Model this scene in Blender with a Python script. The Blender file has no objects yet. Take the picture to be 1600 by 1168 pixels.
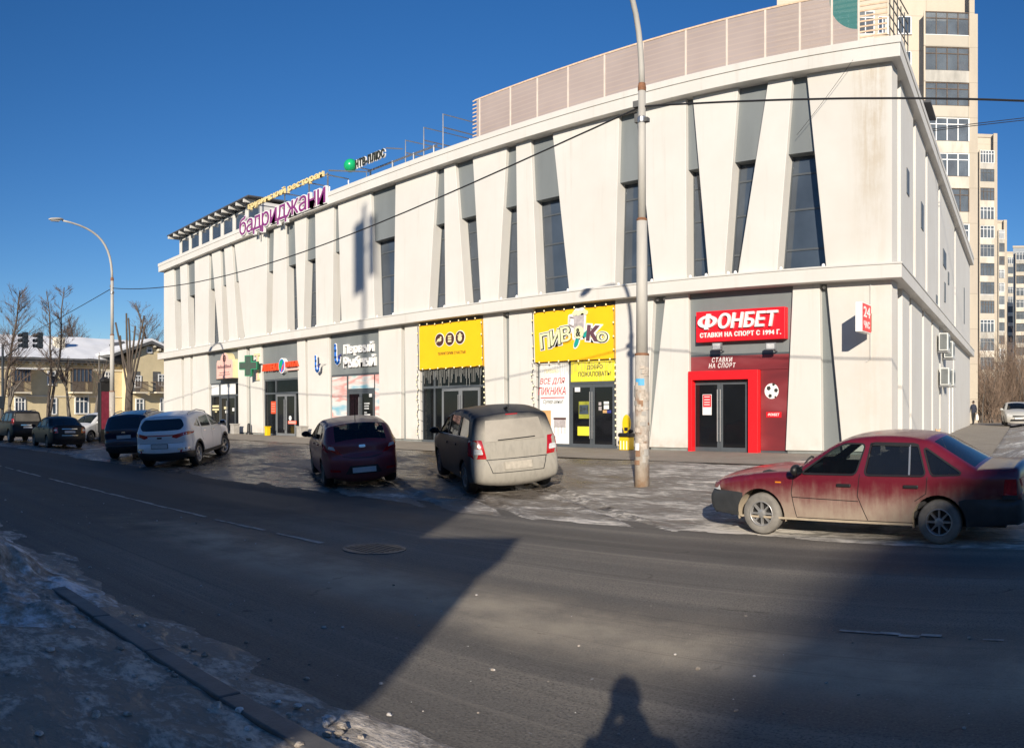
import bpy, bmesh, math, random
from math import sin, cos, tan, atan2, pi, radians, sqrt, hypot
from mathutils import Vector, Matrix, noise, geometry
from mathutils.bvhtree import BVHTree
random.seed(7)
sc = bpy.context.scene
COL = sc.collection

# ---------------------------------------------------------------- camera, sky, sun, exposure
F, XP, HY, CZ, D = 1280.0, 1760.0, 645.0, 1.70, 22.5     # photo is a swept (cylindrical) phone panorama
cam = bpy.data.cameras.new('camera')
cam.type = 'PANO'
cam.panorama_type = 'CENTRAL_CYLINDRICAL'
cam.central_cylindrical_radius = 1.0
cam.central_cylindrical_range_u_min = -800 / F
cam.central_cylindrical_range_u_max = 800 / F
cam.central_cylindrical_range_v_min = -(1168 - HY) / F
cam.central_cylindrical_range_v_max = HY / F
cam.clip_start = 0.02
cam.clip_end = 3000
camo = bpy.data.objects.new('camera', cam)
COL.objects.link(camo)
camo.location = (0, 0, CZ)
camo.rotation_euler = (pi / 2, 0, (XP - 800) / F)
sc.camera = camo

SUN_EL = radians(18.6)
SUN_AZ = -0.623                                   # heading of the shadows, from +Y
TRAVEL = Vector((sin(SUN_AZ), cos(SUN_AZ), 0))
SIDE = Vector((cos(SUN_AZ), -sin(SUN_AZ), 0))
world = bpy.data.worlds.new('World')
sc.world = world
world.use_nodes = True
wn = world.node_tree
sky = wn.nodes.new('ShaderNodeTexSky')
sky.sky_type = 'NISHITA'
sky.sun_disc = False
sky.sun_elevation = SUN_EL
sky.sun_rotation = atan2(-TRAVEL.x, -TRAVEL.y)
sky.altitude = 250
sky.air_density = 1.0
sky.dust_density = 0.1
sky.ozone_density = 4.2
bg = wn.nodes['Background']
bg.inputs['Strength'].default_value = 0.084
hs_ = wn.nodes.new('ShaderNodeHueSaturation')
hs_.inputs['Saturation'].default_value = 1.22
hs_.inputs['Hue'].default_value = 0.508
wn.links.new(sky.outputs[0], hs_.inputs['Color'])
wn.links.new(hs_.outputs[0], bg.inputs['Color'])
sun = bpy.data.lights.new('sun', 'SUN')
sun.energy = 5.0
sun.angle = radians(0.53)
sun.color = (1.0, 0.905, 0.765)
suno = bpy.data.objects.new('sun', sun)
COL.objects.link(suno)
sd = TRAVEL * cos(SUN_EL) - Vector((0, 0, sin(SUN_EL)))
suno.rotation_euler = sd.to_track_quat('-Z', 'Y').to_euler()
suno.location = (20, -30, 30)
sc.view_settings.view_transform = 'Standard'
sc.view_settings.look = 'None'
sc.view_settings.gamma = 1.0
sc.view_settings.exposure = 0.36
sc.view_settings.use_curve_mapping = False
sc.cycles.max_bounces = 6
sc.cycles.transparent_max_bounces = 12

# ---------------------------------------------------------------- helpers
class MB:
    """collects faces and links them as ONE mesh object"""
    def __init__(s):
        s.v, s.f = [], []
    def add(s, v, f):
        o = len(s.v); s.v += [tuple(p) for p in v]; s.f += [tuple(i + o for i in q) for q in f]; return s
    def box(s, x0, x1, y0, y1, z0, z1):
        return s.add([(x0,y0,z0),(x1,y0,z0),(x1,y1,z0),(x0,y1,z0),(x0,y0,z1),(x1,y0,z1),(x1,y1,z1),(x0,y1,z1)],
                     [(0,3,2,1),(4,5,6,7),(0,1,5,4),(1,2,6,5),(2,3,7,6),(3,0,4,7)])
    def prism(s, poly, y0, y1):
        """poly in (x,z), extruded from y0 to y1"""
        n = len(poly)
        a = sum(poly[i][0]*poly[(i+1)%n][1]-poly[(i+1)%n][0]*poly[i][1] for i in range(n))
        if a < 0: poly = poly[::-1]
        v = [(p[0],y0,p[1]) for p in poly]+[(p[0],y1,p[1]) for p in poly]
        f = [tuple(range(n)), tuple(range(2*n-1,n-1,-1))]+[(i,i+n,(i+1)%n+n,(i+1)%n) for i in range(n)]
        return s.add(v, f)
    def slab(s, poly, z0, z1):
        """poly in (x,y), extruded in z"""
        n = len(poly)
        a = sum(poly[i][0]*poly[(i+1)%n][1]-poly[(i+1)%n][0]*poly[i][1] for i in range(n))
        if a < 0: poly = poly[::-1]
        v = [(p[0],p[1],z0) for p in poly]+[(p[0],p[1],z1) for p in poly]
        f = [tuple(range(n-1,-1,-1)), tuple(range(n,2*n))]+[(i,(i+1)%n,(i+1)%n+n,i+n) for i in range(n)]
        return s.add(v, f)
    def tube(s, pts, r, n=8, caps=True):
        pts = [Vector(p) for p in pts]
        m = len(pts)
        rs = r if isinstance(r, (list, tuple)) else [r]*m
        rings = []
        t0 = (pts[1]-pts[0]).normalized()
        up = Vector((0,0,1)) if abs(t0.z) < .95 else Vector((1,0,0))
        x = t0.cross(up).normalized()
        for i in range(m):
            t = (pts[min(i+1,m-1)]-pts[max(i-1,0)])
            t = t.normalized() if t.length > 1e-9 else t0
            x = (x - t*x.dot(t))
            x = x.normalized() if x.length > 1e-6 else t.orthogonal().normalized()
            y = t.cross(x)
            rings.append([pts[i]+(x*cos(2*pi*k/n)+y*sin(2*pi*k/n))*rs[i] for k in range(n)])
        v = [p for q in rings for p in q]
        f = [(i*n+k, i*n+(k+1)%n, (i+1)*n+(k+1)%n, (i+1)*n+k) for i in range(m-1) for k in range(n)]
        if caps: f += [tuple(range(n-1,-1,-1)), tuple(range((m-1)*n, m*n))]
        return s.add(v, f)
    def lathe(s, prof, c=(0,0,0), axis='z', n=20, caps=True):
        v, f = [], []
        for (r, h) in prof:
            for k in range(n):
                a = 2*pi*k/n
                p = {'z':(r*cos(a), r*sin(a), h), 'y':(r*cos(a), h, -r*sin(a)), 'x':(h, r*cos(a), r*sin(a))}[axis]
                v.append((p[0]+c[0], p[1]+c[1], p[2]+c[2]))
        m = len(prof)
        for i in range(m-1):
            for k in range(n):
                f.append((i*n+k, i*n+(k+1)%n, (i+1)*n+(k+1)%n, (i+1)*n+k))
        if caps and prof[0][0] > 1e-6: f.append(tuple(range(n-1,-1,-1)))
        if caps and prof[-1][0] > 1e-6: f.append(tuple(range((m-1)*n, m*n)))
        return s.add(v, f)
    def blob(s, c, rx, ry, rz, n=10, m=7):
        prof = [(sin(pi*i/m), -cos(pi*i/m)) for i in range(m+1)]
        prof = [(max(a,1e-3),b) for a,b in prof]
        b = MB().lathe(prof, n=n)
        return s.add([(p[0]*rx+c[0], p[1]*ry+c[1], p[2]*rz+c[2]) for p in b.v], b.f)
    def disc(s, c, r, y, n=20, d=.01):
        """disc facing -y"""
        return s.prism([(c[0]+r*cos(2*pi*k/n), c[1]+r*sin(2*pi*k/n)) for k in range(n)], y, y+d)
    def build(s, name, mat, parent=None, smooth=False, bevel=0):
        me = bpy.data.meshes.new(name)
        me.from_pydata(s.v, [], s.f)
        me.materials.append(M[mat] if isinstance(mat, str) else mat)
        if smooth: me.shade_smooth()
        o = bpy.data.objects.new(name, me)
        COL.objects.link(o)
        if parent: o.parent = parent
        if bevel:
            b = o.modifiers.new('bevel', 'BEVEL'); b.width = bevel; b.segments = 2; b.limit_method = 'ANGLE'
        return o

def tag(o, label=None, cat=None, group=None, kind=None):
    if label: o['label'] = label
    if cat: o['category'] = cat
    if group: o['group'] = group
    if kind: o['kind'] = kind
    return o
def thing(name, label, cat, loc=(0,0,0), rotz=0, group=None):
    o = bpy.data.objects.new(name, None)
    COL.objects.link(o)
    o.location = loc; o.rotation_euler = (0,0,rotz)
    o.empty_display_size = .2
    return tag(o, label, cat, group)
def copy_tree(o, parent=None):
    c = o.copy(); COL.objects.link(c)
    if parent is not None: c.parent = parent
    for ch in list(o.children): copy_tree(ch, c)
    return c

def az(px): return (px-XP)/F
def ray(px, py):
    a = az(px); return Vector((sin(a), cos(a), (HY-py)/F))
def interp(x, ks):
    if x <= ks[0][0]: return ks[0][1]
    for (a,b),(c,d) in zip(ks, ks[1:]):
        if x <= c: return b+(d-b)*(x-a)/(c-a)
    return ks[-1][1]
def sstep(a, b, x):
    t = min(1, max(0, (x-a)/(b-a))); return t*t*(3-2*t)
RA = 0.0492                                       # the road runs 2.8 degrees off the facade
def roadw(x, y): return -sin(RA)*x+cos(RA)*y
def road_pt(t, w): return (cos(RA)*t-sin(RA)*w, sin(RA)*t+cos(RA)*w)
RAMP = [(10.4,0),(11.2,.025),(12,.09),(13.65,.25),(15.5,.42),(16.4,.455),(17.2,.46)]
def gz(x, y):
    w = roadw(x, y)-4*sstep(-32,-40,x)
    z = interp(w, RAMP)
    if y > 24: z += min(.42, (y-24)*.0125)*sstep(-60,-30,x)
    return z
def on_ground(px, py):
    r = ray(px, py); z = 0
    for _ in range(40):
        t = (z-CZ)/r.z; p = r*t; z = z*.5+.5*gz(p.x, p.y)
    return Vector((p.x, p.y, z))
class Frame:
    """vertical plane whose normal lies at photo column ax, at distance dist; local x right, y away, z up"""
    def __init__(s, ax, dist):
        s.a, s.d = az(ax), dist
        s.o = Vector((sin(s.a)*dist, cos(s.a)*dist, 0)); s.rz = -s.a
    def u(s, px, dep=0): return (s.d+dep)*tan(az(px)-s.a)
    def z(s, px, py, dep=0): return CZ+(HY-py)/F*(s.d+dep)/cos(az(px)-s.a)
    def uz(s, px, py, dep=0): return (s.u(px,dep), s.z(px,py,dep))
    def world(s, u, y, z): return s.o+Vector((cos(s.rz)*u-sin(s.rz)*y, sin(s.rz)*u+cos(s.rz)*y, z))
    def thing(s, name, label, cat, group=None):
        return thing(name, label, cat, s.o, s.rz, group)
FA = Frame(XP, D)                                 # the white building's street facade
def KZ(k, d=D): return CZ+k/F*d                   # height of a facade line from its fitted amplitude

def text_mesh(s, ext=.02, off=0.0, shear=0.0, spacing=1.0, res=3):
    c = bpy.data.curves.new('lettering', 'FONT')
    c.body = s; c.extrude = ext; c.offset = off; c.shear = shear; c.space_character = spacing; c.resolution_u = res
    o = bpy.data.objects.new('lettering', c)
    COL.objects.link(o)
    dg = bpy.context.evaluated_depsgraph_get()
    me = bpy.data.meshes.new_from_object(o.evaluated_get(dg))
    bpy.data.objects.remove(o); bpy.data.curves.remove(c)
    return me
def lettering(s, mat, parent, box, y, thick=.03, off=0.0, shear=0.0, spacing=1.0, name='lettering', skew=0.0, res=3, ref=None):
    """text scaled into box (u0,u1,z0,z1) on a wall, its face at depth y; skew lifts the right end"""
    me = text_mesh(s, .5, off, shear, spacing, res)
    src = me if ref is None else text_mesh(s, .5, ref, shear, spacing, res)
    xs = [v.co.x for v in src.vertices]; ys = [v.co.y for v in src.vertices]
    if not xs: return None
    x0, x1, y0, y1 = min(xs), max(xs), min(ys), max(ys)
    # one object for each word
    par = list(range(len(me.vertices)))
    def find(i):
        while par[i] != i: par[i] = par[par[i]]; i = par[i]
        return i
    for e_ in me.edges: par[find(e_.vertices[0])] = find(e_.vertices[1])
    isl = {}
    for v in me.vertices:
        r = isl.setdefault(find(v.index), [1e9, -1e9]); r[0] = min(r[0], v.co.x); r[1] = max(r[1], v.co.x)
    thr = .15+(spacing-1)*.75
    order = sorted(isl.items(), key=lambda q: q[1][0]); word = {}; w_ = 0; end = None
    for k_, (a, b) in order:
        if end is not None and a-end > thr: w_ += 1
        end = b if end is None else max(end, b); word[k_] = w_
    wv = [word[find(v.index)] for v in me.vertices]
    co = []
    for v in me.vertices:
        t = (v.co.x-x0)/(x1-x0)
        u = box[0]+t*(box[1]-box[0])
        z = box[2]+(v.co.y-y0)/(y1-y0)*(box[3]-box[2])+skew*t
        co.append((u, y+(.5-v.co.z)*thick, z))
    faces = [tuple(p.vertices) for p in me.polygons]
    o = None
    for k_ in range(w_+1):
        idx = {}; mb = MB()
        for f in faces:
            if wv[f[0]] != k_: continue
            for i in f:
                if i not in idx: idx[i] = len(mb.v); mb.v.append(co[i])
            mb.f.append(tuple(idx[i] for i in f))
        o = mb.build(name, mat, parent)
    return o

def pip(p, poly):
    x, y = p; c = False; n = len(poly)
    for i in range(n):
        (x1, y1), (x2, y2) = poly[i], poly[(i+1) % n]
        if (y1 > y) != (y2 > y) and x < (x2-x1)*(y-y1)/(y2-y1)+x1: c = not c
    return c
def segd(p, a, b):
    ax, ay = a; bx, by = b; dx, dy = bx-ax, by-ay
    L = dx*dx+dy*dy
    t = 0 if L == 0 else max(0, min(1, ((p[0]-ax)*dx+(p[1]-ay)*dy)/L))
    return hypot(p[0]-ax-dx*t, p[1]-ay-dy*t)
def rounded(poly, r=.04, n=3):
    out = []; m = len(poly)
    for i in range(m):
        p = Vector(poly[i]); a = Vector(poly[i-1]); b = Vector(poly[(i+1) % m])
        da, db = a-p, b-p; q = min(r, da.length*.4, db.length*.4)
        A, B = p+da.normalized()*q, p+db.normalized()*q
        for k in range(n+1):
            t = k/n; out.append(tuple(A*(1-t)**2+p*2*t*(1-t)+B*t*t))
    return out
def grow(poly, d):
    n = len(poly); a = sum(poly[i][0]*poly[(i+1)%n][1]-poly[(i+1)%n][0]*poly[i][1] for i in range(n)); s = 1 if a > 0 else -1
    out = []
    for i in range(n):
        p, q, r = Vector(poly[i-1]), Vector(poly[i]), Vector(poly[(i+1)%n])
        e1, e2 = (q-p), (r-q)
        if e1.length < 1e-9 or e2.length < 1e-9: out.append(tuple(q)); continue
        e1.normalize(); e2.normalize()
        n1, n2 = Vector((e1.y,-e1.x))*s, Vector((e2.y,-e2.x))*s
        m = (n1+n2); m = m/max(.4, m.length**2/2) if m.length > 1e-6 else n1
        out.append(tuple(q+m*d))
    return out
def fill(polys, step, holes=(), extra=(), lines=()):
    """triangulate the inside of polys[0] with a grid of inner points; returns verts, tris"""
    outer = polys[0]
    V, Ed = [], []
    def ring(p, closed=True):
        o = len(V); V.extend(Vector(q) for q in p)
        Ed.extend((o+i, o+(i+1) % len(p)) for i in range(len(p) if closed else len(p)-1))
    ring(outer)
    for h in holes: ring(h)
    for l in lines: ring(l, False)
    xs_ = [p[0] for p in outer]; zs_ = [p[1] for p in outer]
    allr = [outer]+list(holes)+list(lines)
    x = min(xs_)+step/2; row = 0
    pts = list(extra)
    while x < max(xs_):
        z = min(zs_)+step/2*(1+(row % 2))
        while z < max(zs_): pts.append((x, z)); z += step
        x += step; row += 1
    for p in pts:
        if not pip(p, outer) or any(pip(p, h) for h in holes): continue
        lim = step*.35
        if p in extra: lim = .012
        if min(segd(p, r[i], r[(i+1) % len(r)]) for r in allr for i in range(len(r))) < lim: continue
        V.append(Vector(p))
    vo, eo, fo, *_ = geometry.delaunay_2d_cdt(V, Ed, [], 0, 1e-5)
    tris = []
    for f in fo:
        c = (sum(vo[i].x for i in f)/len(f), sum(vo[i].y for i in f)/len(f))
        if pip(c, outer) and not any(pip(c, h) for h in holes): tris.append(tuple(f))
    return [(v.x, v.y) for v in vo], tris
def densify(poly, d=.06):
    out = []; n = len(poly)
    for i in range(n):
        a, b = Vector(poly[i]), Vector(poly[(i+1) % n]); m = max(1, int((b-a).length/d))
        out += [tuple(a.lerp(b, k/m)) for k in range(m)]
    return out

# ---------------------------------------------------------------- materials
M = {}
def nt(name):
    m = bpy.data.materials.new(name); m.use_nodes = True; M[name] = m
    t = m.node_tree; return m, t, t.nodes['Principled BSDF']
def N(t, typ, **kw):
    n = t.nodes.new(typ)
    for k, v in kw.items():
        if k in n.inputs: n.inputs[k].default_value = v
        else: setattr(n, k, v)
    return n
def ramp(t, fac, stops):
    r = t.nodes.new('ShaderNodeValToRGB')
    el = r.color_ramp.elements
    while len(el) < len(stops): el.new(.5)
    for e, (p, c) in zip(el, stops):
        e.position = p; e.color = c if len(c) == 4 else (*c, 1)
    t.links.new(fac, r.inputs[0]); return r.outputs[0]
def coords(t, scale=(1,1,1), kind='Object', rot=0):
    tc = t.nodes.new('ShaderNodeTexCoord'); mp = t.nodes.new('ShaderNodeMapping')
    mp.inputs['Scale'].default_value = scale; mp.inputs['Rotation'].default_value = (0,0,rot)
    t.links.new(tc.outputs[kind], mp.inputs[0]); return mp.outputs[0]
def noise_tex(t, vec, scale, detail=4, rough=.55, dist=0):
    n = N(t, 'ShaderNodeTexNoise', Scale=scale, Detail=detail, Roughness=rough, Distortion=dist)
    t.links.new(vec, n.inputs['Vector']); return n.outputs[0]
def mix(t, fac, a, b, typ='MIX'):
    n = t.nodes.new('ShaderNodeMix'); n.data_type = 'RGBA'; n.blend_type = typ
    for sock, val in ((n.inputs[0], fac), (n.inputs[6], a), (n.inputs[7], b)):
        if isinstance(val, (int, float)): sock.default_value = val
        elif isinstance(val, (tuple, list)): sock.default_value = (*val[:3], 1)
        else: t.links.new(val, sock)
    return n.outputs[2]
def mth(t, op, a, b=0.0, clamp=False):
    n = t.nodes.new('ShaderNodeMath'); n.operation = op; n.use_clamp = clamp
    for i, val in enumerate((a, b)):
        if isinstance(val, (int, float)): n.inputs[i].default_value = val
        else: t.links.new(val, n.inputs[i])
    return n.outputs[0]
def rng(t, v, a, b, c=0.0, d=1.0):
    n = t.nodes.new('ShaderNodeMapRange'); n.interpolation_type = 'SMOOTHSTEP'
    t.links.new(v, n.inputs[0])
    for i, q in enumerate((a, b, c, d)): n.inputs[i+1].default_value = q
    return n.outputs[0]
def xyz(t, kind='Object'):
    tc = t.nodes.new('ShaderNodeTexCoord'); s = t.nodes.new('ShaderNodeSeparateXYZ')
    t.links.new(tc.outputs[kind], s.inputs[0]); return s.outputs
def bump(t, p, h, strength=.3, dist=.02):
    b = N(t, 'ShaderNodeBump', Strength=strength, Distance=dist)
    t.links.new(h, b.inputs['Height']); t.links.new(b.outputs[0], p.inputs['Normal'])
def mk(name, col, rough=.6, var=.12, scale=3.0, metal=0.0, bmp=0.0, bscale=40.0, spec=.5, coat=0.0, streak=1.0):
    m, t, p = nt(name)
    v = coords(t, (1,1,streak))
    n = noise_tex(t, v, scale, 5, .6)
    lo = tuple(c*(1-var) for c in col); hi = tuple(min(1, c*(1+var)) for c in col)
    t.links.new(ramp(t, n, [(.3, lo), (.7, hi)]), p.inputs['Base Color'])
    p.inputs['Roughness'].default_value = rough
    p.inputs['Metallic'].default_value = metal
    p.inputs['Specular IOR Level'].default_value = spec
    p.inputs['Coat Weight'].default_value = coat
    if bmp: bump(t, p, noise_tex(t, v, bscale, 4), bmp, .01)
    return m
mk('white_plain', (.60,.585,.55), .6, .05, 2)
mk('grey_panel', (.185,.20,.20), .42, .12, .8, bmp=.1, bscale=3, streak=.25)
mk('dark_frame', (.075,.085,.095), .4, .1)
mk('mid_frame', (.17,.18,.19), .4, .1)
mk('black', (.012,.012,.013), .5, .2)
mk('rubber', (.022,.021,.02), .8, .3, 6)
mk('soffit', (.62,.60,.57), .7, .08, 2)
mk('plinth', (.22,.23,.22), .7, .15, 4, bmp=.3)
mk('steel', (.45,.45,.45), .35, .1, 5, metal=.8)
mk('chrome', (.7,.7,.7), .15, .05, 5, metal=1)
mk('pole_paint', (.44,.42,.38), .7, .14, 3, bmp=.3, bscale=20, streak=.3)
mk('rust', (.22,.10,.05), .8, .3, 8)
mk('sign_red', (.75,.012,.022), .35, .05)
mk('portal_red', (.82,.012,.018), .4, .04)
mk('letter_white', (.80,.79,.77), .4, .04)
mk('yellow_banner', (.90,.50,.006), .5, .04, 1.5, bmp=.05, bscale=2)
mk('lemon', (.78,.68,.05), .5, .05)
mk('brown_print', (.07,.025,.02), .6, .1)
mk('cream_print', (.74,.74,.44), .5, .05)
mk('plum_print', (.12,.055,.07), .5, .08)
mk('dark_print', (.03,.035,.03), .6, .1)
mk('teal_print', (.01,.32,.28), .5, .1)
mk('mug_grey', (.42,.38,.38), .6, .25, 9)
mk('paper_white', (.74,.74,.72), .6, .05)
mk('red_print', (.55,.02,.03), .6, .1)
mk('kraft', (.55,.33,.14), .7, .15, 6)
mk('orange_sign', (.85,.09,.03), .4, .05)
mk('blue_sign', (.015,.16,.62), .4, .05)
mk('navy_sign', (.04,.05,.22), .4, .05)
mk('green_sign', (.01,.26,.12), .45, .1)
mk('cross_face', (.035,.06,.045), .5, .4, 25)
mk('pink_sign', (.80,.47,.40), .5, .06)
mk('cream_edge', (.70,.62,.36), .5, .06)
mk('purple_sign', (.22,.035,.17), .4, .08)
mk('cream_sign', (.78,.62,.30), .5, .08)
mk('ball_green', (.01,.38,.14), .25, .1)
mk('concrete', (.36,.34,.31), .85, .15, 6, bmp=.4)
mk('bin_yellow', (.78,.52,.01), .45, .06)
mk('wood_slat', (.66,.48,.33), .7, .2, 6)
mk('mesh_post', (.66,.57,.49), .6, .1)
mk('curtain', (.5,.5,.47), .8, .15, 4, streak=.1)
mk('pale_interior', (.20,.19,.17), .8, .5, 1.2)
mk('olive_interior', (.30,.31,.03), .7, .3, 3)
mk('snow', (.80,.81,.84), .75, .08, 2, bmp=.5, bscale=6)
mk('roof_snow', (.80,.80,.80), .8, .08, .6, bmp=.6, bscale=1.2)
mk('roof_dark', (.07,.07,.075), .7, .2, 3)
mk('bark', (.085,.068,.055), .9, .35, 6, bmp=.6, bscale=25, streak=.3)
mk('bark_grey', (.13,.115,.10), .9, .35, 5, bmp=.6, bscale=20, streak=.3)
mk('twig', (.12,.085,.065), .9, .3, 3)
mk('brush', (.20,.14,.10), .9, .3, 3)
mk('wire', (.02,.02,.022), .6, .2)
mk('ochre', (.66,.55,.34), .85, .10, .9, bmp=.2, bscale=8)
mk('ochre_trim', (.66,.60,.48), .85, .08, 2)
mk('house_dark', (.10,.10,.10), .8, .25, 3)
mk('window_white', (.74,.74,.73), .5, .05)
mk('balcony_wood', (.11,.08,.06), .8, .4, 9)
mk('jacket', (.02,.025,.045), .8, .3, 8)
mk('trousers', (.02,.02,.022), .85, .3, 8)
mk('skin', (.45,.27,.20), .55, .08, 8)
mk('hair', (.03,.02,.015), .7, .3, 20)
mk('bag_white', (.70,.66,.60), .5, .1)
mk('dog_coat', (.55,.36,.20), .9, .3, 10)
mk('ac_white', (.55,.56,.54), .5, .12, 3)
mk('ac_grille', (.12,.13,.13), .5, .2)
mk('lamp_red', (.38,.008,.012), .12, .25, 14, coat=.6)
mk('lamp_clear', (.55,.55,.55), .1, .2, 14, coat=.6)
mk('lamp_amber', (.6,.2,.02), .15, .1, coat=.5)
mk('plate', (.55,.55,.54), .5, .1, 8)
mk('plate_dusty', (.40,.36,.30), .7, .15, 12)
mk('car_inside', (.03,.03,.032), .85, .3, 5)
mk('car_seat', (.05,.05,.055), .9, .2, 10)
mk('cladding', (.03,.031,.033), .65, .25, 4)
mk('alloy', (.42,.41,.40), .35, .12, 8, metal=.6)
mk('alloy_dirty', (.20,.18,.16), .6, .25, 8, metal=.3)
mk('tyre_dusty', (.20,.185,.165), .9, .25, 6, bmp=.4, bscale=30)
mk('tyre', (.03,.03,.03), .85, .35, 6, bmp=.4, bscale=30)
mk('poster_red', (.70,.02,.03), .5, .06)
mk('sticker_blue', (.08,.35,.62), .5, .1)
mk('traffic_black', (.012,.02,.03), .5, .2)
mk('pillar_red', (.26,.02,.05), .5, .35, 5)
mk('tower5', (.30,.33,.36), .8, .15, .3)
mk('bulb', (.9,.8,.5), .3, .05)
mk('hang_wire', (.30,.30,.28), .6, .3)
mk('signal_off', (.05,.02,.02), .3, .3)

def glass(name, base, rough=.04, see=0.0, tint=(.7,.8,.85)):
    """window glass: a dark reflecting pane, partly see-through"""
    m, t, p = nt(name)
    n = noise_tex(t, coords(t, (1,1,1)), .7, 3)
    t.links.new(ramp(t, n, [(.3, tuple(c*.75 for c in base)), (.7, tuple(c*1.25 for c in base))]), p.inputs['Base Color'])
    p.inputs['Roughness'].default_value = rough
    p.inputs['Specular IOR Level'].default_value = .7
    if see:
        out = t.nodes['Material Output']
        tr = N(t, 'ShaderNodeBsdfTransparent'); tr.inputs[0].default_value = (*tint, 1)
        ms = t.nodes.new('ShaderNodeMixShader'); ms.inputs[0].default_value = see
        t.links.new(p.outputs[0], ms.inputs[1]); t.links.new(tr.outputs[0], ms.inputs[2]); t.links.new(ms.outputs[0], out.inputs[0])
glass('facade_glass', (.050,.064,.084), .06, .0)
_t = M['facade_glass'].node_tree; bump(_t, _t.nodes['Principled BSDF'], noise_tex(_t, coords(_t, (1,1,.4)), .9, 2), .15, .12)
glass('shop_glass', (.012,.014,.017), .05, .55, (.55,.6,.65))
glass('door_glass', (.012,.013,.016), .05, .35, (.5,.52,.55))
glass('far_glass', (.05,.07,.10), .08)
glass('car_glass', (.010,.013,.016), .03, .45, (.45,.52,.52))
glass('car_glass_dark', (.008,.010,.013), .04, .0)
glass('car_glass_clear', (.010,.013,.014), .03, .78, (.80,.88,.86))
glass('car_glass_tint', (.010,.011,.012), .06, .18, (.5,.5,.5))

def facade_white():
    m, t, p = nt('facade_white')
    v = coords(t)
    n = noise_tex(t, v, .5, 6, .6); st = noise_tex(t, coords(t, (3,3,.18)), 1.3, 5, .65)
    c = ramp(t, n, [(.3, (.60,.575,.53)), (.7, (.65,.63,.59))])
    c = mix(t, rng(t, st, .52, .85, 0, .5), c, (.46,.42,.36))
    s = xyz(t)
    low = mth(t, 'MULTIPLY', rng(t, s[2], 1.3, .45, 0, 1), rng(t, noise_tex(t, v, 2.2, 5), .35, .75, 0, .6))
    c = mix(t, low, c, (.42,.36,.29))
    t.links.new(c, p.inputs['Base Color']); p.inputs['Roughness'].default_value = .7
    bump(t, p, noise_tex(t, v, 1.6, 5), .12, .03)
    # the corner panel is stained by water running from the roof
    m2, t, p = nt('facade_stained')
    v = coords(t)
    n = noise_tex(t, v, .5, 6, .6)
    c = ramp(t, n, [(.3, (.57,.54,.49)), (.7, (.63,.605,.56))])
    s = xyz(t)
    w = noise_tex(t, coords(t, (5,5,.35)), 1.1, 6, .7); w2 = noise_tex(t, v, 1.7, 6, .7)
    band = mth(t, 'MULTIPLY', rng(t, s[0], -8.1, -7.35), rng(t, s[0], -6.7, -6.95))
    hgt = rng(t, s[2], 5.6, 10.6, .25, 1)
    f = mth(t, 'MULTIPLY', mth(t, 'MULTIPLY', band, hgt), rng(t, mth(t, 'ADD', w, mth(t, 'MULTIPLY', w2, .6)), .62, 1.0, 0, .6))
    c = mix(t, f, c, (.40,.31,.20))
    g = mth(t, 'MULTIPLY', rng(t, s[2], 6.5, 4.2, 0, 1), rng(t, w2, .4, .75, 0, .25))
    c = mix(t, g, c, (.62,.52,.43))
    t.links.new(c, p.inputs['Base Color']); p.inputs['Roughness'].default_value = .75
    bump(t, p, noise_tex(t, v, 1.6, 5), .15, .03)
facade_white()

def concrete_panels(name, c0, c1, sx, sz):
    m, t, p = nt(name)
    v = coords(t)
    br = N(t, 'ShaderNodeTexBrick', Scale=1.0); br.offset = 0; br.inputs['Mortar Size'].default_value = .03
    br.inputs['Brick Width'].default_value = sx; br.inputs['Row Height'].default_value = sz
    s = xyz(t); cb = t.nodes.new('ShaderNodeCombineXYZ'); t.links.new(s[0], cb.inputs[0]); t.links.new(s[2], cb.inputs[1])
    t.links.new(cb.outputs[0], br.inputs['Vector'])
    br.inputs['Color1'].default_value = (*c0, 1); br.inputs['Color2'].default_value = (*c1, 1); br.inputs['Mortar'].default_value = (*[q*.75 for q in c0], 1)
    n = noise_tex(t, coords(t, (1,1,.3)), .8, 6, .65)
    c = mix(t, rng(t, n, .45, .8, 0, .35), br.outputs[0], tuple(q*.6 for q in c0))
    t.links.new(c, p.inputs['Base Color']); p.inputs['Roughness'].default_value = .9
concrete_panels('tower_wall', (.56,.485,.385), (.52,.45,.36), 3.2, 2.8)
concrete_panels('tower_pier', (.47,.41,.325), (.44,.38,.31), 9, 2.8)
concrete_panels('tower_parapet', (.44,.40,.33), (.56,.50,.41), 6.5, 2.8)

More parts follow.
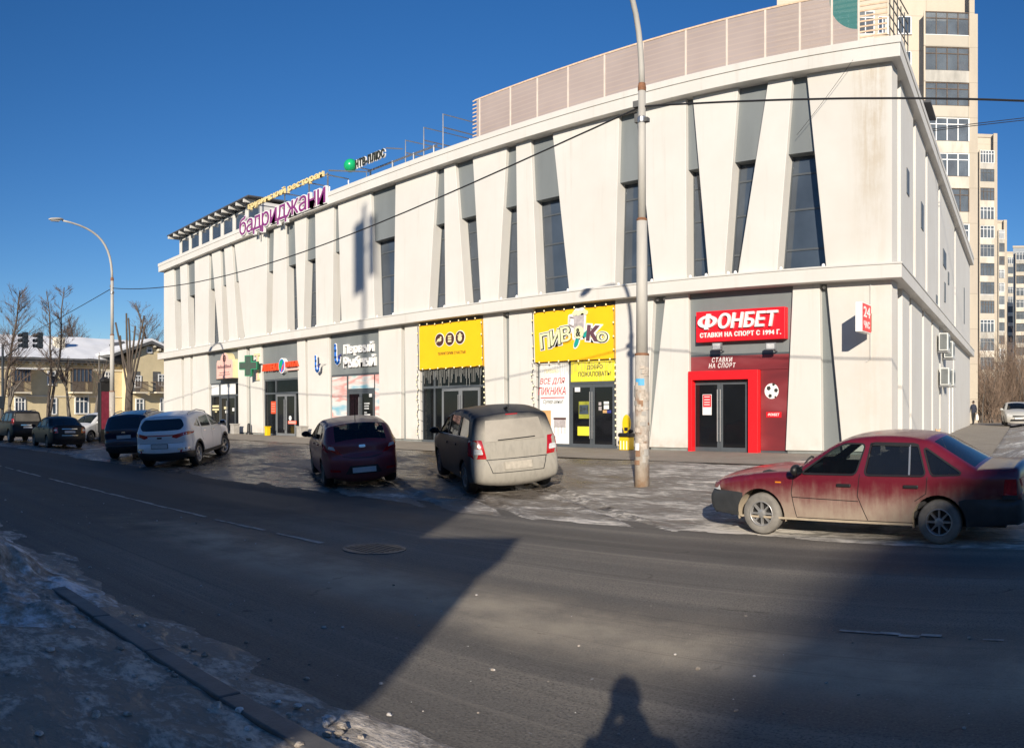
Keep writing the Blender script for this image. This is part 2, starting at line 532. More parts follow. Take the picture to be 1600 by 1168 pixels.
def asphalt():
    m, t, p = nt('asphalt')
    s = xyz(t)
    # distance across the road and along it
    w = mth(t, 'ADD', mth(t, 'MULTIPLY', s[0], -sin(RA)), mth(t, 'MULTIPLY', s[1], cos(RA)))
    u = mth(t, 'ADD', mth(t, 'MULTIPLY', s[0], cos(RA)), mth(t, 'MULTIPLY', s[1], sin(RA)))
    cb = t.nodes.new('ShaderNodeCombineXYZ'); t.links.new(mth(t, 'MULTIPLY', u, .035), cb.inputs[0]); t.links.new(w, cb.inputs[1])
    band = noise_tex(t, cb.outputs[0], .95, 4, .5)
    v = coords(t)
    fine = noise_tex(t, v, 55, 4, .75); mid = noise_tex(t, v, 1.3, 6, .65)
    c = ramp(t, band, [(.32, (.110,.101,.088)), (.52, (.175,.159,.136)), (.68, (.30,.265,.215))])
    c = mix(t, rng(t, mid, .4, .8, 0, .5), c, (.16,.143,.12))
    c = mix(t, rng(t, fine, .48, .66, 0, .8), c, (.07,.064,.057))
    c = mix(t, rng(t, fine, .42, .30, 0, .55), c, (.36,.325,.275))
    # salty dried strip near the kerb side lane
    st = mth(t, 'MULTIPLY', mth(t, 'MULTIPLY', rng(t, w, 4.3, 5.1), rng(t, w, 6.4, 5.4)), rng(t, mid, .3, .7, .25, .85))
    c = mix(t, st, c, (.46,.39,.29))
    cr = N(t, 'ShaderNodeTexVoronoi', Scale=.35); cr.feature = 'DISTANCE_TO_EDGE'
    dv = N(t, 'ShaderNodeVectorMath'); dv.operation = 'ADD'
    nz = N(t, 'ShaderNodeTexNoise', Scale=1.5, Detail=4.0); t.links.new(v, nz.inputs['Vector'])
    t.links.new(v, dv.inputs[0]); t.links.new(nz.outputs[1], dv.inputs[1]); t.links.new(dv.outputs[0], cr.inputs['Vector'])
    cb2 = t.nodes.new('ShaderNodeCombineXYZ'); t.links.new(mth(t, 'MULTIPLY', u, .06), cb2.inputs[0]); t.links.new(mth(t, 'MULTIPLY', w, 6.0), cb2.inputs[1])
    stk = noise_tex(t, cb2.outputs[0], 1.0, 6, .7)
    c = mix(t, rng(t, stk, .54, .72, 0, .45), c, (.33,.295,.24))
    c = mix(t, rng(t, stk, .46, .30, 0, .5), c, (.06,.055,.05))
    # wet asphalt farther along the street, darkened in colour to deepen the shade there
    wet_shade = mth(t, 'MULTIPLY', rng(t, mth(t, 'ADD', u, mth(t, 'MULTIPLY', mid, 7.0)), -4.0, -10.0), rng(t, w, 4.0, 5.2, .55, .85))
    c = mix(t, wet_shade, c, (.045,.042,.039))
    crack = mth(t, 'MULTIPLY', rng(t, cr.outputs['Distance'], .010, .004), rng(t, mid, .56, .68))
    c = mix(t, mth(t, 'MULTIPLY', crack, .7), c, (.02,.018,.016))
    spk = noise_tex(t, v, 14, 2, .5)
    c = mix(t, rng(t, spk, .76, .80, 0, .8), c, (.34,.34,.34))
    t.links.new(c, p.inputs['Base Color'])
    t.links.new(rng(t, band, .35, .65, .7, .9), p.inputs['Roughness'])
    p.inputs['Specular IOR Level'].default_value = .35
    bump(t, p, mth(t, 'ADD', fine, mth(t, 'MULTIPLY', mid, .6)), .8, .018)
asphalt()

def icy(name, snowy, streak, dark, pale, k=1.0, east_=0.0):
    """trampled ice and dirty snow over wet asphalt"""
    m, t, p = nt(name)
    v = coords(t, (1/streak,1,1), rot=-RA)
    w0 = coords(t)
    big = noise_tex(t, w0, .33, 5, .6); md = noise_tex(t, v, 1.7*k, 8, .70, .6); fn = noise_tex(t, v, 8*k, 5, .7)
    f = mth(t, 'ADD', mth(t, 'MULTIPLY', big, .55), mth(t, 'ADD', mth(t, 'MULTIPLY', md, .55), mth(t, 'MULTIPLY', fn, .35)))
    s = xyz(t)
    east = rng(t, s[0], -13, -8.5, 0, east_)
    f = mth(t, 'ADD', f, east)
    o = 0.0
    c = ramp(t, mth(t, 'ADD', f, snowy), [(.60, dark), (.70, tuple(a*1.3+b*.12 for a, b in zip(dark, pale))), (.77, tuple(b*.38 for b in pale)), (.87, pale)])
    t.links.new(c, p.inputs['Base Color'])
    t.links.new(rng(t, mth(t, 'ADD', f, snowy), .60, .78, .25, .85), p.inputs['Roughness'])
    bump(t, p, mth(t, 'ADD', md, mth(t, 'MULTIPLY', fn, .6)), 1.0, .10/k)
icy('parking_ice', -.065, 3.0, (.07,.056,.043), (.72,.66,.58), 1.3, .125)
icy('pavement_snow', .035, 1.5, (.12,.092,.068), (.64,.56,.47), 2.2)
icy('dirty_snow', .0, 1.3, (.15,.125,.10), (.80,.78,.75), 1.2)
def paving():
    m, t, p = nt('paving')
    v = coords(t); n = noise_tex(t, v, 1.2, 6, .6); f2 = noise_tex(t, v, 30, 3)
    c = ramp(t, n, [(.3, (.25,.215,.17)), (.7, (.33,.29,.235))])
    c = mix(t, rng(t, f2, .4, .7, 0, .3), c, (.17,.15,.125))
    br = N(t, 'ShaderNodeTexBrick', Scale=1.0); br.offset = .5
    br.inputs['Brick Width'].default_value = .5; br.inputs['Row Height'].default_value = .5; br.inputs['Mortar Size'].default_value = .012
    t.links.new(v, br.inputs['Vector'])
    c = mix(t, mth(t, 'MULTIPLY', br.outputs['Fac'], .35), c, (.10,.09,.075))
    t.links.new(c, p.inputs['Base Color']); p.inputs['Roughness'].default_value = .85
    bump(t, p, f2, .3, .01)
paving()
def mesh_banner():
    m, t, p = nt('mesh_banner')
    n = noise_tex(t, coords(t, (1,1,1)), .35, 3)
    c = ramp(t, n, [(.35, (.50,.41,.375)), (.65, (.57,.475,.435))])
    s = xyz(t)
    wv = mth(t, 'SINE', mth(t, 'MULTIPLY', s[2], 34.0))
    c = mix(t, rng(t, wv, .55, 1.0, 0, .35), c, (.68,.55,.45))
    # printed disc and pale blocks near the right end
    dx = mth(t, 'SUBTRACT', s[0], CIRC[0]); dz = mth(t, 'SUBTRACT', s[2], CIRC[1])
    rr = mth(t, 'SQRT', mth(t, 'ADD', mth(t, 'MULTIPLY', dx, dx), mth(t, 'MULTIPLY', dz, dz)))
    c = mix(t, mth(t, 'LESS_THAN', rr, CIRC[2]), c, (.08,.26,.25))
    t.links.new(c, p.inputs['Base Color']); p.inputs['Roughness'].default_value = .8
    tr = N(t, 'ShaderNodeBsdfTransparent'); ms = t.nodes.new('ShaderNodeMixShader'); ms.inputs[0].default_value = .20
    tl = N(t, 'ShaderNodeBsdfTranslucent'); t.links.new(c, tl.inputs[0])
    m1 = t.nodes.new('ShaderNodeMixShader'); m1.inputs[0].default_value = .25
    t.links.new(p.outputs[0], m1.inputs[1]); t.links.new(tl.outputs[0], m1.inputs[2])
    t.links.new(m1.outputs[0], ms.inputs[1]); t.links.new(tr.outputs[0], ms.inputs[2]); t.links.new(ms.outputs[0], t.nodes['Material Output'].inputs[0])
FM = Frame(XP, D+1.6)                             # roof screen stands a little back from the parapet
CIRC = (*FM.uz(1346, -8), 1.05)
mesh_banner()
def print_mat(name, stops, scale, stretch, rot):
    m, t, p = nt(name)
    s = xyz(t); cb = t.nodes.new('ShaderNodeCombineXYZ'); t.links.new(s[0], cb.inputs[0]); t.links.new(s[2], cb.inputs[1])
    mp = t.nodes.new('ShaderNodeMapping'); mp.inputs['Rotation'].default_value = (0,0,rot); mp.inputs['Scale'].default_value = (stretch,1,1)
    t.links.new(cb.outputs[0], mp.inputs[0])
    n = noise_tex(t, mp.outputs[0], scale, 3, .5, .25)
    t.links.new(ramp(t, n, stops), p.inputs['Base Color']); p.inputs['Roughness'].default_value = .45
print_mat('print_sport', [(.3,(.10,.016,.02)),(.5,(.19,.025,.03)),(.62,(.24,.05,.055)),(.75,(.13,.05,.055))], .9, .35, .3)
print_mat('print_fish', [(.28,(.10,.42,.38)),(.40,(.62,.60,.56)),(.50,(.66,.30,.27)),(.58,(.70,.66,.62)),(.70,(.22,.45,.55))], 1.9, .22, -.9)

def car_paint(name, col, dust=(.40,.34,.26), z0=.25, z1=.8, amt=.8, all_=.1, rear=None, rough=.28, metal=.25, coat=.4, spec=.5):
    m, t, p = nt(name)
    s = xyz(t); v = coords(t)
    n = noise_tex(t, v, 3.5, 6, .65); fn = noise_tex(t, coords(t, (1,1,.3)), 14, 5, .65)
    d = rng(t, mth(t, 'ADD', s[2], mth(t, 'MULTIPLY', mth(t, 'SUBTRACT', mth(t, 'ADD', mth(t, 'MULTIPLY', n, .6), mth(t, 'MULTIPLY', noise_tex(t, coords(t, (7,7,.7)), 1.6, 5, .7), .5)), .55), .62)), z1, z0, 0, amt)
    d = mth(t, 'ADD', d, mth(t, 'MULTIPLY', n, all_), True)
    if rear is not None:
        d = mth(t, 'MAXIMUM', d, rng(t, mth(t, 'ADD', s[0], mth(t, 'MULTIPLY', n, .08)), rear[0], rear[1], 0, rear[2]))
    d = mth(t, 'MULTIPLY', d, rng(t, fn, .2, .6, .8, 1))
    t.links.new(mix(t, d, col, dust), p.inputs['Base Color'])
    t.links.new(mth(t, 'ADD', mth(t, 'MULTIPLY', d, .6), rough, True), p.inputs['Roughness'])
    p.inputs['Metallic'].default_value = 0
    t.links.new(mth(t, 'SUBTRACT', coat, d, True), p.inputs['Coat Weight'])
    p.inputs['Specular IOR Level'].default_value = spec
    p.inputs['Coat Roughness'].default_value = .12
car_paint('paint_cherry', (.115,.004,.016), (.38,.31,.235), .22, .80, .88, .04)
car_paint('paint_zafira', (.010,.013,.020), (.33,.305,.26), .22, .55, .2, .03, rear=(-1.90,-2.06,.97), rough=.5, coat=.08, spec=.22)
car_paint('paint_maroon', (.19,.010,.022), (.17,.10,.09), .25, .7, .4, .15, rough=.35)
car_paint('paint_white', (.76,.77,.78), (.45,.42,.38), .3, .75, .45, .08)
car_paint('paint_navy', (.008,.011,.035), (.12,.11,.11), .25, .7, .35, .05)
car_paint('paint_black', (.006,.007,.010), (.09,.085,.08), .2, .5, .35, .03, rough=.42, coat=.1, spec=.3)
car_paint('paint_charcoal', (.010,.010,.011), (.10,.09,.075), .3, .8, .3, .04, rough=.45, coat=.1, spec=.3)
car_paint('paint_silver', (.42,.42,.40), (.40,.36,.30), .25, .7, .5, .2)
car_paint('paint_pale', (.60,.60,.60), (.45,.43,.40), .25, .7, .4, .1)
# ================================================================ ground, road, pavements
def grid_mesh(name, us, ws, fn, mat, smooth=True, kind='structure', parent=None):
    v = [fn(a, b) for b in ws for a in us]
    n = len(us)
    f = [(j*n+i, j*n+i+1, (j+1)*n+i+1, (j+1)*n+i) for j in range(len(ws)-1) for i in range(n-1)]
    mb = MB(); mb.v = v; mb.f = f
    o = mb.build(name, mat, parent, smooth)
    if kind and not parent: o['kind'] = kind
    return o
def lin(a, b, n): return [a+(b-a)*i/(n-1) for i in range(n)]
xs = [-900,-500,-300,-200,-140,-110,-90]+lin(-80,30,111)+[36,45,60,90,140,220,400,800]
ys = [-600,-300,-150,-80,-40,-20,-10,-4,0,4]+lin(8,28,41)+[31,35,40,46,55,65,80,110,160,240,400,700,1200]
grid_mesh('ground', xs, ys, lambda x, y: (x, y, gz(x, y)-.07), 'dirty_snow')
# carriageway
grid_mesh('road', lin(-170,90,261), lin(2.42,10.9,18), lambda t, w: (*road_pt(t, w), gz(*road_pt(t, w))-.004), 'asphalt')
# near pavement with its kerb
def nearz(t, w):
    n = noise.fractal(Vector((t*.9, w*.9, 0)), 1, 2, 5)
    n2 = noise.fractal(Vector((t*3.2, w*3.2, 4)), 1, 2, 4)
    return .100+.030*n+.016*n2-.014*sstep(2.15,2.30,w)
grid_mesh('near_pavement', lin(-60,-21,80)+lin(-20.9,6,420)+lin(6.2,40,60), lin(-8,-2.2,16)+lin(-2.1,2.40,84), lambda t, w: (*road_pt(t, w), nearz(t, w)), 'pavement_snow')
mk('kerb_wet', (.10,.095,.09), .6, .25, 7, bmp=.4)
k = thing('kerb', None, None); k['kind'] = 'structure'
t0 = -60.0
i = 0
while t0 < 40:
    a, b = t0+.002, t0+.998
    m = MB()
    m.slab([road_pt(a,2.245), road_pt(b,2.245), road_pt(b,2.40), road_pt(a,2.40)], -.2, .112+random.uniform(-.003,.003))
    m.build('kerb_stone', 'kerb_wet', k, bevel=.012)
    t0 += 1.0
# trodden ice along the near gutter: it rises out of the asphalt with a ragged edge
def gutter(t, w):
    e = (w-2.41)/(1.05*(.55+.8*noise.noise(Vector((t*.35, 0, 3)))+.25))
    n = noise.fractal(Vector((t*1.5, w*3, 7)), 1, 2, 4)
    return (*road_pt(t, w), .055*(1-e)+.022*n-.02)
tag(grid_mesh('gutter_ice', lin(-40,6,460), lin(2.405,4.2,30), gutter, 'pavement_snow', kind=None), 'dirty trodden ice along the foot of the near kerb', 'ice', kind='stuff')
# parking strip under ice, from the road up to the paved walk
PAVE_Y = 17.4
RUTS = []
for (px_, py_, hd_, sd_) in ((735,769.5,149,-1.5),(513,760,152.5,-1.45),(308,727,136,1.6)):
    g_ = on_ground(px_, py_); h_ = radians(hd_); l_ = (-sin(h_), cos(h_))
    RUTS += [(g_.x, g_.y, cos(h_), sin(h_)), (g_.x+l_[0]*sd_, g_.y+l_[1]*sd_, cos(h_), sin(h_))]
def park(x, w):
    y0 = (9.9+.35*noise.noise(Vector((x*.25,0,0)))+sin(RA)*x)/cos(RA)
    y = y0+(PAVE_Y+.12-y0)*w
    n = noise.fractal(Vector((x*.55, y*1.3, 1)), 1, 2, 5)
    n2 = noise.fractal(Vector((x*3, y*5, 2)), 1, 2, 3)
    edge = sstep(0, .12, w)
    for (qx, qy, dx, dy) in RUTS:
        al = (x-qx)*dx+(y-qy)*dy
        if -6 < al < 4.5:
            ac = abs(-(x-qx)*dy+(y-qy)*dx)
            if ac < .3: n -= (1.5 if ac < .14 else -1.2)*sstep(.3,.2,ac)*sstep(4.5,3,al)
    return (x, y, gz(x, y)-.022*(1-edge)+edge*(.012+.022*n+.007*n2))
grid_mesh('parking_strip', lin(-70,30,840), lin(0,1,90), park, 'parking_ice')
# paved walk in front of the shops and round the corner
c0 = Vector((FA.u(1393), D))
side_dir = Vector((-4.0, 32.2)).normalized()
def walk(x, w): return (x, PAVE_Y+w*(D+.4-PAVE_Y), gz(x, PAVE_Y+w*5)+.03)
grid_mesh('paved_walk', lin(-62,c0.x+3,90), lin(0,1,8), walk, 'paving')
def walk2(a, s):
    p = c0+side_dir*(s*42-.0)+Vector((1,0))*(a*3.1-.3)+Vector((0,.42 if s == 0 else .42))
    return (p.x, p.y, gz(p.x, p.y)+.028)
grid_mesh('side_walk', lin(0,1,6), lin(0,1,30), walk2, 'paving')
# lumpy snow east of the side walk
def snowfield(x, y):
    n = noise.fractal(Vector((x*.5, y*.5, 5)), 1, 2, 5); m_ = noise.fractal(Vector((x*2, y*2, 9)), 1, 2, 3)
    e = min(1, max(0, (y-17.3)/1.5))
    px = c0.x+side_dir.x/side_dir.y*(y-D)+2.9
    ex = sstep(px-.4, px+1.0, x)
    return (x, y, gz(x, y)-.12+ex*e*(.17+.10*n+.06*m_+.45*math.exp(-((x+1.2)/2.2)**2-((y-21.5)/2.6)**2)*(1+.5*n)))
tag(grid_mesh('snow_field', lin(-14,26,160), lin(17.3,62,150), snowfield, 'dirty_snow', kind=None), 'lumpy trodden snow beside the paved side walk', 'snow', kind='stuff')
# worn road markings
def marking(name, pts, wd):
    mb = MB()
    for (ta, tb, w0) in pts:
        n = max(2, int((tb-ta)/(.35 if ta < -5 else .16)))
        for i in range(n):
            a, b = ta+(tb-ta)*i/n, ta+(tb-ta)*(i+1)/n
            if random.random() < (.12 if ta < -5 else .3): continue
            q = wd*random.uniform(.35, 1.0)*(1 if ta < -5 else .6); o = random.uniform(-.02,.02)*(1 if ta < -5 else 2.2)
            mb.add([(*road_pt(a, w0-q/2+o), .003),(*road_pt(b, w0-q/2+o), .003),(*road_pt(b, w0+q/2+o), .003),(*road_pt(a, w0+q/2+o), .003)], [(0,1,2,3)])
    o = mb.build(name, 'marking'); o['kind'] = 'structure'; return o
mk('marking', (.36,.35,.32), .8, .4, 9)
marking('road_marking', [(-32,-8.6,6.38),(-1.9,1.8,6.12),(-60,-36,6.45)], .11)
# manhole cover
p = on_ground(585, 857)
mh = thing('manhole_cover', 'round iron manhole cover set in the shaded asphalt', 'manhole cover', p)
MB().lathe([(.40,-.02),(.40,.006),(.345,.006),(.345,-.02)], n=36).build('frame', 'asphalt_iron' if 'asphalt_iron' in M else mk('asphalt_iron', (.12,.11,.10), .6, .2, 9), mh)
cv = MB().lathe([(.34,-.02),(.34,.004),(.001,.004)], n=36)
for i in range(-3, 4): cv.box(-.28,.28, i*.08-.012, i*.08+.012, .003, .010)
cv.build('cover', mk('iron', (.06,.055,.05), .55, .3, 12), mh)

# snow bank by the near kerb
def bank(u, w):
    t = -15+u*10.2; ww = .1+w*2.9
    e = sin(pi*min(1,max(0,w)))**1.3*(.8+.5*noise.noise(Vector((u*7,w*3,1))))*sstep(1.0,.70,u)*sstep(-.05,.2,u+.1)
    n = noise.fractal(Vector((t*1.1, ww*1.1, 11)), 1, 2, 6); ck = noise.voronoi(Vector((t*2.6, ww*2.6, 3)))[0]
    ck2 = noise.voronoi(Vector((t*6, ww*6, 8)))[0]
    return (*road_pt(t, ww), -.06+e*(.62+.26*n+.30*(.45-ck[0])+.12*(.4-ck2[0])))
def bank_mat():
    m, t, p = nt('bank_snow')
    v = coords(t); n = noise_tex(t, v, 2.2, 7, .7); f = noise_tex(t, v, 12, 5, .7)
    g = mth(t, 'ADD', mth(t, 'MULTIPLY', n, .65), mth(t, 'MULTIPLY', f, .4))
    t.links.new(ramp(t, g, [(.40,(.13,.105,.08)),(.52,(.38,.33,.28)),(.62,(.76,.75,.75))]), p.inputs['Base Color'])
    p.inputs['Roughness'].default_value = .8; bump(t, p, f, .8, .05)
bank_mat()
tag(grid_mesh('snow_bank', lin(0,1,150), lin(0,1,80), bank, 'bank_snow', kind=None), 'lumpy grey white snow bank ploughed up beside the near kerb', 'snow bank', kind='stuff')

# loose clods of snow on the verge and crumbs of ice on the asphalt beside it
def scatter(name, label, n, mat, tr, wr, sr, seed, zf):
    rnd = random.Random(seed); mb = MB()
    for _ in range(n):
        t, w = rnd.uniform(*tr), wr[0]+(wr[1]-wr[0])*rnd.random()**2; r = sr[0]+(sr[1]-sr[0])*rnd.random()**3
        x, y = road_pt(t, w); z = zf(t, w)
        b = MB().blob((0,0,0), 1, 1, 1, 6, 4); a = rnd.uniform(0, 6.28); q = [rnd.uniform(.7,1.3) for _ in range(3)]
        mb.add([(x+r*(px*q[0]*cos(a)-py*q[1]*sin(a))*rnd.uniform(.8,1.2), y+r*(px*q[0]*sin(a)+py*q[1]*cos(a))*rnd.uniform(.8,1.2), z+r*.25+r*.6*pz*q[2]) for px, py, pz in b.v], b.f)
    o = mb.build(name, mat); return tag(o, label, 'snow', kind='stuff')
scatter('snow_clods', 'loose clods of dirty snow on the near pavement and its kerb', 700, 'bank_snow', (-14,-2), (2.7,.2), (.006,.036), 3, lambda t, w: nearz(t, w) if w < 2.3 else .02)
scatter('ice_crumbs', 'crumbs of ice and grit strewn on the asphalt along the near kerb', 420, 'bank_snow', (-16,3), (2.6,6.5), (.004,.020), 4, lambda t, w: -.004)
mk('vent_dark', (.10,.11,.12), .5, .2)
# ================================================================ the white commercial building
bld = FA.thing('commercial_building', 'long white two storey commercial building with slanted slit windows and shops', 'building')
Z_LT, Z_LB = KZ(246, D-.35), KZ(220.5, D-.35)      # ledge between the storeys
Z_CT, Z_CL, Z_CB = KZ(614, D-.3), KZ(603, D-.3), KZ(580, D-.3)
ZB = .46                                          # pavement level at the facade
ZW = 1.70+440/F*(D+.2)                            # underside of the grey panels over the windows
UPPER = [  # photo columns of each slit window: left top, right top, left bottom, right bottom
 (270.8,281.1,274.8,284.2),(291.4,304,295.1,305),(326.5,330.4,325.1,342.2),(343.6,349.9,348.6,358.2),(361.9,365.9,371.3,382.8),
 (417,427.9,415.7,424.6),(446.2,459.9,448.8,465.6),(478.4,492.1,473.6,494.2),(521.2,527.9,519.3,533.6),(579.3,617.9,585.3,615.1),
 (682.1,693.7,669.6,695.6),(711,738.4,727,751.3),(791.6,806,777.9,809),(829.1,863,839.9,889.5),(967.3,994,960.5,1021.3),
 (1071.2,1082,1072.5,1106.8),(1153.4,1200.6,1131.6,1152.5),(1238.4,1260.2,1213.8,1291)]
LOWER = [
 (282.8,287,284.9,288.5),(296.8,301,297.9,300.3),(323.4,371.5,328,372.7),(384.7,389.8,385,392.4),(407.7,463.7,411,467.7),
 (476.2,480,478.5,482),(513.9,591.3,515,593),(626.8,631.9,626,634),(654.6,754.4,656.9,759.9),(785.5,795.1,788.4,795.7),
 (833.5,961,839.4,963),(1021,1040,1009.5,1014),(1075.3,1238.9,1077.5,1227.4),(1280.3,1291.2,1283.8,1316.5)]
UL, UR = FA.u(256), FA.u(1393)
def panels(wins, z0, z1, zl):
    edges = [(UL, UL)]
    for (a, b, c, d) in wins: edges += [(FA.u(a), FA.u(c)), (FA.u(b), FA.u(d))]
    edges.append((UR, UR))
    for i in range(0, len(edges), 2):
        (at, ab), (bt, bb) = edges[i], edges[i+1]
        last = i == len(edges)-2
        m = MB(); m.prism([(ab, z0),(bb, z0),(bt, z1),(at, z1)], 0, .62)
        m.build('wall_panel', 'facade_stained' if last else 'facade_white', bld, bevel=.015)
        if zl is not None and bb-ab > .3:
            MB().box(min(ab,at)+.04, bb-.04, .06, .5, zl, z0).build('panel_foot', 'plinth', bld)
panels(UPPER, Z_LT-.02, Z_CB+.05, None)
panels(LOWER, ZB+.12, Z_LB+.05, ZB-.1)
def at_z(w, z, z0, z1, side):
    a, b = (FA.u(w[2]), FA.u(w[0])) if side == 0 else (FA.u(w[3]), FA.u(w[1]))
    t = (z-z0)/(z1-z0); return a+(b-a)*t
for w in UPPER:
    e = lambda z, s: at_z(w, z, Z_LT, Z_CB, s)
    MB().prism([(e(ZW,0)-.05,ZW),(e(ZW,1)+.05,ZW),(e(Z_CB,1)+.05,Z_CB+.05),(e(Z_CB,0)-.05,Z_CB+.05)], .16, .60).build('infill_panel', 'grey_panel', bld)
    wf = MB().prism([(e(Z_LT,0)-.06,Z_LT-.02),(e(Z_LT,1)+.06,Z_LT-.02),(e(ZW,1)+.06,ZW+.02),(e(ZW,0)-.06,ZW+.02)], .50, .55).build('window', 'facade_glass', bld)
    mu = MB()
    for kk in (405, 345, 277):
        z = 1.70+kk/F*(D+.45); mu.prism([(e(z,0)-.05,z-.03),(e(z,1)+.05,z-.03),(e(z,1)+.05,z+.03),(e(z,0)-.05,z+.03)], .475, .51)
    for s, g in ((0,.0),(1,.0)):
        q = .045 if s == 0 else -.045
        mu.prism([(e(Z_LT,s),Z_LT),(e(Z_LT,s)+q,Z_LT),(e(ZW,s)+q,ZW),(e(ZW,s),ZW)], .47, .512)
    mu.build('window_frame', 'dark_frame', wf)
    MB().prism([(e(Z_LT,0)-.04,Z_LT-.02),(e(Z_LT,1)+.04,Z_LT-.02),(e(Z_LT,1)+.04,Z_LT+.035),(e(Z_LT,0)-.04,Z_LT+.035)], .05, .49).build('window_sill', 'mid_frame', wf)
    if FA.u(w[3])-FA.u(w[2]) > .35:
        for s in (0, 1):
            x = FA.u(w[2])+.10 if s == 0 else FA.u(w[3])-.12
            MB().lathe([(.05,0),(.055,.03),(.05,.10),(.02,.13)], (x,.08,Z_LT+.03), n=10).build('floodlight', 'letter_white', bld)
for i in (0,1,3,5,7,9,11,13):
    w = LOWER[i]
    e = lambda z, s: at_z(w, z, ZB, Z_LB, s)
    MB().prism([(e(ZB,0)-.06,ZB-.1),(e(ZB,1)+.06,ZB-.1),(e(Z_LB,1)+.06,Z_LB+.05),(e(Z_LB,0)-.06,Z_LB+.05)], .20, .58).build('infill_panel', 'grey_panel', bld)
    if i >= 9:
        for x in ((e(Z_LB,0)+.1, e(Z_LB,1)-.1) if i in (11,) else ((e(Z_LB,0)+e(Z_LB,1))/2,)):
            MB().blob((x, .10, Z_LB-.10), .055, .055, .05).build('floodlight', 'letter_white', bld)
# ledge and cornice: front run and side run, mitred at the corner
sdir3 = side_dir; sn = Vector((side_dir.y, -side_dir.x))      # outward normal of the side wall
SL = 32.6
def band(name, o, z0, z1, mat):
    cx = UR; pf = []
    # front outer edge, corner, along the side, and back along the wall
    # line y=-o meets line offset o from the side wall
    P0 = Vector((UR, 0))+sn*o
    tt = (-o-P0.y)/sdir3.y
    cn = P0+sdir3*tt
    far = Vector((UR, 0))+sn*o+sdir3*SL
    farb = Vector((UR, 0))-sn*.3+sdir3*SL
    inn = Vector((UR-.3, .3))
    poly = [(UL-o, -o), (cn.x, cn.y), (far.x, far.y), (farb.x, farb.y), (inn.x, inn.y), (UL-o, .3)]
    return MB().slab(poly, z0, z1).build(name, mat, bld, bevel=.012)
band('ledge', .35, Z_LB, Z_LT-.06, 'facade_white')
band('ledge_cap', .375, Z_LT-.058, Z_LT, 'white_plain')
band('cornice', .30, Z_CB, Z_CL-.02, 'facade_white')
band('parapet_cap', .33, Z_CL-.018, Z_CT, 'facade_white')
# side wall: slabs that step in and out
def sidept(s, o): q = Vector((UR, 0))+sdir3*s+sn*o; return (q.x, q.y)
def side_slab(s0, s1, o, z0, z1, mat='facade_white', name='wall_panel'):
    return MB().slab([sidept(s0,o), sidept(s1,o), sidept(s1,-.7), sidept(s0,-.7)], z0, z1).build(name, mat, bld, bevel=.015)
cuts = [(.02,1.3,.0),(1.3,1.75,-.35),(1.75,3.3,.05),(3.3,3.8,-.35),(3.8,6.6,.05),(6.6,7.1,-.35),(7.1,9.6,.05),(9.6,10.1,-.35),(10.1,12.6,.05),(12.6,13.2,-.3),(13.2,19.5,.04),(19.5,20.2,-.3),(20.2,SL,.04)]
for (a, b, o) in cuts:
    side_slab(a+(.6 if a < .1 else 0), b, o if a > .1 else -.02, ZB-.2, Z_LB+.04)
cuts2 = [(.02,.9,-.02),(.9,1.4,-.35),(1.4,4.2,.05),(4.2,4.8,-.35),(4.8,7.6,.05),(7.6,8.2,-.35),(8.2,12.2,.05),(12.2,12.9,-.3),(12.9,20.4,.04),(20.4,21.2,-.3),(21.2,SL,.04)]
for (a, b, o) in cuts2:
    side_slab(a+(.6 if a < .1 else 0), b, o, Z_LT-.03, Z_CB+.04)
for (s, z, h, ln) in ((2.6,8.7,.8,.55),(6.2,8.4,.95,.7),(14.2,8.5,.75,1.4),(16.6,8.0,.6,.5),(14.8,6.9,.9,.5),(11.2,6.2,.5,.5),(27,7.2,2.2,.4),(17,3.0,.45,.7)):
    MB().slab([sidept(s,.075), sidept(s+ln,.075), sidept(s+ln,-.1), sidept(s,-.1)], z, z+h).build('window', 'vent_dark', bld)
# service doors and conduit on the side wall
for s in (17.2, 19.0):
    MB().slab([sidept(s,.10), sidept(s+1.0,.10), sidept(s+1.0,.0), sidept(s,.0)], .5, 3.2).build('service_door', 'white_plain', bld)
MB().tube([(UR-.62,-.03,Z_LB), (UR-.62,-.03,KZ(88)), (UR-.75,-.03,KZ(84))], .012, 6).build('conduit', 'white_plain', bld)
# core volume and roof
core = MB()
q0, q1 = sidept(.7,-.68), sidept(SL-.2,-.68)
core.slab([(UL+.3,.58),(UR-.3,.58),q0,q1,(UL+.3,30)], KZ(105)+.25, Z_CL-.1)
core.build('core', 'soffit', bld)
MB().slab([(UL+.3,4.2),(UR-1.6,4.2),sidept(SL-.2,-.66),(UL+.3,30)], ZB-.3, KZ(105)+.3).build('inner_wall', 'pale_interior', bld)
MB().box(UL+.3, UR-.9, .45, 4.3, ZB-.1, ZB+.02).build('shop_floor', 'pale_interior', bld)
MB().slab([(UL+.01,.64),(UL+.5,.64),(UL+.5,30),(UL+.01,30)], ZB-.3, Z_CB).build('wall_panel', 'facade_white', bld)

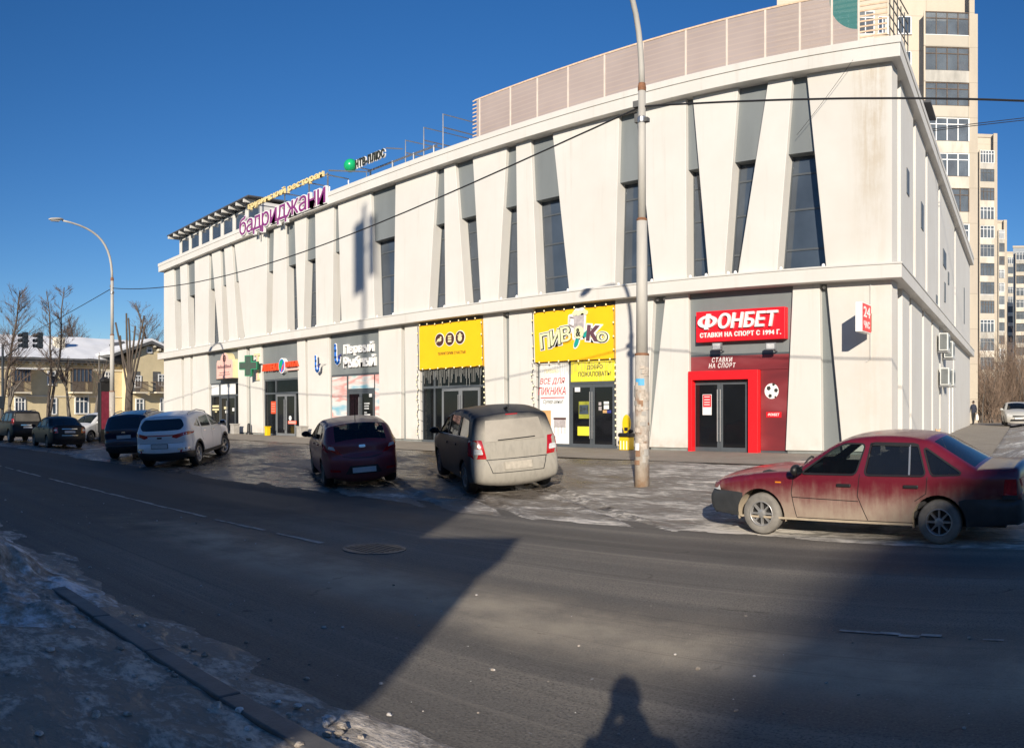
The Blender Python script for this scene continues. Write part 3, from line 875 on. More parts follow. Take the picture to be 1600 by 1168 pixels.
# ---- shop fronts
ZL = KZ(105); ZD = 2.72                           # lintel over the shop fronts, top of the doors
def shop_infill(i, z0=ZL, y=.13, mat='grey_panel'):
    w = LOWER[i]; e = lambda z, s: at_z(w, z, ZB, Z_LB, s)
    return MB().prism([(e(z0,0)-.05,z0),(e(z0,1)+.05,z0),(e(Z_LB,1)+.05,Z_LB+.03),(e(Z_LB,0)-.05,Z_LB+.03)], y, .58).build('sign_board', mat, bld)
def bars(mb, u0, u1, z0, z1, y0, y1): mb.box(u0, u1, y0, y1, z0, z1)
def shopfront(i, mull, dx, y=.18, pane_mat='shop_glass', frame='dark_frame', leaf='mid_frame', split=None, handle=True, low=None, trans=True):
    """mull: extra upright columns (photo px); dx: (left,right) px of the double door"""
    w = LOWER[i]; e = lambda z, s: at_z(w, z, ZB, Z_LB, s)
    u0, u1 = e(ZB+1,0)-.03, e(ZB+1,1)+.03
    d0, d1 = FA.u(dx[0], y), FA.u(dx[1], y)
    fr = MB()
    for u in [u0+.04]+[FA.u(m, y) for m in mull]+[u1-.04]: fr.box(u-.04, u+.04, y-.05, y+.06, ZB-.02, ZL)
    fr.box(u0, u1, y-.045, y+.055, ZL-.09, ZL+.02)
    if trans: fr.box(u0, u1, y-.048, y+.058, ZD, ZD+.10)
    fr.box(u0, d0, y-.046, y+.056, ZB-.02, ZB+.12); fr.box(d1, u1, y-.046, y+.056, ZB-.02, ZB+.12)
    sf = fr.build('shopfront', frame, bld)
    cut = sorted([u0+.04]+[FA.u(m, y) for m in mull]+[u1-.04]+[d0, d1])
    for a, b in zip(cut, cut[1:]):
        if b-a < .12: continue
        if not (a > d0-.05 and b < d1+.05): MB().box(a, b, y, y+.012, ZB+.1, ZD).build('pane', pane_mat, sf)
        MB().box(a, b, y+.001, y+.013, ZD+.1, ZL-.08).build('pane', pane_mat, sf)
    dm = (d0+d1)/2 if split is None else FA.u(split, y)
    for (a, b, s) in ((d0, dm-.004, 1), (dm+.004, d1, -1)):
        lf = MB(); q = .095
        lf.box(a, a+q, y-.06, y+.02, ZB+.03, ZD-.01); lf.box(b-q, b, y-.06, y+.02, ZB+.03, ZD-.01)
        lf.box(a+q, b-q, y-.058, y+.018, ZB+.03, ZB+.16); lf.box(a+q, b-q, y-.058, y+.018, ZD-.13, ZD-.01)
        dr = lf.build('door', leaf, bld, bevel=.006)
        MB().box(a+q-.01, b-q+.01, y-.03, y-.018, ZB+.15, ZD-.12).build('pane', 'door_glass', dr)
        if handle:
            hx = (b-q/2) if s > 0 else (a+q/2)
            hb = MB().tube([(hx,y-.13,ZB+.35),(hx,y-.13,ZD-.28)], .018, 8)
            for z in (ZB+.6, ZB+1.12, ZB+1.65): hb.tube([(hx,y-.13,z),(hx,y-.05,z)], .012, 6)
            hb.build('handle', 'steel', dr)
    return sf
# ---- the betting shop: red portal
shop_infill(12)
shopfront(12, [1186], (1084,1170), leaf='dark_frame')
def rect(px0, py0, px1, py1, dep=0):
    pm = (py0+py1)/2
    return FA.u(px0, dep), FA.u(px1, dep), FA.z(px0, py1, dep), FA.z(px0, py0, dep)
u0, u1 = FA.u(1077.5), FA.u(1186); ui0, ui1 = FA.u(1083.5), FA.u(1171)
pt = FA.thing('door_portal', 'bright red square door portal framing the dark double doors', 'door surround')
MB().prism([(u0,ZB),(ui0,ZB),(ui0,ZD+.02),(ui1,ZD+.02),(ui1,ZB),(u1,ZB),(u1,ZD+.30),(u0,ZD+.30)], -.10, .125).build('frame', 'portal_red', pt, bevel=.01)
w = LOWER[12]; e = lambda z, s: at_z(w, z, ZB, Z_LB, s)
ps = FA.thing('window_print', 'dark red sport print covering the glazing around the betting shop doors', 'poster')
MB().prism([(e(ZD+.30,0)+.02,ZD+.31),(e(ZD+.3,1)-.05,ZD+.31),(e(ZL,1)-.05,ZL-.06),(e(ZL,0)+.02,ZL-.06)], .105, .115).build('top_sheet', 'print_sport', ps)
MB().prism([(u1+.01,ZB+.1),(e(ZB,1)-.03,ZB+.1),(e(ZD+.3,1)-.05,ZD+.30),(u1+.01,ZD+.30)], .106, .116).build('side_sheet', 'print_sport', ps)
lettering('СТАВКИ', 'letter_white', ps, (FA.u(1112,.08), FA.u(1144,.08), FA.z(1112,566,.08), FA.z(1112,558.5,.08)), .095, .008, .01, .2, 1.25)
lettering('НА СПОРТ', 'letter_white', ps, (FA.u(1107,.08), FA.u(1149,.08), FA.z(1107,575,.08), FA.z(1107,567.5,.08)), .095, .008, .01, .2, 1.25)
bu, bz = FA.uz(1210, 611, .3); br_ = .235
ball = MB().disc((bu,bz), br_, .094, 28, .01).build('printed_ball', 'letter_white', ps)
for a, rr, q in ((2.4,.13,.075),(0.15,.15,.07),(-1.9,.15,.065),(1.25,.21,.05),(-.95,.215,.035)):
    cx, cz = bu+rr*cos(a), bz+rr*sin(a)
    MB().prism([(cx+q*cos(a+2*pi*k/5), cz+q*sin(a+2*pi*k/5)) for k in range(5)], .089, .0945).build('ball_patch', 'dark_print', ball)
r_ = (FA.u(1197,.08), FA.u(1220.5,.08), FA.z(1197,652,.08), FA.z(1197,643.5,.08))
MB().box(r_[0], r_[1], .092, .102, r_[2], r_[3]).build('badge', 'sign_red', ps)
lettering('ФОНБЕТ', 'letter_white', ps, (r_[0]+.06, r_[1]-.06, r_[2]+.045, r_[3]-.03), .086, .007, .02, .2)
bx = FA.thing('betting_sign', 'red box sign with raised white letters above the red door portal', 'sign')
d_ = -.02
a0, a1 = FA.u(1087,d_-.12), FA.u(1226,d_-.12); zz0, zz1 = KZ(127,D-.1), KZ(182,D-.1)
MB().box(a0, a1, d_-.10, .13, zz0, zz1).build('box', 'sign_red', bx, bevel=.015)
hh = zz1-zz0
uF = a0+.10+(a1-a0-.30)*.265
lettering('ОНБЕТ', 'letter_white', bx, (uF, a1-.20, zz0+hh*.40, zz0+hh*.90), d_-.19, .09, .022, .18, 1.0)
zf_, hf_ = zz0+hh*.65, hh*.25; cF, wF = (a0+.10+uF)/2-.02, (uF-a0-.10)/2-.03
fx = lambda x, z: (cF+x*wF+.18*(z*hf_), zf_+z*hf_)
ringo = [fx(cos(2*pi*k/28), .80*sin(2*pi*k/28)) for k in range(28)]; ringi = [fx(.62*cos(2*pi*k/28), .46*sin(2*pi*k/28)) for k in range(28)]
lf_ = MB()
for k in range(28): lf_.prism([ringo[k], ringo[(k+1)%28], ringi[(k+1)%28], ringi[k]], d_-.19, d_-.10)
lf_.prism([fx(-.19,-1), fx(.19,-1), fx(.19,1), fx(-.19,1)], d_-.192, d_-.10)
lf_.build('lettering', 'letter_white', bx)
lettering('СТАВКИ НА СПОРТ С 1994 Г.', 'letter_white', bx, (a0+.16, a1-.12, zz0+hh*.14, zz0+hh*.30), d_-.135, .035, .022, .0, 1.15)
for px, fl_ in ((1121,'small grey floodlight above the words over the red portal'), (1205,'small grey floodlight above the printed football')):
    fl = FA.thing('floodlight', fl_, 'floodlight', 'floodlights under the red sign')
    u, z = FA.uz(px, 541, -.3)
    MB().box(u-.16, u+.16, -.36, -.26, z-.11, z+.11).build('housing', 'mid_frame', fl, bevel=.01)
    MB().box(u-.13, u+.13, -.368, -.359, z-.08, z+.08).build('lens', 'lamp_clear', fl)
    MB().tube([(u,-.27,z),(u,.0,z-.12),(u,.14,z-.12)], .02, 6).build('arm', 'dark_frame', fl)
pr = FA.thing('door_poster', 'red and white notice taped inside the left betting shop door', 'poster')
r_ = rect(1098,616,1112,648,.14)
MB().box(r_[0], r_[1], .132, .138, r_[2], r_[3]).build('sheet', 'paper_white', pr)
MB().box(r_[0]+.015, r_[1]-.015, .128, .133, r_[2]+(r_[3]-r_[2])*.38, r_[3]-.015).build('red_field', 'poster_red', pr)
mm = MB()
for q in (.88,.74,.62,.5): mm.box(r_[0]+.06, r_[1]-.06, .125, .129, r_[2]+(r_[3]-r_[2])*q-.012, r_[2]+(r_[3]-r_[2])*q+.012)
mm.build('print_line', 'paper_white', pr)

# ---- beer shop
shop_infill(10, y=.10, mat='dark_frame')
shopfront(10, [892], (893,962), leaf='dark_frame')
yb = FA.thing('yellow_banner', 'bright yellow banner with a lettered badge over the beer shop doors', 'sign')
w = LOWER[10]; e = lambda z, s: at_z(w, z, ZB, Z_LB, s)
zb0, zb1 = ZL, Z_LB-.16
MB().prism([(e(zb0,0)+.03,zb0),(e(zb0,1)-.03,zb0),(e(zb1,1)-.03,zb1),(e(zb1,0)+.03,zb1)], -.03, .09).build('panel', 'yellow_banner', yb, bevel=.01)
yy = -.05
def arc_letters(s, px0, py0, px1, py1, hgt, rot, layers, parent):
    (ua, za), (ub, zb_) = FA.uz(px0, py0, yy), FA.uz(px1, py1, yy)
    n = len(s)
    for i, ch in enumerate(s):
        t = (i+.5)/n
        u = ua+(ub-ua)*t; z = za+(zb_-za)*t
        for k, (mat, off, y) in enumerate(layers):
            me = text_mesh(ch, .5, off)
            ref = text_mesh(ch, .5, .03)
            X = [v.co.x for v in ref.vertices]; Y = [v.co.y for v in ref.vertices]
            cx, cy = (min(X)+max(X))/2, (min(Y)+max(Y))/2; s_ = hgt/(max(Y)-min(Y)); sx = (ub-ua)/n*.98/(max(X)-min(X))
            for v in me.vertices:
                a, b = (v.co.x-cx)*sx, (v.co.y-cy)*s_
                v.co = (u+a*cos(rot)-b*sin(rot), y+(.5-v.co.z)*.02, z+a*sin(rot)+b*cos(rot))
            me.materials.clear(); me.materials.append(M[mat])
            o = bpy.data.objects.new('letter' if k == len(layers)-1 else 'letter_backing', me); COL.objects.link(o); o.parent = parent
LAY = [('letter_white',.10,-.055),('dark_print',.055,-.078),('cream_print',.012,-.10)]
arc_letters('ПИВ', 845, 535, 893, 519, .56, .10, LAY, yb)
arc_letters('К', 917.5, 517.5, 936, 523, .52, -.12, [('letter_white',.13,-.055),('plum_print',.05,-.08)], yb)
arc_letters('о', 933, 526, 950, 527, .34, -.10, LAY, yb)
bu, bz = FA.uz(904.5, 503, yy)
mg = MB()
mg.prism(rounded([(bu-0.281,bz-.62),(bu+0.265,bz-.62),(bu+0.312,bz+.30),(bu+0.234,bz+.50),(bu-0.172,bz+.50),(bu-0.281,bz+.30),(bu-0.484,bz+.30),(bu-0.499,bz-.16),(bu-0.312,bz-.26)], .10, 4), -.052, -.03)
mg.build('badge_backing', 'letter_white', yb)
mg = MB(); mg.prism(rounded([(bu-0.211,bz-.52),(bu+0.211,bz-.52),(bu+0.242,bz+.30),(bu-0.211,bz+.30)], .06, 3), -.074, -.05); mg.build('mug', 'mug_grey', yb)
mg = MB()
for k in range(7): mg.disc((bu-0.187+.085*k, bz+.31+.035*(k%2)), .085, -.08+.0015*k, 12, .02)
mg.build('foam', 'cream_print', yb)
hd = MB().tube([(bu-0.203,-.07,bz+.18),(bu-0.390,-.07,bz+.20),(bu-0.406,-.07,bz-.06),(bu-0.203,-.07,bz-.14)], .04, 6); hd.build('mug_handle', 'mug_grey', yb)
mg = MB(); mg.disc((bu+0.016,bz-.36), .22, -.09, 20, .02); mg.build('badge_disc', 'cream_print', yb)
lettering('&', 'dark_print', yb, (bu-0.094, bu+0.109, bz-.50, bz-.22), -.112, .02, .02)
for (du, dz, rt) in ((-.10,-.72,1.1),(.35,-.42,.75)):
    for (mat, s_, y) in (('letter_white',1.35,-.052),('teal_print',1.0,-.075)):
        pts = []
        for k in range(16):
            a = 2*pi*k/16; p_ = (cos(a)*.17*s_, sin(a)*.085*s_)
            pts.append((bu+du+p_[0]*cos(rt)-p_[1]*sin(rt), bz+dz+p_[0]*sin(rt)+p_[1]*cos(rt)))
        MB().prism(pts, y, y+.02).build('leaf', mat, yb)
# window prints beside and over its doors
wp = FA.thing('picnic_poster', 'tall white picnic poster with red handwriting beside the beer shop doors', 'poster')
r_ = (e(ZB+1,0)+.06, FA.u(890,.14), ZB+.14, ZL-.02)
MB().box(r_[0], r_[1], .105, .115, r_[2], r_[3]).build('sheet', 'paper_white', wp)
def onp(px0, py0, px1, py1): return (FA.u(px0,.11), FA.u(px1,.11), FA.z(px0,py1,.11), FA.z(px0,py0,.11))
lettering('ВСЕ ДЛЯ', 'red_print', wp, onp(844,591,883,602), .095, .006, .0, .25)
lettering('ПИКНИКА', 'red_print', wp, onp(841.5,605,884,617), .095, .006, .0, .25)
MB().box(FA.u(845,.11), FA.u(882,.11), .096, .102, FA.z(845,622,.11), FA.z(845,620.6,.11)).build('underline', 'red_print', wp)
lettering('Супер цены!', 'dark_print', wp, onp(849,624,880,631.5), .095, .006, -.01, .35)
lettering('ПИВ&Ко', 'cream_edge', wp, onp(851,577,873,583), .095, .006, .02, .0)
q = onp(842,641,861,686)
MB().box(q[0], q[1], .096, .102, q[2], q[3]).build('charcoal_bag', 'kraft', wp)
lettering('УГОЛЬ', 'brown_print', wp, (q[0]+.06,q[1]-.03,q[2]+(q[3]-q[2])*.42,q[2]+(q[3]-q[2])*.58), .088, .007, .01)
q = onp(866,653,884,681)
gm = MB(); gm.box(q[0],q[1],.095,.102,q[2]+(q[3]-q[2])*.5,q[3])
for x in (.03,.35,.65,.95): gm.box(q[0]+(q[1]-q[0])*x-.012, q[0]+(q[1]-q[0])*x+.012, .095,.102,q[2]+(.0 if x in(.35,) else .1),q[2]+(q[3]-q[2])*.55)
gm.build('brazier_print', 'mug_grey', wp)
gm = MB(); gm.box(q[0]-.02,q[1]+.02,.092,.098,q[3]-.05,q[3]+.02); gm.build('brazier_coals', 'brown_print', wp)
wl = FA.thing('welcome_panel', 'lemon yellow welcome panel with two dark words over the doors', 'sign')
r_ = (FA.u(892,.14)+.03, e(ZL,1)-.02, ZD+.08, ZL-.02)
MB().box(r_[0], r_[1], .102, .114, r_[2], r_[3]).build('panel', 'lemon', wl)
hh = r_[3]-r_[2]; ww = r_[1]-r_[0]
lettering('ДОБРО', 'dark_print', wl, (r_[0]+ww*.36, r_[0]+ww*.70, r_[2]+hh*.55, r_[2]+hh*.78), .094, .008, .005)
lettering('ПОЖАЛОВАТЬ!', 'dark_print', wl, (r_[0]+ww*.17, r_[0]+ww*.88, r_[2]+hh*.24, r_[2]+hh*.47), .094, .008, .005)
st = FA.thing('offer_poster', 'olive green two plus one offer poster inside the left beer shop door', 'poster')
q = onp(904,627,920,653.5); MB().box(q[0],q[1],.125,.13,q[2],q[3]).build('sheet', 'olive_interior', st)
MB().box(q[0]+.02,q[1]-.02,.121,.126,q[2]+.15,q[3]-.12).build('print_field', 'far_glass', st)
lettering('2+1', 'dark_print', st, (q[0]+.03,q[1]-.03,q[2]+.25,q[2]+.42), .116, .006, .02)
st = FA.thing('lower_poster', 'small yellow poster low on the left beer shop door', 'poster')
q = onp(902,666,920,680); MB().box(q[0],q[1],.125,.13,q[2],q[3]).build('sheet', 'lemon', st)
st = FA.thing('door_sticker', 'cluster of pale payment stickers on the right beer shop door', 'sticker')
for (a,b,c,d,m_) in ((935,628,939,633,'mug_grey'),(935,635,939.5,641,'mug_grey'),(943,627,951,631,'paper_white'),(943,632.5,951,639,'paper_white'),(941.5,640.5,948,645,'kraft'),(948,640.5,954.5,645,'navy_sign')):
    q = onp(a,b,c,d); MB().box(q[0],q[1],.125,.13,q[2],q[3]).build('sticker', m_, st)
st = FA.thing('plate_sticker', 'small white plate at the top of the left beer shop door', 'sticker')
q = onp(898,605,906,612); MB().box(q[0],q[1],.115,.13,q[2],q[3]).build('plate', 'paper_white', st)

# ---- first yellow banner shop
shop_infill(8, y=.10, mat='dark_frame')
shopfront(8, [680], (692,751), leaf='mid_frame', frame='dark_frame')
y2 = FA.thing('yellow_banner', 'bright yellow banner with three brown round icons over a dark shop front', 'sign')
w = LOWER[8]; e = lambda z, s: at_z(w, z, ZB, Z_LB, s)
MB().prism([(e(zb0,0)+.03,zb0-.04),(e(zb0,1)-.03,zb0-.04),(e(zb1,1)-.03,zb1),(e(zb1,0)+.03,zb1)], -.03, .09).build('panel', 'yellow_banner', y2, bevel=.01)
for n_, (px, py) in enumerate(((687,531),(703,529.5),(719,527))):
    u, z = FA.uz(px, py, -.04)
    MB().disc((u,z), .285, -.045, 24, .02).build('icon_rim', 'letter_white', y2)
    ic = MB().disc((u,z), .255, -.055, 24, .015).build('icon', 'brown_print', y2)
    g = MB()
    if n_ == 0: g.blob((u,-.058,z), .13, .008, .07); g.prism([(u-.2,z-.14),(u-.09,z-.05),(u-.13,z+.02)], -.062, -.054); g.disc((u+.08,z+.09),.05,-.062,10,.008)
    elif n_ == 1:
        for q in (-.12,-.02,.08): g.box(u-.10,u+.10,-.062,-.054,z+q,z+q+.07)
    else:
        g.disc((u,z-.03),.12,-.062,14,.008); g.box(u-.13,u+.13,-.064,-.055,z+.07,z+.11); g.disc((u,z+.13),.06,-.062,12,.008)
    g.build('icon_print', 'cream_edge', ic)
lettering('ТЕРРИТОРИЯ СЧАСТЬЯ', 'brown_print', y2, (FA.u(684,-.04), FA.u(727,-.04), FA.z(684,555,-.04), FA.z(684,550.5,-.04)), -.042, .010, .0, .0, 1.1)
g = thing('goods_shelf', 'olive green goods shelf standing inside the dark shop front', 'shelf', FA.o, FA.rz)
ua, ub = FA.u(676,2.2), FA.u(688,2.2)
MB().box(ua,ub,1.9,2.4,ZB+.02,ZB+1.9).build('cabinet', 'olive_interior', g)
MB().box(ua+.05,ub-.05,1.88,1.905,ZB+1.2,ZB+1.25).build('rail', 'dark_frame', g)
g = thing('goods_shelf', 'low olive counter seen through the doors of the dark shop', 'shelf', FA.o, FA.rz)
MB().box(FA.u(718,2.5),FA.u(748,2.5),2.2,2.8,ZB+.02,ZB+1.05).build('cabinet', 'olive_interior', g)
MB().box(FA.u(718,2.5),FA.u(748,2.5),2.15,2.85,ZB+1.05,ZB+1.10).build('counter_top', 'dark_frame', g)
MB().box(FA.u(712,3.5),FA.u(744,3.5),3.4,3.7,ZB+1.4,ZB+1.9).build('back_shelf', 'olive_interior', g)

# ---- string lights round both yellow banners
def garland(w, label, left_drop):
    g = FA.thing('string_lights', label, 'string lights', 'string lights round the yellow banners')
    e = lambda z, s: at_z(w, z, ZB, Z_LB, s)
    zt, zb = zb1+.02, zb0-.02
    cab, spots = MB(), []
    loop = [(e(zb,0),zb),(e(zt,0),zt),(e(zt,1),zt),(e(zb,1),zb),(e(zb,0),zb)]
    for (a, b) in zip(loop, loop[1:]):
        n = max(3, int(hypot(b[0]-a[0], b[1]-a[1])/.44))
        pts = [(a[0]+(b[0]-a[0])*i/(3*n), -.06-.02*random.random(), a[1]+(b[1]-a[1])*i/(3*n)+random.uniform(-.02,.02)) for i in range(3*n+1)]
        cab.tube(pts, .011, 5)
        for i in range(n):
            p_ = pts[3*i+1]; spots.append((p_[0], p_[1]-.04, p_[2]))
    for (sd_, z0) in ((0, ZB+.15), (1, ZB+.2)):
        n = 14
        pts = [(e(zb+(z0-zb)*i/n, sd_)+(-.10+.05*sin(i*1.9) if sd_ == 0 else .02), -.05, zb+(z0-zb)*i/n) for i in range(n+1)]
        cab.tube(pts, .012, 5)
        for i in range(1, n): spots.append((pts[i][0]+.02, -.085, pts[i][2]))
        if sd_ == 0:
            for i in range(2, n, 2): cab.tube([pts[i], (pts[i][0]+.2, .1, pts[i][2]-.1)], .008, 4)
    cab.build('cable', 'black', g)
    b0_ = MB().blob((0,0,0), .030, .030, .038, 8, 5).build('bulb', 'bulb', g, True)
    b0_.location = spots[0]
    for p_ in spots[1:]:
        b_ = b0_.copy(); COL.objects.link(b_); b_.location = p_
    ic = MB(); u0, u1 = e(zb,0)+.15, e(zb,1)-.1
    n = int((u1-u0)/.075)
    for i in range(n):
        u = u0+(u1-u0)*i/n+random.uniform(-.02,.02); l = random.choice((.25,.35,.45,.6,.75))
        ic.tube([(u,.03,zb-.02),(u+random.uniform(-.015,.015),.03,zb-l)], .0065 if left_drop else .0035, 4)
    ic.build('icicle_strands', 'hang_wire', g)['kind'] = 'stuff'
garland(LOWER[8], 'light bulb string and icicle strands round the banner with round icons', True)
garland(LOWER[10], 'light bulb string and icicle strands round the beer shop banner', False)

# ---- fish shop
shop_infill(6, y=.12)
shopfront(6, [544], (545,586), leaf='dark_frame')
fs = FA.thing('fish_shop_sign', 'white raised two line lettering with a blue fish hook mark on grey', 'sign')
u0, u1 = FA.u(537,.05), FA.u(586,.05)
lettering('Первый', 'letter_white', fs, (u0, u1-.10, FA.z(562,551,.05)-.1, FA.z(562,540,.05)+.15), .02, .10, .03)
lettering('Рыбный', 'letter_white', fs, (u0, u1+.05, FA.z(562,568,.05)-.15, FA.z(562,558,.05)+.10), .02, .10, .03)
def hook(parent, u, z, s, y):
    for (mat, q, yy_) in (('letter_white',.15,y+.03),('blue_sign',.10,y)):
        m = MB(); P = [(-.10,.95),(-.06,.5),(-.06,0),(.02,-.38),(.22,-.52),(.40,-.40),(.47,-.05)]
        for (a, b) in zip(P, P[1:]):
            n = Vector((-(b[1]-a[1]), b[0]-a[0])).normalized()*q
            m.prism([(u+s*(a[0]-n.x),z+s*(a[1]-n.y)),(u+s*(b[0]-n.x),z+s*(b[1]-n.y)),(u+s*(b[0]+n.x),z+s*(b[1]+n.y)),(u+s*(a[0]+n.x),z+s*(a[1]+n.y))], yy_, yy_+.05)
        for a in P: m.disc((u+s*a[0], z+s*a[1]), q*s, yy_, 12, .05)
        m.build('hook_mark' if mat == 'blue_sign' else 'mark_backing', mat, parent)
    m = MB(); m.prism([(u+s*.30,z+s*.0),(u+s*.52,z+s*.15),(u+s*.80,z+s*.22),(u+s*.60,z+s*.0),(u+s*.55,z-s*.18)], y-.02, y+.03); m.build('tail_mark', 'navy_sign', parent)
hook(fs, FA.u(525.5,.05), FA.z(525,558,.05), .62, .0)
h2 = FA.thing('projecting_sign', 'small blue hook shaped sign standing off the wall beside the fish shop', 'sign')
hook(h2, FA.u(494.5,-.25), FA.z(494.5,572,-.25), .52, -.30)
MB().tube([(FA.u(497,-.2),-.27,FA.z(497,570,-.2)),(FA.u(505,-.2),.02,FA.z(505,568.5,-.2))], .012, 6).build('bracket', 'steel', h2)
fp = FA.thing('window_print', 'pink and teal fish print on the glazing of the fish shop', 'poster')
w = LOWER[6]; e = lambda z, s: at_z(w, z, ZB, Z_LB, s)
MB().box(e(ZB+1,0)+.08, FA.u(543,.14)-.02, .105, .115, ZB+.14, ZL-.1).build('side_sheet', 'print_fish', fp)
MB().box(FA.u(545,.14)+.02, FA.u(586,.14)-.03, .106, .116, ZD+.12, ZL-.1).build('top_sheet', 'print_fish', fp)
MB().box(FA.u(587,.14), e(ZB+1,1)-.05, .107, .117, ZB+.14, ZL-.1).build('edge_sheet', 'print_fish', fp)
st = FA.thing('door_sticker', 'white opening hours stickers on the fish shop door', 'sticker')
for (a,b,c,d) in ((569,629,577,631),(569,633,576,635),(569,637,576,639),(569,643,573,645),(569,646.5,578,648.5),(576.5,615,581,620)):
    q = onp(a,b,c,d); MB().box(q[0],q[1],.115,.125,q[2],q[3]).build('sticker', 'paper_white', st)

# ---- pharmacy
shop_infill(4, y=.12)
shopfront(4, [432], (433,463), leaf='mid_frame')
ph = FA.thing('pharmacy_sign', 'red raised pharmacy lettering with a round leaf mark on grey', 'sign')
q = lambda a,b,c,d: (FA.u(a,-.1), FA.u(c,-.1), FA.z((a+c)/2,d,-.1), FA.z((a+c)/2,b,-.1))
b_ = q(409,568,435,579); lettering('АПТЕКА', 'orange_sign', ph, b_, -.10, .14, .03)
b_ = q(445,564,465,572.5); lettering('ВИТА', 'orange_sign', ph, b_, -.10, .14, .03)
b_ = q(446.5,575,465,578); MB().box(b_[0], b_[1], -.08, .12, b_[2], b_[3]).build('underline_box', 'pink_sign', ph)
b_ = q(409,566,465,581); MB().box(b_[0], b_[1], .05, .118, (b_[2]+b_[3])/2-.03, (b_[2]+b_[3])/2+.03).build('rail', 'dark_frame', ph)
u, z = FA.uz(440, 571, -.12); g = MB()
for (mat, r0, y) in (('letter_white',.33,-.11),('blue_sign',.28,-.13)):
    MB().prism([(u+cos(2*pi*k/20)*r0, z+sin(2*pi*k/20)*r0*1.25) for k in range(20)], y, .1 if mat == 'letter_white' else y+.03).build('round_mark', mat, ph)
MB().prism([(u-.2,z-.25),(u+.02,z-.05),(u+.16,z+.32),(u-.08,z+.25),(u-.24,z+.02)], -.145, -.125).build('leaf_mark', 'ball_green', ph)
MB().prism([(u-.05,z-.38),(u+.2,z-.15),(u+.24,z+.12),(u+.08,z-.05)], -.146, -.126).build('leaf_mark', 'orange_sign', ph)
for n_, (a,b,c,d,lab) in enumerate(((423.5,627,430.5,646,'tall orange red notice on the pharmacy side glass'),(450,657,463,662,'low orange red strip on the right pharmacy door'))):
    st = FA.thing('door_notice', lab, 'sticker'); b_ = onp(a,b,c,d)
    MB().box(b_[0], b_[1], .11, .125, b_[2], b_[3]).build('sheet', 'orange_sign', st)
    mm = MB()
    for k_ in range(4):
        z_ = b_[3]-(b_[3]-b_[2])*(.2+.2*k_); mm.box(b_[0]+.05,b_[1]-.05,.106,.111,z_-.012,z_+.012)
    mm.build('print_line', 'pink_sign', st)
st = FA.thing('door_notice', 'small round white sticker on the right pharmacy door', 'sticker'); u, z = FA.uz(459, 653, .34); MB().disc((u,z), .13, .115, 16, .01).build('sheet', 'paper_white', st)
# green cross standing out from the wall
gc = FA.thing('pharmacy_cross', 'green pharmacy cross light box standing out from the white wall', 'sign')
cu, cz = FA.uz(387.5, 571, -.7); ry = -.7
rot = .55
def crossbox(a, wd, th, parent, name, mat, dy):
    P = [(-wd,-a),(wd,-a),(wd,-wd),(a,-wd),(a,wd),(wd,wd),(wd,a),(-wd,a),(-wd,wd),(-a,wd),(-a,-wd),(-wd,-wd)]
    m = MB().prism(P, dy, dy+th)
    m.v = [(cu+x*cos(rot)+y*sin(rot)*-1, ry+x*sin(rot)+y*cos(rot), cz+z) for x, y, z in m.v]
    return m.build(name, mat, parent)
crossbox(.58, .22, .24, gc, 'body', 'green_sign', 0)
crossbox(.54, .18, .02, gc, 'face', 'cross_face', -.015)
MB().tube([(cu+.3,ry+.35,cz+.1),(cu+.35,.02,cz+.1)], .03, 6).build('bracket', 'steel', gc)
fs2 = FA.thing('wall_sign', 'narrow cream letter shaped sign with brown edges beside the green cross', 'sign')
u, z = FA.uz(401.5, 573, -.05); uw = .22
MB().prism([(u-.10,z-.75),(u+.28,z-.75),(u+.28,z-.62),(u+.17,z-.62),(u+.17,z+.62),(u+.28,z+.62),(u+.28,z+.75),(u-.30,z+.75),(u-.30,z+.62),(u+.0,z+.62),(u+.0,z-.62),(u-.10,z-.62)], -.10, .0).build('letter_box', 'cream_edge', fs2)
MB().prism([(u+.02,z-.70),(u+.15,z-.70),(u+.15,z+.70),(u+.02,z+.70)], -.115, -.10).build('face', 'pink_sign', fs2)

# ---- first shop with the pink plaque
shop_infill(2, y=.12)
shopfront(2, [344], (346,369), leaf='dark_frame')
pq = FA.thing('plaque_sign', 'pink arched plaque sign with cream sides above the corner shop', 'sign')
u0, u1 = FA.u(338,-.35), FA.u(363.5,-.35); z0, z1 = FA.z(350,591,-.35), FA.z(350,562,-.35); um = (u0+u1)/2; hw = (u1-u0)/2
P = [(u0,z0),(u1,z0),(u1,z1-.15),(u1-.1,z1),(um+hw*.5,z1)]+[(um+hw*.5*cos(a), z1+.42*sin(a)) for a in lin(.15,pi-.15,9)]+[(um-hw*.5,z1),(u0+.1,z1),(u0,z1-.15)]
MB().prism(P, -.33, .10).build('box', 'cream_edge', pq)
MB().prism([(um+(a-um)*.97, z0+(b-z0)*.985+.01) for a, b in P], -.345, -.33).build('face', 'pink_sign', pq)
g = MB()
for k_ in range(8):
    a = 2*pi*k_/8; g.disc((um+.16*cos(a), z1+.08+.16*sin(a)), .06, -.355, 10, .012)
g.disc((um,z1+.08), .07, -.358, 12, .012); g.build('rosette', 'brown_print', pq)
for (zz, hh, k_) in ((.55,.22,.84),(.30,.05,.6),(.18,.05,.7)):
    g = MB(); n = 14 if hh > .1 else 18
    for i in range(n):
        a = um-hw*k_+2*hw*k_*i/n; g.box(a, a+2*hw*k_/n*.6, -.352, -.343, z0+(z1-z0)*zz, z0+(z1-z0)*zz+hh*random.uniform(.55,1))
    o_ = g.build('print_line', 'plum_print', pq); o_['kind'] = 'stuff'
MB().box(u0-.05, u1+.05, -.33, .1, z0-.07, z0-.01).build('tray', 'black', pq)
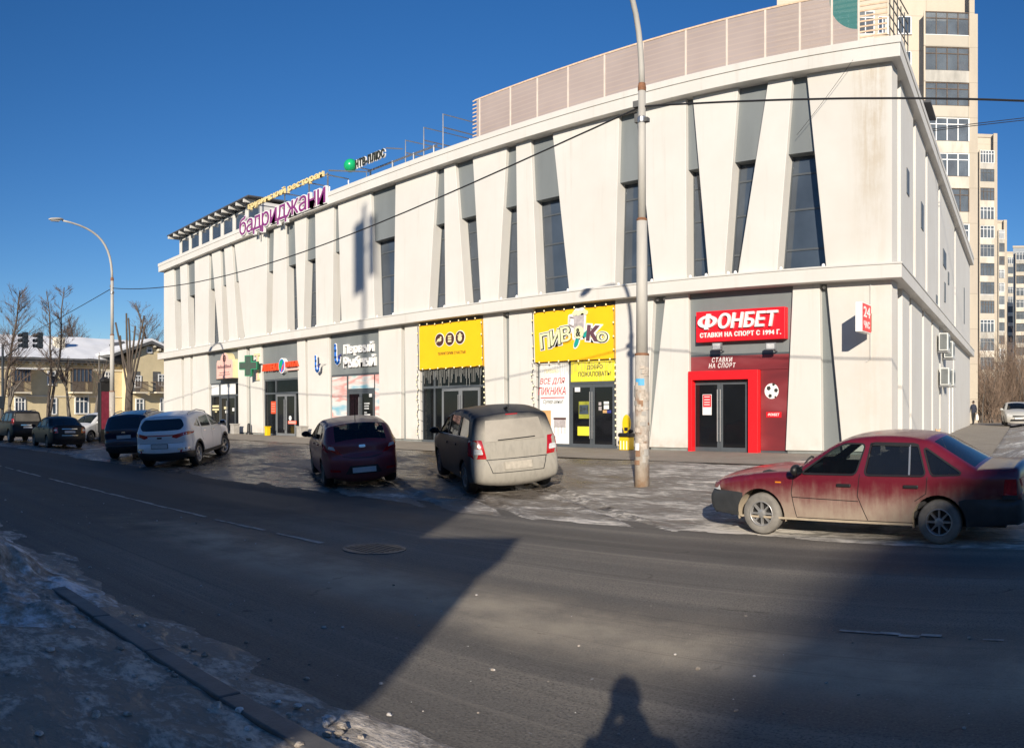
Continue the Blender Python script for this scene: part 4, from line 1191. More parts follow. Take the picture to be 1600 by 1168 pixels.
wf = FA.thing('frosted_pane', 'white frosted sheets over the doors of the corner shop', 'window film')
MB().box(FA.u(331,.14), FA.u(343,.14), .11, .116, ZD+.11, ZL-.1).build('sheet', 'paper_white', wf)
MB().box(FA.u(345.5,.14), FA.u(369,.14), .11, .116, ZD+.11, ZL-.1).build('sheet', 'paper_white', wf)
st = FA.thing('door_sticker', 'yellow and white price stickers on the corner shop glass', 'sticker')
for (a,b,c,d,m_) in ((332,633,342,636,'cream_edge'),(332,638,342,641,'cream_edge'),(336,642,339,644,'cream_edge'),(350,635,356,639,'cream_edge'),(352,641,356,645,'paper_white'),(363,637,366,642,'paper_white')):
    q_ = onp(a,b,c,d); MB().box(q_[0],q_[1],.105,.117,q_[2],q_[3]).build('sticker', m_, st)

# ---- 24 hour sign on brackets near the corner
s24 = FA.thing('hours_sign', 'thin red and white 24 hour sign on brackets near the corner', 'sign')
su = FA.u(1361, 0)
sz0, sz1 = FA.z(1355, 519, -.8), FA.z(1355, 473, -.8)
MB().box(su-.10, su+.10, -1.12, -.30, sz0, sz1).build('box', 'letter_white', s24, bevel=.012)
MB().box(su+.10, su+.108, -1.08, -.34, sz0+.03, sz1-.03).build('face', 'sign_red', s24)
me = text_mesh('24', .5, .02); X = [v.co.x for v in me.vertices]; Y = [v.co.y for v in me.vertices]
def side_text(s, y0, y1, z0, z1):
    me = text_mesh(s, .5, .02); X = [v.co.x for v in me.vertices]; Y = [v.co.y for v in me.vertices]
    for v in me.vertices:
        v.co = (su+.108+(v.co.z+.5)*.006, y0+(y1-y0)*(v.co.x-min(X))/(max(X)-min(X)), z0+(z1-z0)*(v.co.y-min(Y))/(max(Y)-min(Y)))
    me.materials.clear(); me.materials.append(M['letter_white']); o = bpy.data.objects.new('lettering', me); COL.objects.link(o); o.parent = s24
side_text('24', -1.0, -.42, sz0+.42, sz1-.10)
side_text('ЧАС', -.98, -.46, sz0+.12, sz0+.32)
for z in (sz0+.16, sz1-.28): MB().tube([(su,-.3,z),(su,-.02,z)], .018, 6).build('bracket', 'rust', s24)
MB().box(su-.02, su+.02, -.035, -.004, sz0+.1, sz1-.2).build('wall_plate', 'rust', s24)

# ---- cleaning cart figure, bins and planters along the wall
def at_wall(px, y): return FA.u(px, y)
yc = thing('pedal_bin', 'yellow upright stand with black bag beside the beer shop wall', 'cart', FA.world(FA.u(979,-.5), -.5, gz(-15, 22)+.03))
MB().box(-.19,.19,-.16,.16,.0,.42).build('base', 'bin_yellow', yc, bevel=.02)
MB().box(-.23,.23,-.2,.2,.42,.56).build('bag', 'black', yc, bevel=.05)
m = MB(); m.prism([(-.10+.0,.5)]+[(.16*cos(a), .86+.30*sin(a)) for a in lin(-.9,pi+.9,15)], -.03, .03); m.build('board', 'bin_yellow', yc, bevel=.01)
MB().box(-.07,.07,-.035,.035,.62,.74).build('opening', 'black', yc)
MB().blob((.2,-.05,.62), .10, .08, .06).build('glove', 'black', yc, True)
m = MB()
for x in (-.12,.0,.12): m.box(x-.015,x+.015,-.168,-.158,.02,.3)
m.build('stripe', 'letter_white', yc)
for (px, nm, lab, mat, w_, h_) in ((418,'litter_bin','yellow litter bin beside the pharmacy doors','bin_yellow',.12,.50),(472,'concrete_planter','grey concrete planter between the pharmacy and the fish shop','concrete',.21,.56),(367,'concrete_bin','pale concrete bin in front of the corner shop','concrete',.2,.6)):
    o = thing(nm, lab, 'bin' if 'bin' in nm else 'planter', FA.world(FA.u(px,-.6), -.6, .49))
    m = MB(); m.slab([(-w_,-w_),(w_,-w_),(w_,w_),(-w_,w_)], 0, h_*.88); m.build('body', mat, o, bevel=.02)
    MB().box(-w_-.03,w_+.03,-w_-.03,w_+.03,h_*.88,h_).build('rim', mat, o, bevel=.015)
    MB().box(-w_+.05,w_-.05,-w_+.05,w_-.05,h_-.02,h_+.004).build('opening' if 'bin' in nm else 'soil', 'black', o)
bo = thing('post_foot', 'black cast foot of the narrow post between the first shops', 'bollard', FA.world(FA.u(390,-.2), -.25, .49))
MB().lathe([(.16,0),(.15,.08),(.10,.16),(.09,.55),(.06,.62),(.001,.64)], n=14).build('bollard', 'black', bo)

# ---- air conditioners on the side wall
for n_, (s, z, mat_) in enumerate(((11.9,4.35,'ac_white'),(14.2,4.2,'ac_white'),(12.4,2.9,'ac_white'),(14.6,2.95,'ac_white'))):
    a = thing('air_conditioner', ['upper grey air conditioner under the ledge with the darker grille','upper air conditioner under the ledge farther along the side wall','lower air conditioner below the dark grille one on the side wall','lower air conditioner farther along the side wall'][n_], 'air conditioner', (*(Vector(sidept(s,.1))+Vector((0,D))),z), -atan2(side_dir.x, side_dir.y)-0, 'air conditioners on the side wall')
    MB().box(.05,.45,-.5,.5,0,.75).build('casing', mat_, a, bevel=.02)
    MB().box(.1,.4,-.512,-.498,.05,.7).build('grille', 'ac_grille', a)
    MB().lathe([(.27,.45),(.27,.465),(.001,.47)], (0,0,.38), 'x', 18).build('fan_guard', 'ac_grille', a)
    for y in (-.35,.35): MB().box(0,.5,y-.02,y+.02,-.06,-.01).build('bracket', 'steel', a)

# ---- roof: pavilion, signs, screen
pv = FA.thing('roof_pavilion', 'small glazed roof pavilion with a slatted overhanging canopy', 'pavilion')
dp = 1.2; zr = Z_CT-.3
ua, ub = FA.u(281,dp), FA.u(405,dp)
zt = FA.z(300,381,dp); zt = 1.70+(645-372)/F*(D+dp)/cos(az(283))
MB().box(ua, ub, dp+.12, dp+5, zr, zt).build('wall', 'pink_sign' if False else 'soffit', pv)
n = 7
for i in range(n+1):
    u = ua+(ub-ua)*i/n; MB().box(u-.12, u+.12, dp+.02, dp+.14, zr, zt).build('post', 'white_plain', pv)
    if i < n:
        u2 = ua+(ub-ua)*(i+1)/n
        wf = MB().box(u+.16, u2-.16, dp+.09, dp+.125, zr+.9, zt-.18).build('window', 'facade_glass', pv)
        fr = MB()
        for (x0,x1,q0_,q1_) in ((u+.12,u+.2,zr+.8,zt-.1),(u2-.2,u2-.12,zr+.8,zt-.1),(u+.12,u2-.12,zr+.8,zr+.9),(u+.12,u2-.12,zt-.18,zt-.1)): fr.box(x0,x1,dp+.05,dp+.122,q0_,q1_)
        fr.build('frame', 'white_plain', wf)
MB().box(ua-.6, ub, dp-.75, dp+5, zt+.22, zt+.30).build('canopy', 'roof_dark', pv)
k_ = ua-.5
while k_ < ub:
    MB().box(k_, k_+.14, dp-.72, dp+1.2, zt+.02, zt+.219).build('rafter', 'white_plain', pv); k_ += .95
# restaurant sign
rs = FA.thing('restaurant_sign', 'purple and cream restaurant lettering on a steel frame on the roof', 'sign')
dq = -.42
ua, ub = FA.u(374,dq), FA.u(508,dq)
def zz(px, py): return FA.z(px, py, dq)
zm0, zm1 = zz(440,341), zz(440,312)
MB().box(ua, ub, dq+.12, dq+.16, (zm0+zm1)/2-.05, (zm0+zm1)/2+.05).build('rail', 'steel', rs)
lettering('бадриджани', 'letter_white', rs, (ua, ub, zm0-.30, zm1+.0), dq+.02, .14, .035, .0, .9, 'letter_backing', ref=.0)
lettering('бадриджани', 'purple_sign', rs, (ua, ub, zm0-.30, zm1+.0), dq, .03, .004, .0, .9, ref=.0)
ze0 = zm1+.25
lettering('грузинский ресторан', 'cream_sign', rs, (ua+1.0, ub-.2, ze0-.05, ze0+.40), dq, .10, .02, .0, 1.0)
MB().box(ua+.6, ub, dq+.14, dq+.18, ze0+.1, ze0+.16).build('rail', 'steel', rs)
for px in (400, 440, 478, 507):
    fr = MB()
    u = FA.u(px,dq); fr.box(u-.03,u+.03,dq+.16,dq+.22,Z_CT-1.0 if px < 450 else Z_CT-.1,ze0+.2)
    fr.tube([(u,dq+.2,ze0+.1),(u,1.0,ze0+.1),(u,1.0,Z_CT-.3)], .035, 6)
    fr.build('frame_post', 'steel', rs)
fr = MB()
fr.tube([(ub,dq+.2,ze0+.3),(ub+.9,1.4,ze0+.3),(ub+.9,1.4,Z_CT-.3)], .04, 6)
fr.build('frame_brace', 'steel', rs)
# television sign
ts = FA.thing('television_sign', 'green ball and black letter sign on a bare steel roof frame', 'sign')
dq = 1.0; pz = lambda px, py: FA.z(px, py, dq)
ua, ub = FA.u(554.5,dq), FA.u(600,dq)
zt0, zt1 = pz(577,254), pz(577,240)
lettering('НТВ-ПЛЮС', 'dark_print', ts, (ua, ub, zt0, zt1), dq, .06, .015, spacing=1.15, ref=.04)
lettering('НТВ-ПЛЮС', 'letter_white', ts, (ua, ub, zt0, zt1), dq+.062, .06, .06, ref=.04, name='letter_backing')
MB().blob((FA.u(547.5,dq), dq, (zt0+zt1)/2+.02), .33, .33, .33, 20, 14).build('ball', 'ball_green', ts, True)
class _FR:
    def tube(s, *a): MB().tube(*a).build('frame_bar', 'steel', ts)
fr = _FR()
zf = Z_CT-.3
for (px, py, dd) in ((580,251,2.0),(612,235,2.0),(655,225,4.5),(640,222,3.2)):
    pass
u1_ = FA.u(608,1.6)
for u in (ua+.2, (ua+ub)/2+.8, ub+1.2, ub+2.6): fr.tube([(u,1.8,zf),(u,1.8,zt0+.05)], .05, 6)
fr.tube([(ua,1.8,zt0),(ub+2.8,1.8,zt0)], .05, 6); fr.tube([(ua+.3,dq+.1,zt0-.02),(ua+.3,1.8,zt0-.02)], .03, 6); fr.tube([(ub,dq+.1,zt1),(ub+.4,1.8,zt1)], .03, 6)
for k_ in (0, 1, 2):
    u = ub+.6+1.3*k_; y = 1.8
    fr.tube([(u,y,zf),(u,y,zt1+.35+.25*k_),(u+.3,y+2.6,zt1+.35+.25*k_),(u+.3,y+2.6,zf)], .035, 6)
    fr.tube([(u,y,zt0+.2+.25*k_),(u+.3,y+2.6,zt0+.2+.25*k_)], .03, 6)
pass
# slatted screen with a printed mesh
scn = FM.thing('roof_screen', 'tall slatted roof screen hung with pale pink printed mesh', 'screen')
sa, sb = FM.u(745), FM.u(1343); zs0 = Z_CT-.35; zs1 = CZ+697/F*(D+1.6)
MB().box(sa, sb, -.012, -.006, zs0, zs1-.03).build('mesh_sheet', 'mesh_banner', scn)
ns = 15
for i in range(ns):
    z = zs0+.55+(zs1-zs0-.55)*i/(ns-1)
    MB().box(sa-.25, sb+.9, .0, .022, z-.025, z+.025).build('slat', 'wood_slat', scn)
for px in (750,798,840,888,945,1005,1072,1136,1196,1250,1300,1342):
    u = FM.u(px); MB().box(u-.035, u+.035, -.026, -.013, zs0-.3, zs1).build('post', 'mesh_post', scn)
MB().box(sa-.1, sb+.5, -.03, .02, zs1-.03, zs1+.03).build('top_rail', 'wood_slat', scn)
m = MB(); ux = sb+.95
for i in range(6): m.tube([(ux,.1+.42*i,zs0-.3),(ux,.1+.42*i,zs1)], .022, 5)
for k_ in range(9): m.tube([(ux,.05,zs0+.35*k_+.2),(ux,2.25,zs0+.35*k_+.2)], .022, 5)
m.build('side_frame', 'house_dark', scn)
# low box with a flat lid at the roof edge of the side wall
vb = thing('roof_vent', 'white boxed vent with a dark flat lid on the side roof edge', 'vent', (*(Vector(sidept(9,-.6))+Vector((0,D))), Z_CT-.5), -atan2(side_dir.x, side_dir.y))
MB().box(-.7,.6,-.8,.8,0,1.5).build('box', 'white_plain', vb); MB().box(-1.0,.8,-1,1,1.75,1.83).build('lid', 'roof_dark', vb)
for x in (-.6,.5): MB().tube([(x,-.7,1.5),(x,-.7,1.76)], .03, 6).build('leg', 'steel', vb)
# ================================================================ street lamps, wires
def bez(a, b, c, d, n=12):
    out = []
    for i in range(n+1):
        t = i/n; q = 1-t
        out.append(Vector(a)*q**3+Vector(b)*3*q*q*t+Vector(c)*3*q*t*t+Vector(d)*t**3)
    return out
LAMP_TOP = 6.42+CZ                                 # top of the post proper
def lamp(P, label, stickers):
    g = P.z
    L = thing('street_lamp', label, 'street lamp', P, RA, 'street lamps along the parking strip')
    zt = LAMP_TOP-g
    j1, j2 = zt*.33, zt*.665
    MB().lathe([(.148,-.15),(.137,j1),(.12,j1+.001)], n=20).build('lower_post', 'pole_lower', L, True)
    MB().lathe([(.115,j1-.02),(.104,j2),(.001,j2+.001)], n=20).build('middle_post', 'pole_paint', L, True)
    MB().lathe([(.139,j1-.03),(.145,j1-.01),(.139,j1+.012),(.11,j1+.02)], n=20).build('collar', 'rust', L)
    MB().lathe([(.080,j2-.02),(.074,zt),(.001,zt+.001)], n=18).build('upper_post', 'pole_paint', L, True)
    MB().lathe([(.106,j2-.03),(.109,j2),(.085,j2+.03),(.079,j2+.031)], n=18).build('collar', 'rust', L)
    arm = bez((0,0,zt-.1),(0,0,zt+1.6),(0,-.6,zt+2.3),(0,-2.5,zt+2.55))
    MB().tube(arm, [.062-.02*i/12 for i in range(13)], 10).build('arm', 'pole_paint', L, True)
    MB().lathe([(.082,zt-.75),(.09,zt-.72),(.09,zt-.64),(.078,zt-.62)], n=14).build('clamp', 'steel', L)
    MB().lathe([(.080,zt-.12),(.084,zt-.05),(.07,zt+.03),(.05,zt+.05)], n=14).build('clamp', 'rust', L)
    for b_ in ((-.18,-.05,-.05,.05,zt-.42,zt-.30),(-.15,-.06,-.04,.04,zt-.72,zt-.55),(.05,.15,-.05,.05,zt-.74,zt-.66)): MB().box(*b_).build('wire_bracket', 'house_dark', L)
    hd = MB(); Y = -2.45; Z = zt+2.55
    prof = [(.03,0),(.07,.05),(.12,.18),(.13,.38),(.10,.62),(.03,.72)]
    for i, (w_, l) in enumerate(prof): pass
    b = MB().lathe([(max(w_,.002), l) for w_, l in prof], n=12)
    hd.add([(x*1.15, Y-z, Z+y*.55+.06-z*.06) for x, y, z in b.v], b.f)
    h = hd.build('lamp_head', 'pole_paint', L, True)
    MB().box(-.09,.09,Y-.6,Y-.2,Z-.06,Z-.035).build('lens', 'lamp_clear', h)
    if stickers:
        random.seed(3)
        for k in range(34):
            a = random.uniform(-2.7, .1); z0 = random.uniform(.35, 2.3); w_ = random.uniform(.06,.16); h_ = random.uniform(.05,.18)
            r = .1485+.0004*k-.004*(z0/2.3)
            n = 4; v, f = [], []
            for i in range(n+1):
                q = a+(w_/r)*i/n
                v += [(r*cos(q), r*sin(q), z0), (r*cos(q), r*sin(q), z0+h_)]
            f = [(2*i,2*i+2,2*i+3,2*i+1) for i in range(n)]
            mt = random.choice(['paper_white','sticker_rust','concrete','sticker_rust','paper_worn','paper_worn','paper_worn']) if k else 'sticker_blue'
            if k == 0:
                v = [(r*cos(-2.0+1.3*i/n), r*sin(-2.0+1.3*i/n), 1.98+.13*j) for i in range(n+1) for j in (0,1)]
            MB().add(v, f).build('bill_paper', mt, L)
    return L
mk('sticker_rust', (.26,.15,.09), .85, .35, 9); mk('paper_worn', (.44,.38,.32), .85, .35, 14)
def pole_lower():
    m, t, p = nt('pole_lower')
    v = coords(t, (1,1,.45)); n = noise_tex(t, v, 9, 6, .7); b = noise_tex(t, coords(t), 3.2, 5, .65); s = xyz(t)
    c = ramp(t, n, [(.3,(.30,.27,.23)),(.5,(.42,.38,.33)),(.7,(.52,.48,.42))])
    c = mix(t, mth(t, 'MULTIPLY', rng(t, b, .45, .7, 0, .8), rng(t, s[2], 2.4, 1.6)), c, (.24,.12,.06))
    c = mix(t, rng(t, s[2], .6, .05, 0, .5), c, (.34,.20,.10))
    t.links.new(c, p.inputs['Base Color']); p.inputs['Roughness'].default_value = .9
    bump(t, p, n, .5, .02)
pole_lower()
P1 = on_ground(1003, 760)
P2 = Vector((-36.9, 12.75, gz(-36.9, 12.75)))
lamp(P1, 'tall grey street lamp post covered with torn bills beside the parked van', True)
lamp(P2, 'tall grey street lamp with its curved arm near the far corner of the building', False)
P3 = Vector((P1.x+28, P1.y+1.4, gz(P1.x+28, P1.y+1.4)))
lamp(P3, 'grey street lamp farther along the parking strip past the saloon car', False)
def wire(a, b, sag, r, label, n=24):
    pts = [Vector(a).lerp(Vector(b), i/n)-Vector((0,0,4*sag*(i/n)*(1-i/n))) for i in range(n+1)]
    o = MB().tube(pts, r, 5).build('overhead_wire', 'wire'); tag(o, label, 'wire', 'overhead wires')
    return o
zw = LAMP_TOP-.42
wire((P2.x,P2.y,zw-.05), (P1.x,P1.y,zw), 1.22, .018, 'thin black cable sagging between the two lamp posts before the facade')
wire((P1.x,P1.y,zw), (P3.x,P3.y,zw), .98, .020, 'black cable running from the bill covered lamp post towards the tower blocks')
wire((P2.x,P2.y,zw-.05), (-78,9.2,5.6), .5, .018, 'black cable running from the far lamp post towards the yellow house')
sp = Vector(sidept(8.0,-.2))+Vector((0,D))
for q, lab_ in ((0,'lower of two thin cables rising from the side roof edge'), (.22,'upper of two thin cables rising from the side roof edge')):
    wire((sp.x,sp.y,Z_CT+.1+q*.3), (12, 33+q*4, 15.2+q*2.2), .25, .016, lab_)
wire((FA.u(1338), D-.3, FA.z(1338,100)), (FA.u(1245,-.06), D-.06, FA.z(1245,212)), .05, .006, 'very thin wire slanting down the corner wall panel')

# ================================================================ left background
# traffic light
tp = Vector((-57.5, 11.6, gz(-57.5, 11.6)))
tl = thing('traffic_light', 'dark traffic light post with two heads seen from behind the parked cars', 'traffic light', tp)
def az_to(px, y): return y*tan(az(px))
MB().lathe([(.11,-.1),(.09,6.6),(.001,6.62)], n=12).build('post', 'traffic_black', tl)
MB().tube([(0,0,5.6),(.15,1.0,6.3),(.25,1.9,6.9)], .05, 6).build('arm', 'traffic_black', tl)
for (y, z) in ((1.6,6.35),(2.7,6.35)):
    h = MB().box(.1,.34,y-.2,y+.2,z,z+1.15).build('signal_head', 'traffic_black', tl, bevel=.03)
    vz = MB()
    for k in range(3):
        vz.tube([(.34,y,z+.2+.37*k),(.62,y,z+.18+.37*k)], [.15,.16], 10)
        vz.tube([(-.02,y-.45,z+.2+.37*k),(.2,y-.2,z+.2+.37*k)], [.12,.14], 8)
    vz.build('visor', 'traffic_black', h)
h = MB().box(-.1,.2,-.3,.1,2.0,2.9).build('signal_head', 'traffic_black', tl, bevel=.03)
# advertising pillar
ap = Vector((-42.7, 14.3, gz(-42.7, 14.3)))
pl = thing('advert_pillar', 'slim black and dark red advertising pillar beside the far lamp post', 'sign', ap, radians(20))
MB().box(-.1,.1,-.32,.42,0,.5).build('foot', 'black', pl)
MB().box(-.14,.14,-.36,.46,.5,3.25).build('case', 'black', pl, bevel=.02)
MB().box(.141,.155,-.30,.40,.7,2.75).build('red_face', 'pillar_red', pl)
MB().blob((0,.05,3.35), .2, .36, .2).build('cap', 'black', pl)
# yellow house
FH = Frame(-509, 75.5)
hs = FH.thing('yellow_house', 'ochre two storey house with a snow covered roof and balconies', 'house')
hu = lambda px, dep=0: FH.u(px, dep)
hz = lambda px, py, dep=0: FH.z(px, py, dep)
e0, e1 = hu(-160), hu(300)
ze = hz(80,566)
MB().box(e0, e1, 0, 12, -.5, ze).build('wall', 'ochre', hs)
MB().box(e0-.5, e1, -.7, 0.05, ze, ze+.22).build('eaves', 'house_dark', hs)
MB().box(e0-.6, e1, -.85, -.6, ze+.20, ze+.42).build('gutter', 'house_dark', hs)
for i in range(46):
    u = e0+.3+(e1-e0)*i/46; MB().box(u, u+.28, -.35, .02, ze-.24, ze-.02).build('cornice_bracket', 'ochre_trim', hs)
MB().box(e0, e1, -.12, .02, ze-.75, ze-.55).build('string_course', 'ochre_trim', hs)
MB().box(e0, e1, -.10, .02, 3.35, 3.5).build('string_course', 'ochre_trim', hs)
zr_ = hz(120,527,6)
rf = MB(); n1 = 70; n2 = 9
vv = []
for j in range(n2):
    for i in range(n1):
        t = j/(n2-1); u = e0-.7+(e1-e0+.7)*i/(n1-1)
        hip = max(0, 1-(u-(e0-.7))/7.0)
        z = ze+.42+(zr_-ze-.42)*t*(1-.0*hip)
        nn = noise.fractal(Vector((u*.35, t*3, 4)), 1, 2, 4)
        vv.append((u, -.8+6.8*t, z+.10*nn))
rf.v = vv; rf.f = [(j*n1+i, j*n1+i+1, (j+1)*n1+i+1, (j+1)*n1+i) for j in range(n2-1) for i in range(n1-1)]
roof = rf.build('roof', 'roof_snow', hs, True)
MB().prism([(e0-.7,ze+.3),(e1,ze+.3),(e1,zr_-.25),(e0-.7,zr_-.25)], 5.9, 6.1).build('roof_back', 'roof_dark', hs)
u, z = hu(94,2.5), hz(94,545,2.5); MB().box(u-.55,u+.45,2.2,3.2,z-.5,hz(94,527,2.5)).build('chimney', 'ochre_trim', roof)
MB().box(u-.1,u+.3,2.4,2.8,hz(94,527,2.5),hz(94,522.5,2.5)).build('chimney_pot', 'house_dark', roof)
u, z = hu(186,2.5), hz(186,545,2.5); MB().prism([(u-1.2,z-.1),(u+1.2,z-.1),(u,z+.8)], 1.5, 4.2).build('dormer', 'roof_dark', roof)
# gabled bay
b0, b1 = hu(206,-2), hu(300,-2); bp = hu(237,-2.6); zp = hz(237,532,-2.6); zeb = hz(208,556,-2)
b0 = bp-(b1-bp) if False else b0
MB().prism([(b0,-.5),(b1,-.5),(b1,zeb),(bp,zp-.35),(b0,zeb)], -2, 1).build('gable_wall', 'ochre', hs)
lft = hu(176,-2.6); zl_ = hz(176,553,-2.6)
rgt = bp+(bp-lft)
MB().prism([(lft,zl_),(bp,zp),(rgt,zl_),(rgt,zl_-.28),(bp,zp-.32),(lft,zl_-.28)], -2.7, 4.5).build('gable_eaves', 'house_dark', hs)
MB().prism([(lft-.1,zl_+.01),(bp,zp+.01),(rgt+.1,zl_+.01),(rgt+.1,zl_+.22),(bp,zp+.26),(lft-.1,zl_+.22)], -2.6, 4.4).build('gable_snow', 'roof_snow', hs)
for k in range(5):
    a = bp+.35+k*.62; zz_ = zp-.45-k*.36; MB().box(a, a+.3, -2.5, -2.0, zz_-.22, zz_).build('cornice_bracket', 'ochre_trim', hs)
def hwin(px0, py0, px1, py1, dep=0, bars_=1, frame='window_white'):
    u0, u1 = hu(px0,dep), hu(px1,dep); z1, z0 = hz((px0+px1)/2,py0,dep), hz((px0+px1)/2,py1,dep)
    w_ = MB(); q = .12
    w_.box(u0-q,u0,dep-.10,dep+.02,z0-q,z1+q); w_.box(u1,u1+q,dep-.10,dep+.02,z0-q,z1+q); w_.box(u0,u1,dep-.10,dep+.02,z1,z1+q); w_.box(u0,u1,dep-.14,dep+.02,z0-q,z0)
    for k in range(bars_):
        u = u0+(u1-u0)*(k+1)/(bars_+1); w_.box(u-.05,u+.05,dep-.07,dep+.02,z0,z1)
    w_.box(u0,u1,dep-.068,dep+.018,z0+(z1-z0)*.68,z0+(z1-z0)*.68+.08)
    o = w_.build('window', frame, hs)
    MB().box(u0,u1,dep-.03,dep-.01,z0,z1).build('pane', 'far_glass', o)
for a in ((75,581,85.5,600,0),(118,619,137,645,0,2),(76,623,87,646,0),(24,622,38,642,0,2),(211.5,588,219,604,-2),(213,624,223,642,-2),(251,623,262,642,-2,2),(248,586,258,602,-2),(-20,622,-6,642,0),(-22,582,-10,600,0),(165,582,173,600,0),(166,622,174,642,0)): hwin(*a)
u, z = hu(232.5,-2), hz(232.5,546,-2); hwin(230,543.5,236,550,-2,0)
def balcony(px0, px1, py_top, py_floor, dep, glazed, label=None):
    u0, u1 = hu(px0,dep-1), hu(px1,dep-1); zf = hz((px0+px1)/2, py_floor, dep-1); zr2 = zf+1.0
    b = MB().box(u0,u1,dep-1.2,dep,zf-.15,zf).build('balcony', 'ochre_trim', hs)
    r = MB()
    n = int((u1-u0)/.13)
    for i in range(n+1): u = u0+(u1-u0)*i/n; r.box(u-.03,u+.03,dep-1.18,dep-1.13,zf,zr2)
    r.box(u0,u1,dep-1.2,dep-1.12,zr2,zr2+.08); r.box(u0,u0+.06,dep-1.2,dep,zr2,zr2+.08); r.box(u1-.06,u1,dep-1.2,dep,zr2,zr2+.08)
    r.build('railing', 'balcony_wood', b)
    if glazed:
        g = MB(); n = 5
        for i in range(n+1): u = u0+(u1-u0)*i/n; g.box(u-.05,u+.05,dep-1.19,dep-1.10,zr2,zr2+1.35)
        g.box(u0-.1,u1+.1,dep-1.25,dep,zr2+1.35,zr2+1.45); g.build('glazing_frame', 'balcony_wood', b)
        MB().box(u0,u1,dep-1.15,dep-1.13,zr2+.08,zr2+1.35).build('pane', 'far_glass', b)
    MB().box(u0+.3,u1-.3,dep-.05,dep-.01,zf,zf+2.2).build('balcony_door', 'house_dark', b)
balcony(21,47,578,612,0,True); balcony(113,143,580,612,0,True); balcony(211,230,585,612,-2,False); balcony(243,262,585,612,-2,False)
MB().box(hu(16),hu(58),-1.6,.0,hz(36,577,-.8),hz(36,577,-.8)+.12).build('porch_roof', 'roof_snow', hs)

# ================================================================ bare trees
def tree(px, pyb, r_, top_py, label, seed, kind='slim', mat='bark', lean=0.0, spread=.35):
    rnd = random.Random(seed)
    a = az(px); P = Vector((sin(a)*r_, cos(a)*r_, 0)); P.z = gz(P.x, P.y)-.05
    H = (HY-top_py)/F*r_+CZ-P.z
    T = thing('bare_tree', label, 'tree', P, 0, 'bare winter trees')
    tr, tw = MB(), MB()
    def limb(p, d, ln, rad, lev, mb, nseg=6):
        pts, rs = [p], [rad]
        q = Vector(p); dd = Vector(d)
        for i in range(nseg):
            dd = (dd+Vector((rnd.uniform(-1,1),rnd.uniform(-1,1),rnd.uniform(-.3,.7)))*(.045 if kind == 'lopped' else .10)).normalized()
            q = q+dd*ln/nseg; pts.append(q.copy()); rs.append(rad*(1-.75*(i+1)/nseg) if kind != 'lopped' else rad*(1-.25*(i+1)/nseg))
        mb.tube(pts, rs, 7 if lev < 2 else 4, caps=lev < 2)
        return pts, rs
    if kind == 'lopped':
        pts, rs = limb(Vector((0,0,0)), Vector((lean,0,1)), H*.5, H*.040, 0, tr)
        tang = Vector((cos(a), -sin(a), 0)); rad = Vector((sin(a), cos(a), 0))
        n = 7
        for i in range(n):
            s = (i/(n-1)-.5)*2
            d = (tang*s*spread+rad*rnd.uniform(-.25,.25)+Vector((0,0,1))).normalized()
            h0 = rnd.uniform(.62,.98); k = min(len(pts)-1, int(h0*6))
            limb(pts[k], d, H*(1-h0*.55)*rnd.uniform(.9,1.12), H*.011, 1, tr, 5)
    elif kind == 'stub':
        pts, rs = limb(Vector((0,0,0)), Vector((lean,0,1)), H*.7, H*.034, 0, tr)
        for i in range(5):
            k = rnd.randint(3,6); d = Vector((rnd.uniform(-.6,.6),rnd.uniform(-.6,.6),1)).normalized()
            limb(pts[k], d, H*.33, H*.02, 1, tr, 4)
        for i in range(14):
            k = rnd.randint(3,6); d = Vector((rnd.uniform(-.8,.8),rnd.uniform(-.8,.8),1)).normalized()
            limb(pts[k], d, H*.3, H*.006, 2, tw, 4)
    else:
        stems = 2 if kind == 'twin' else 1
        for s in range(stems):
            d = Vector((lean+(.07*(s*2-1) if stems == 2 else 0), 0, 1)).normalized()
            pts, rs = limb(Vector((.12*s,0,0)), d, H, H*.013 if stems == 2 else H*.016, 0, tr, 12)
            for i in range(30 if stems == 2 else 52):
                t = rnd.uniform(.32, .97); k = min(11, int(t*12)); p = pts[k].lerp(pts[k+1], t*12-k)
                ang = rnd.uniform(0, 2*pi); d2 = Vector((cos(ang)*.9, sin(ang)*.9, rnd.uniform(.45,1.1))).normalized()
                l1 = H*spread*(1.1-t)*rnd.uniform(.6,1.1)+H*.04
                q, qr = limb(p, d2, l1, max(.014, H*.0042*(1.1-t)), 1, tw, 5)
                for j in range(7):
                    kk = rnd.randint(1,4); d3 = (d2+Vector((rnd.uniform(-1,1),rnd.uniform(-1,1),rnd.uniform(-.1,.8)))*.8).normalized()
                    q2, _ = limb(q[kk], d3, l1*rnd.uniform(.3,.6), H*.0009+.004, 2, tw, 3)
                    for jj in range(3):
                        d4 = (d3+Vector((rnd.uniform(-1,1),rnd.uniform(-1,1),rnd.uniform(-.2,.8)))*.8).normalized()
                        limb(q2[rnd.randint(1,3)], d4, l1*rnd.uniform(.15,.3), H*.0006+.003, 2, tw, 2)
    tr.build('trunk', mat, T, True)
    if tw.v: tw.build('crown', 'twig', T)
    return T
tree(74, 660, 64, 447, 'slender twin stemmed bare tree before the yellow house', 1, 'twin', 'bark', 0.02, .20)
tree(-2, 660, 60, 452, 'spreading bare tree at the end of the yellow house', 2, 'slim', 'bark', 0.0, .36)
tree(201, 655, 66, 491, 'thick lopped tree with cut upright limbs near the white building', 3, 'lopped', 'bark', 0, .26)
tree(110, 655, 66, 553, 'pruned stubby tree before the glazed balcony of the yellow house', 4, 'stub', 'bark_grey', .12)
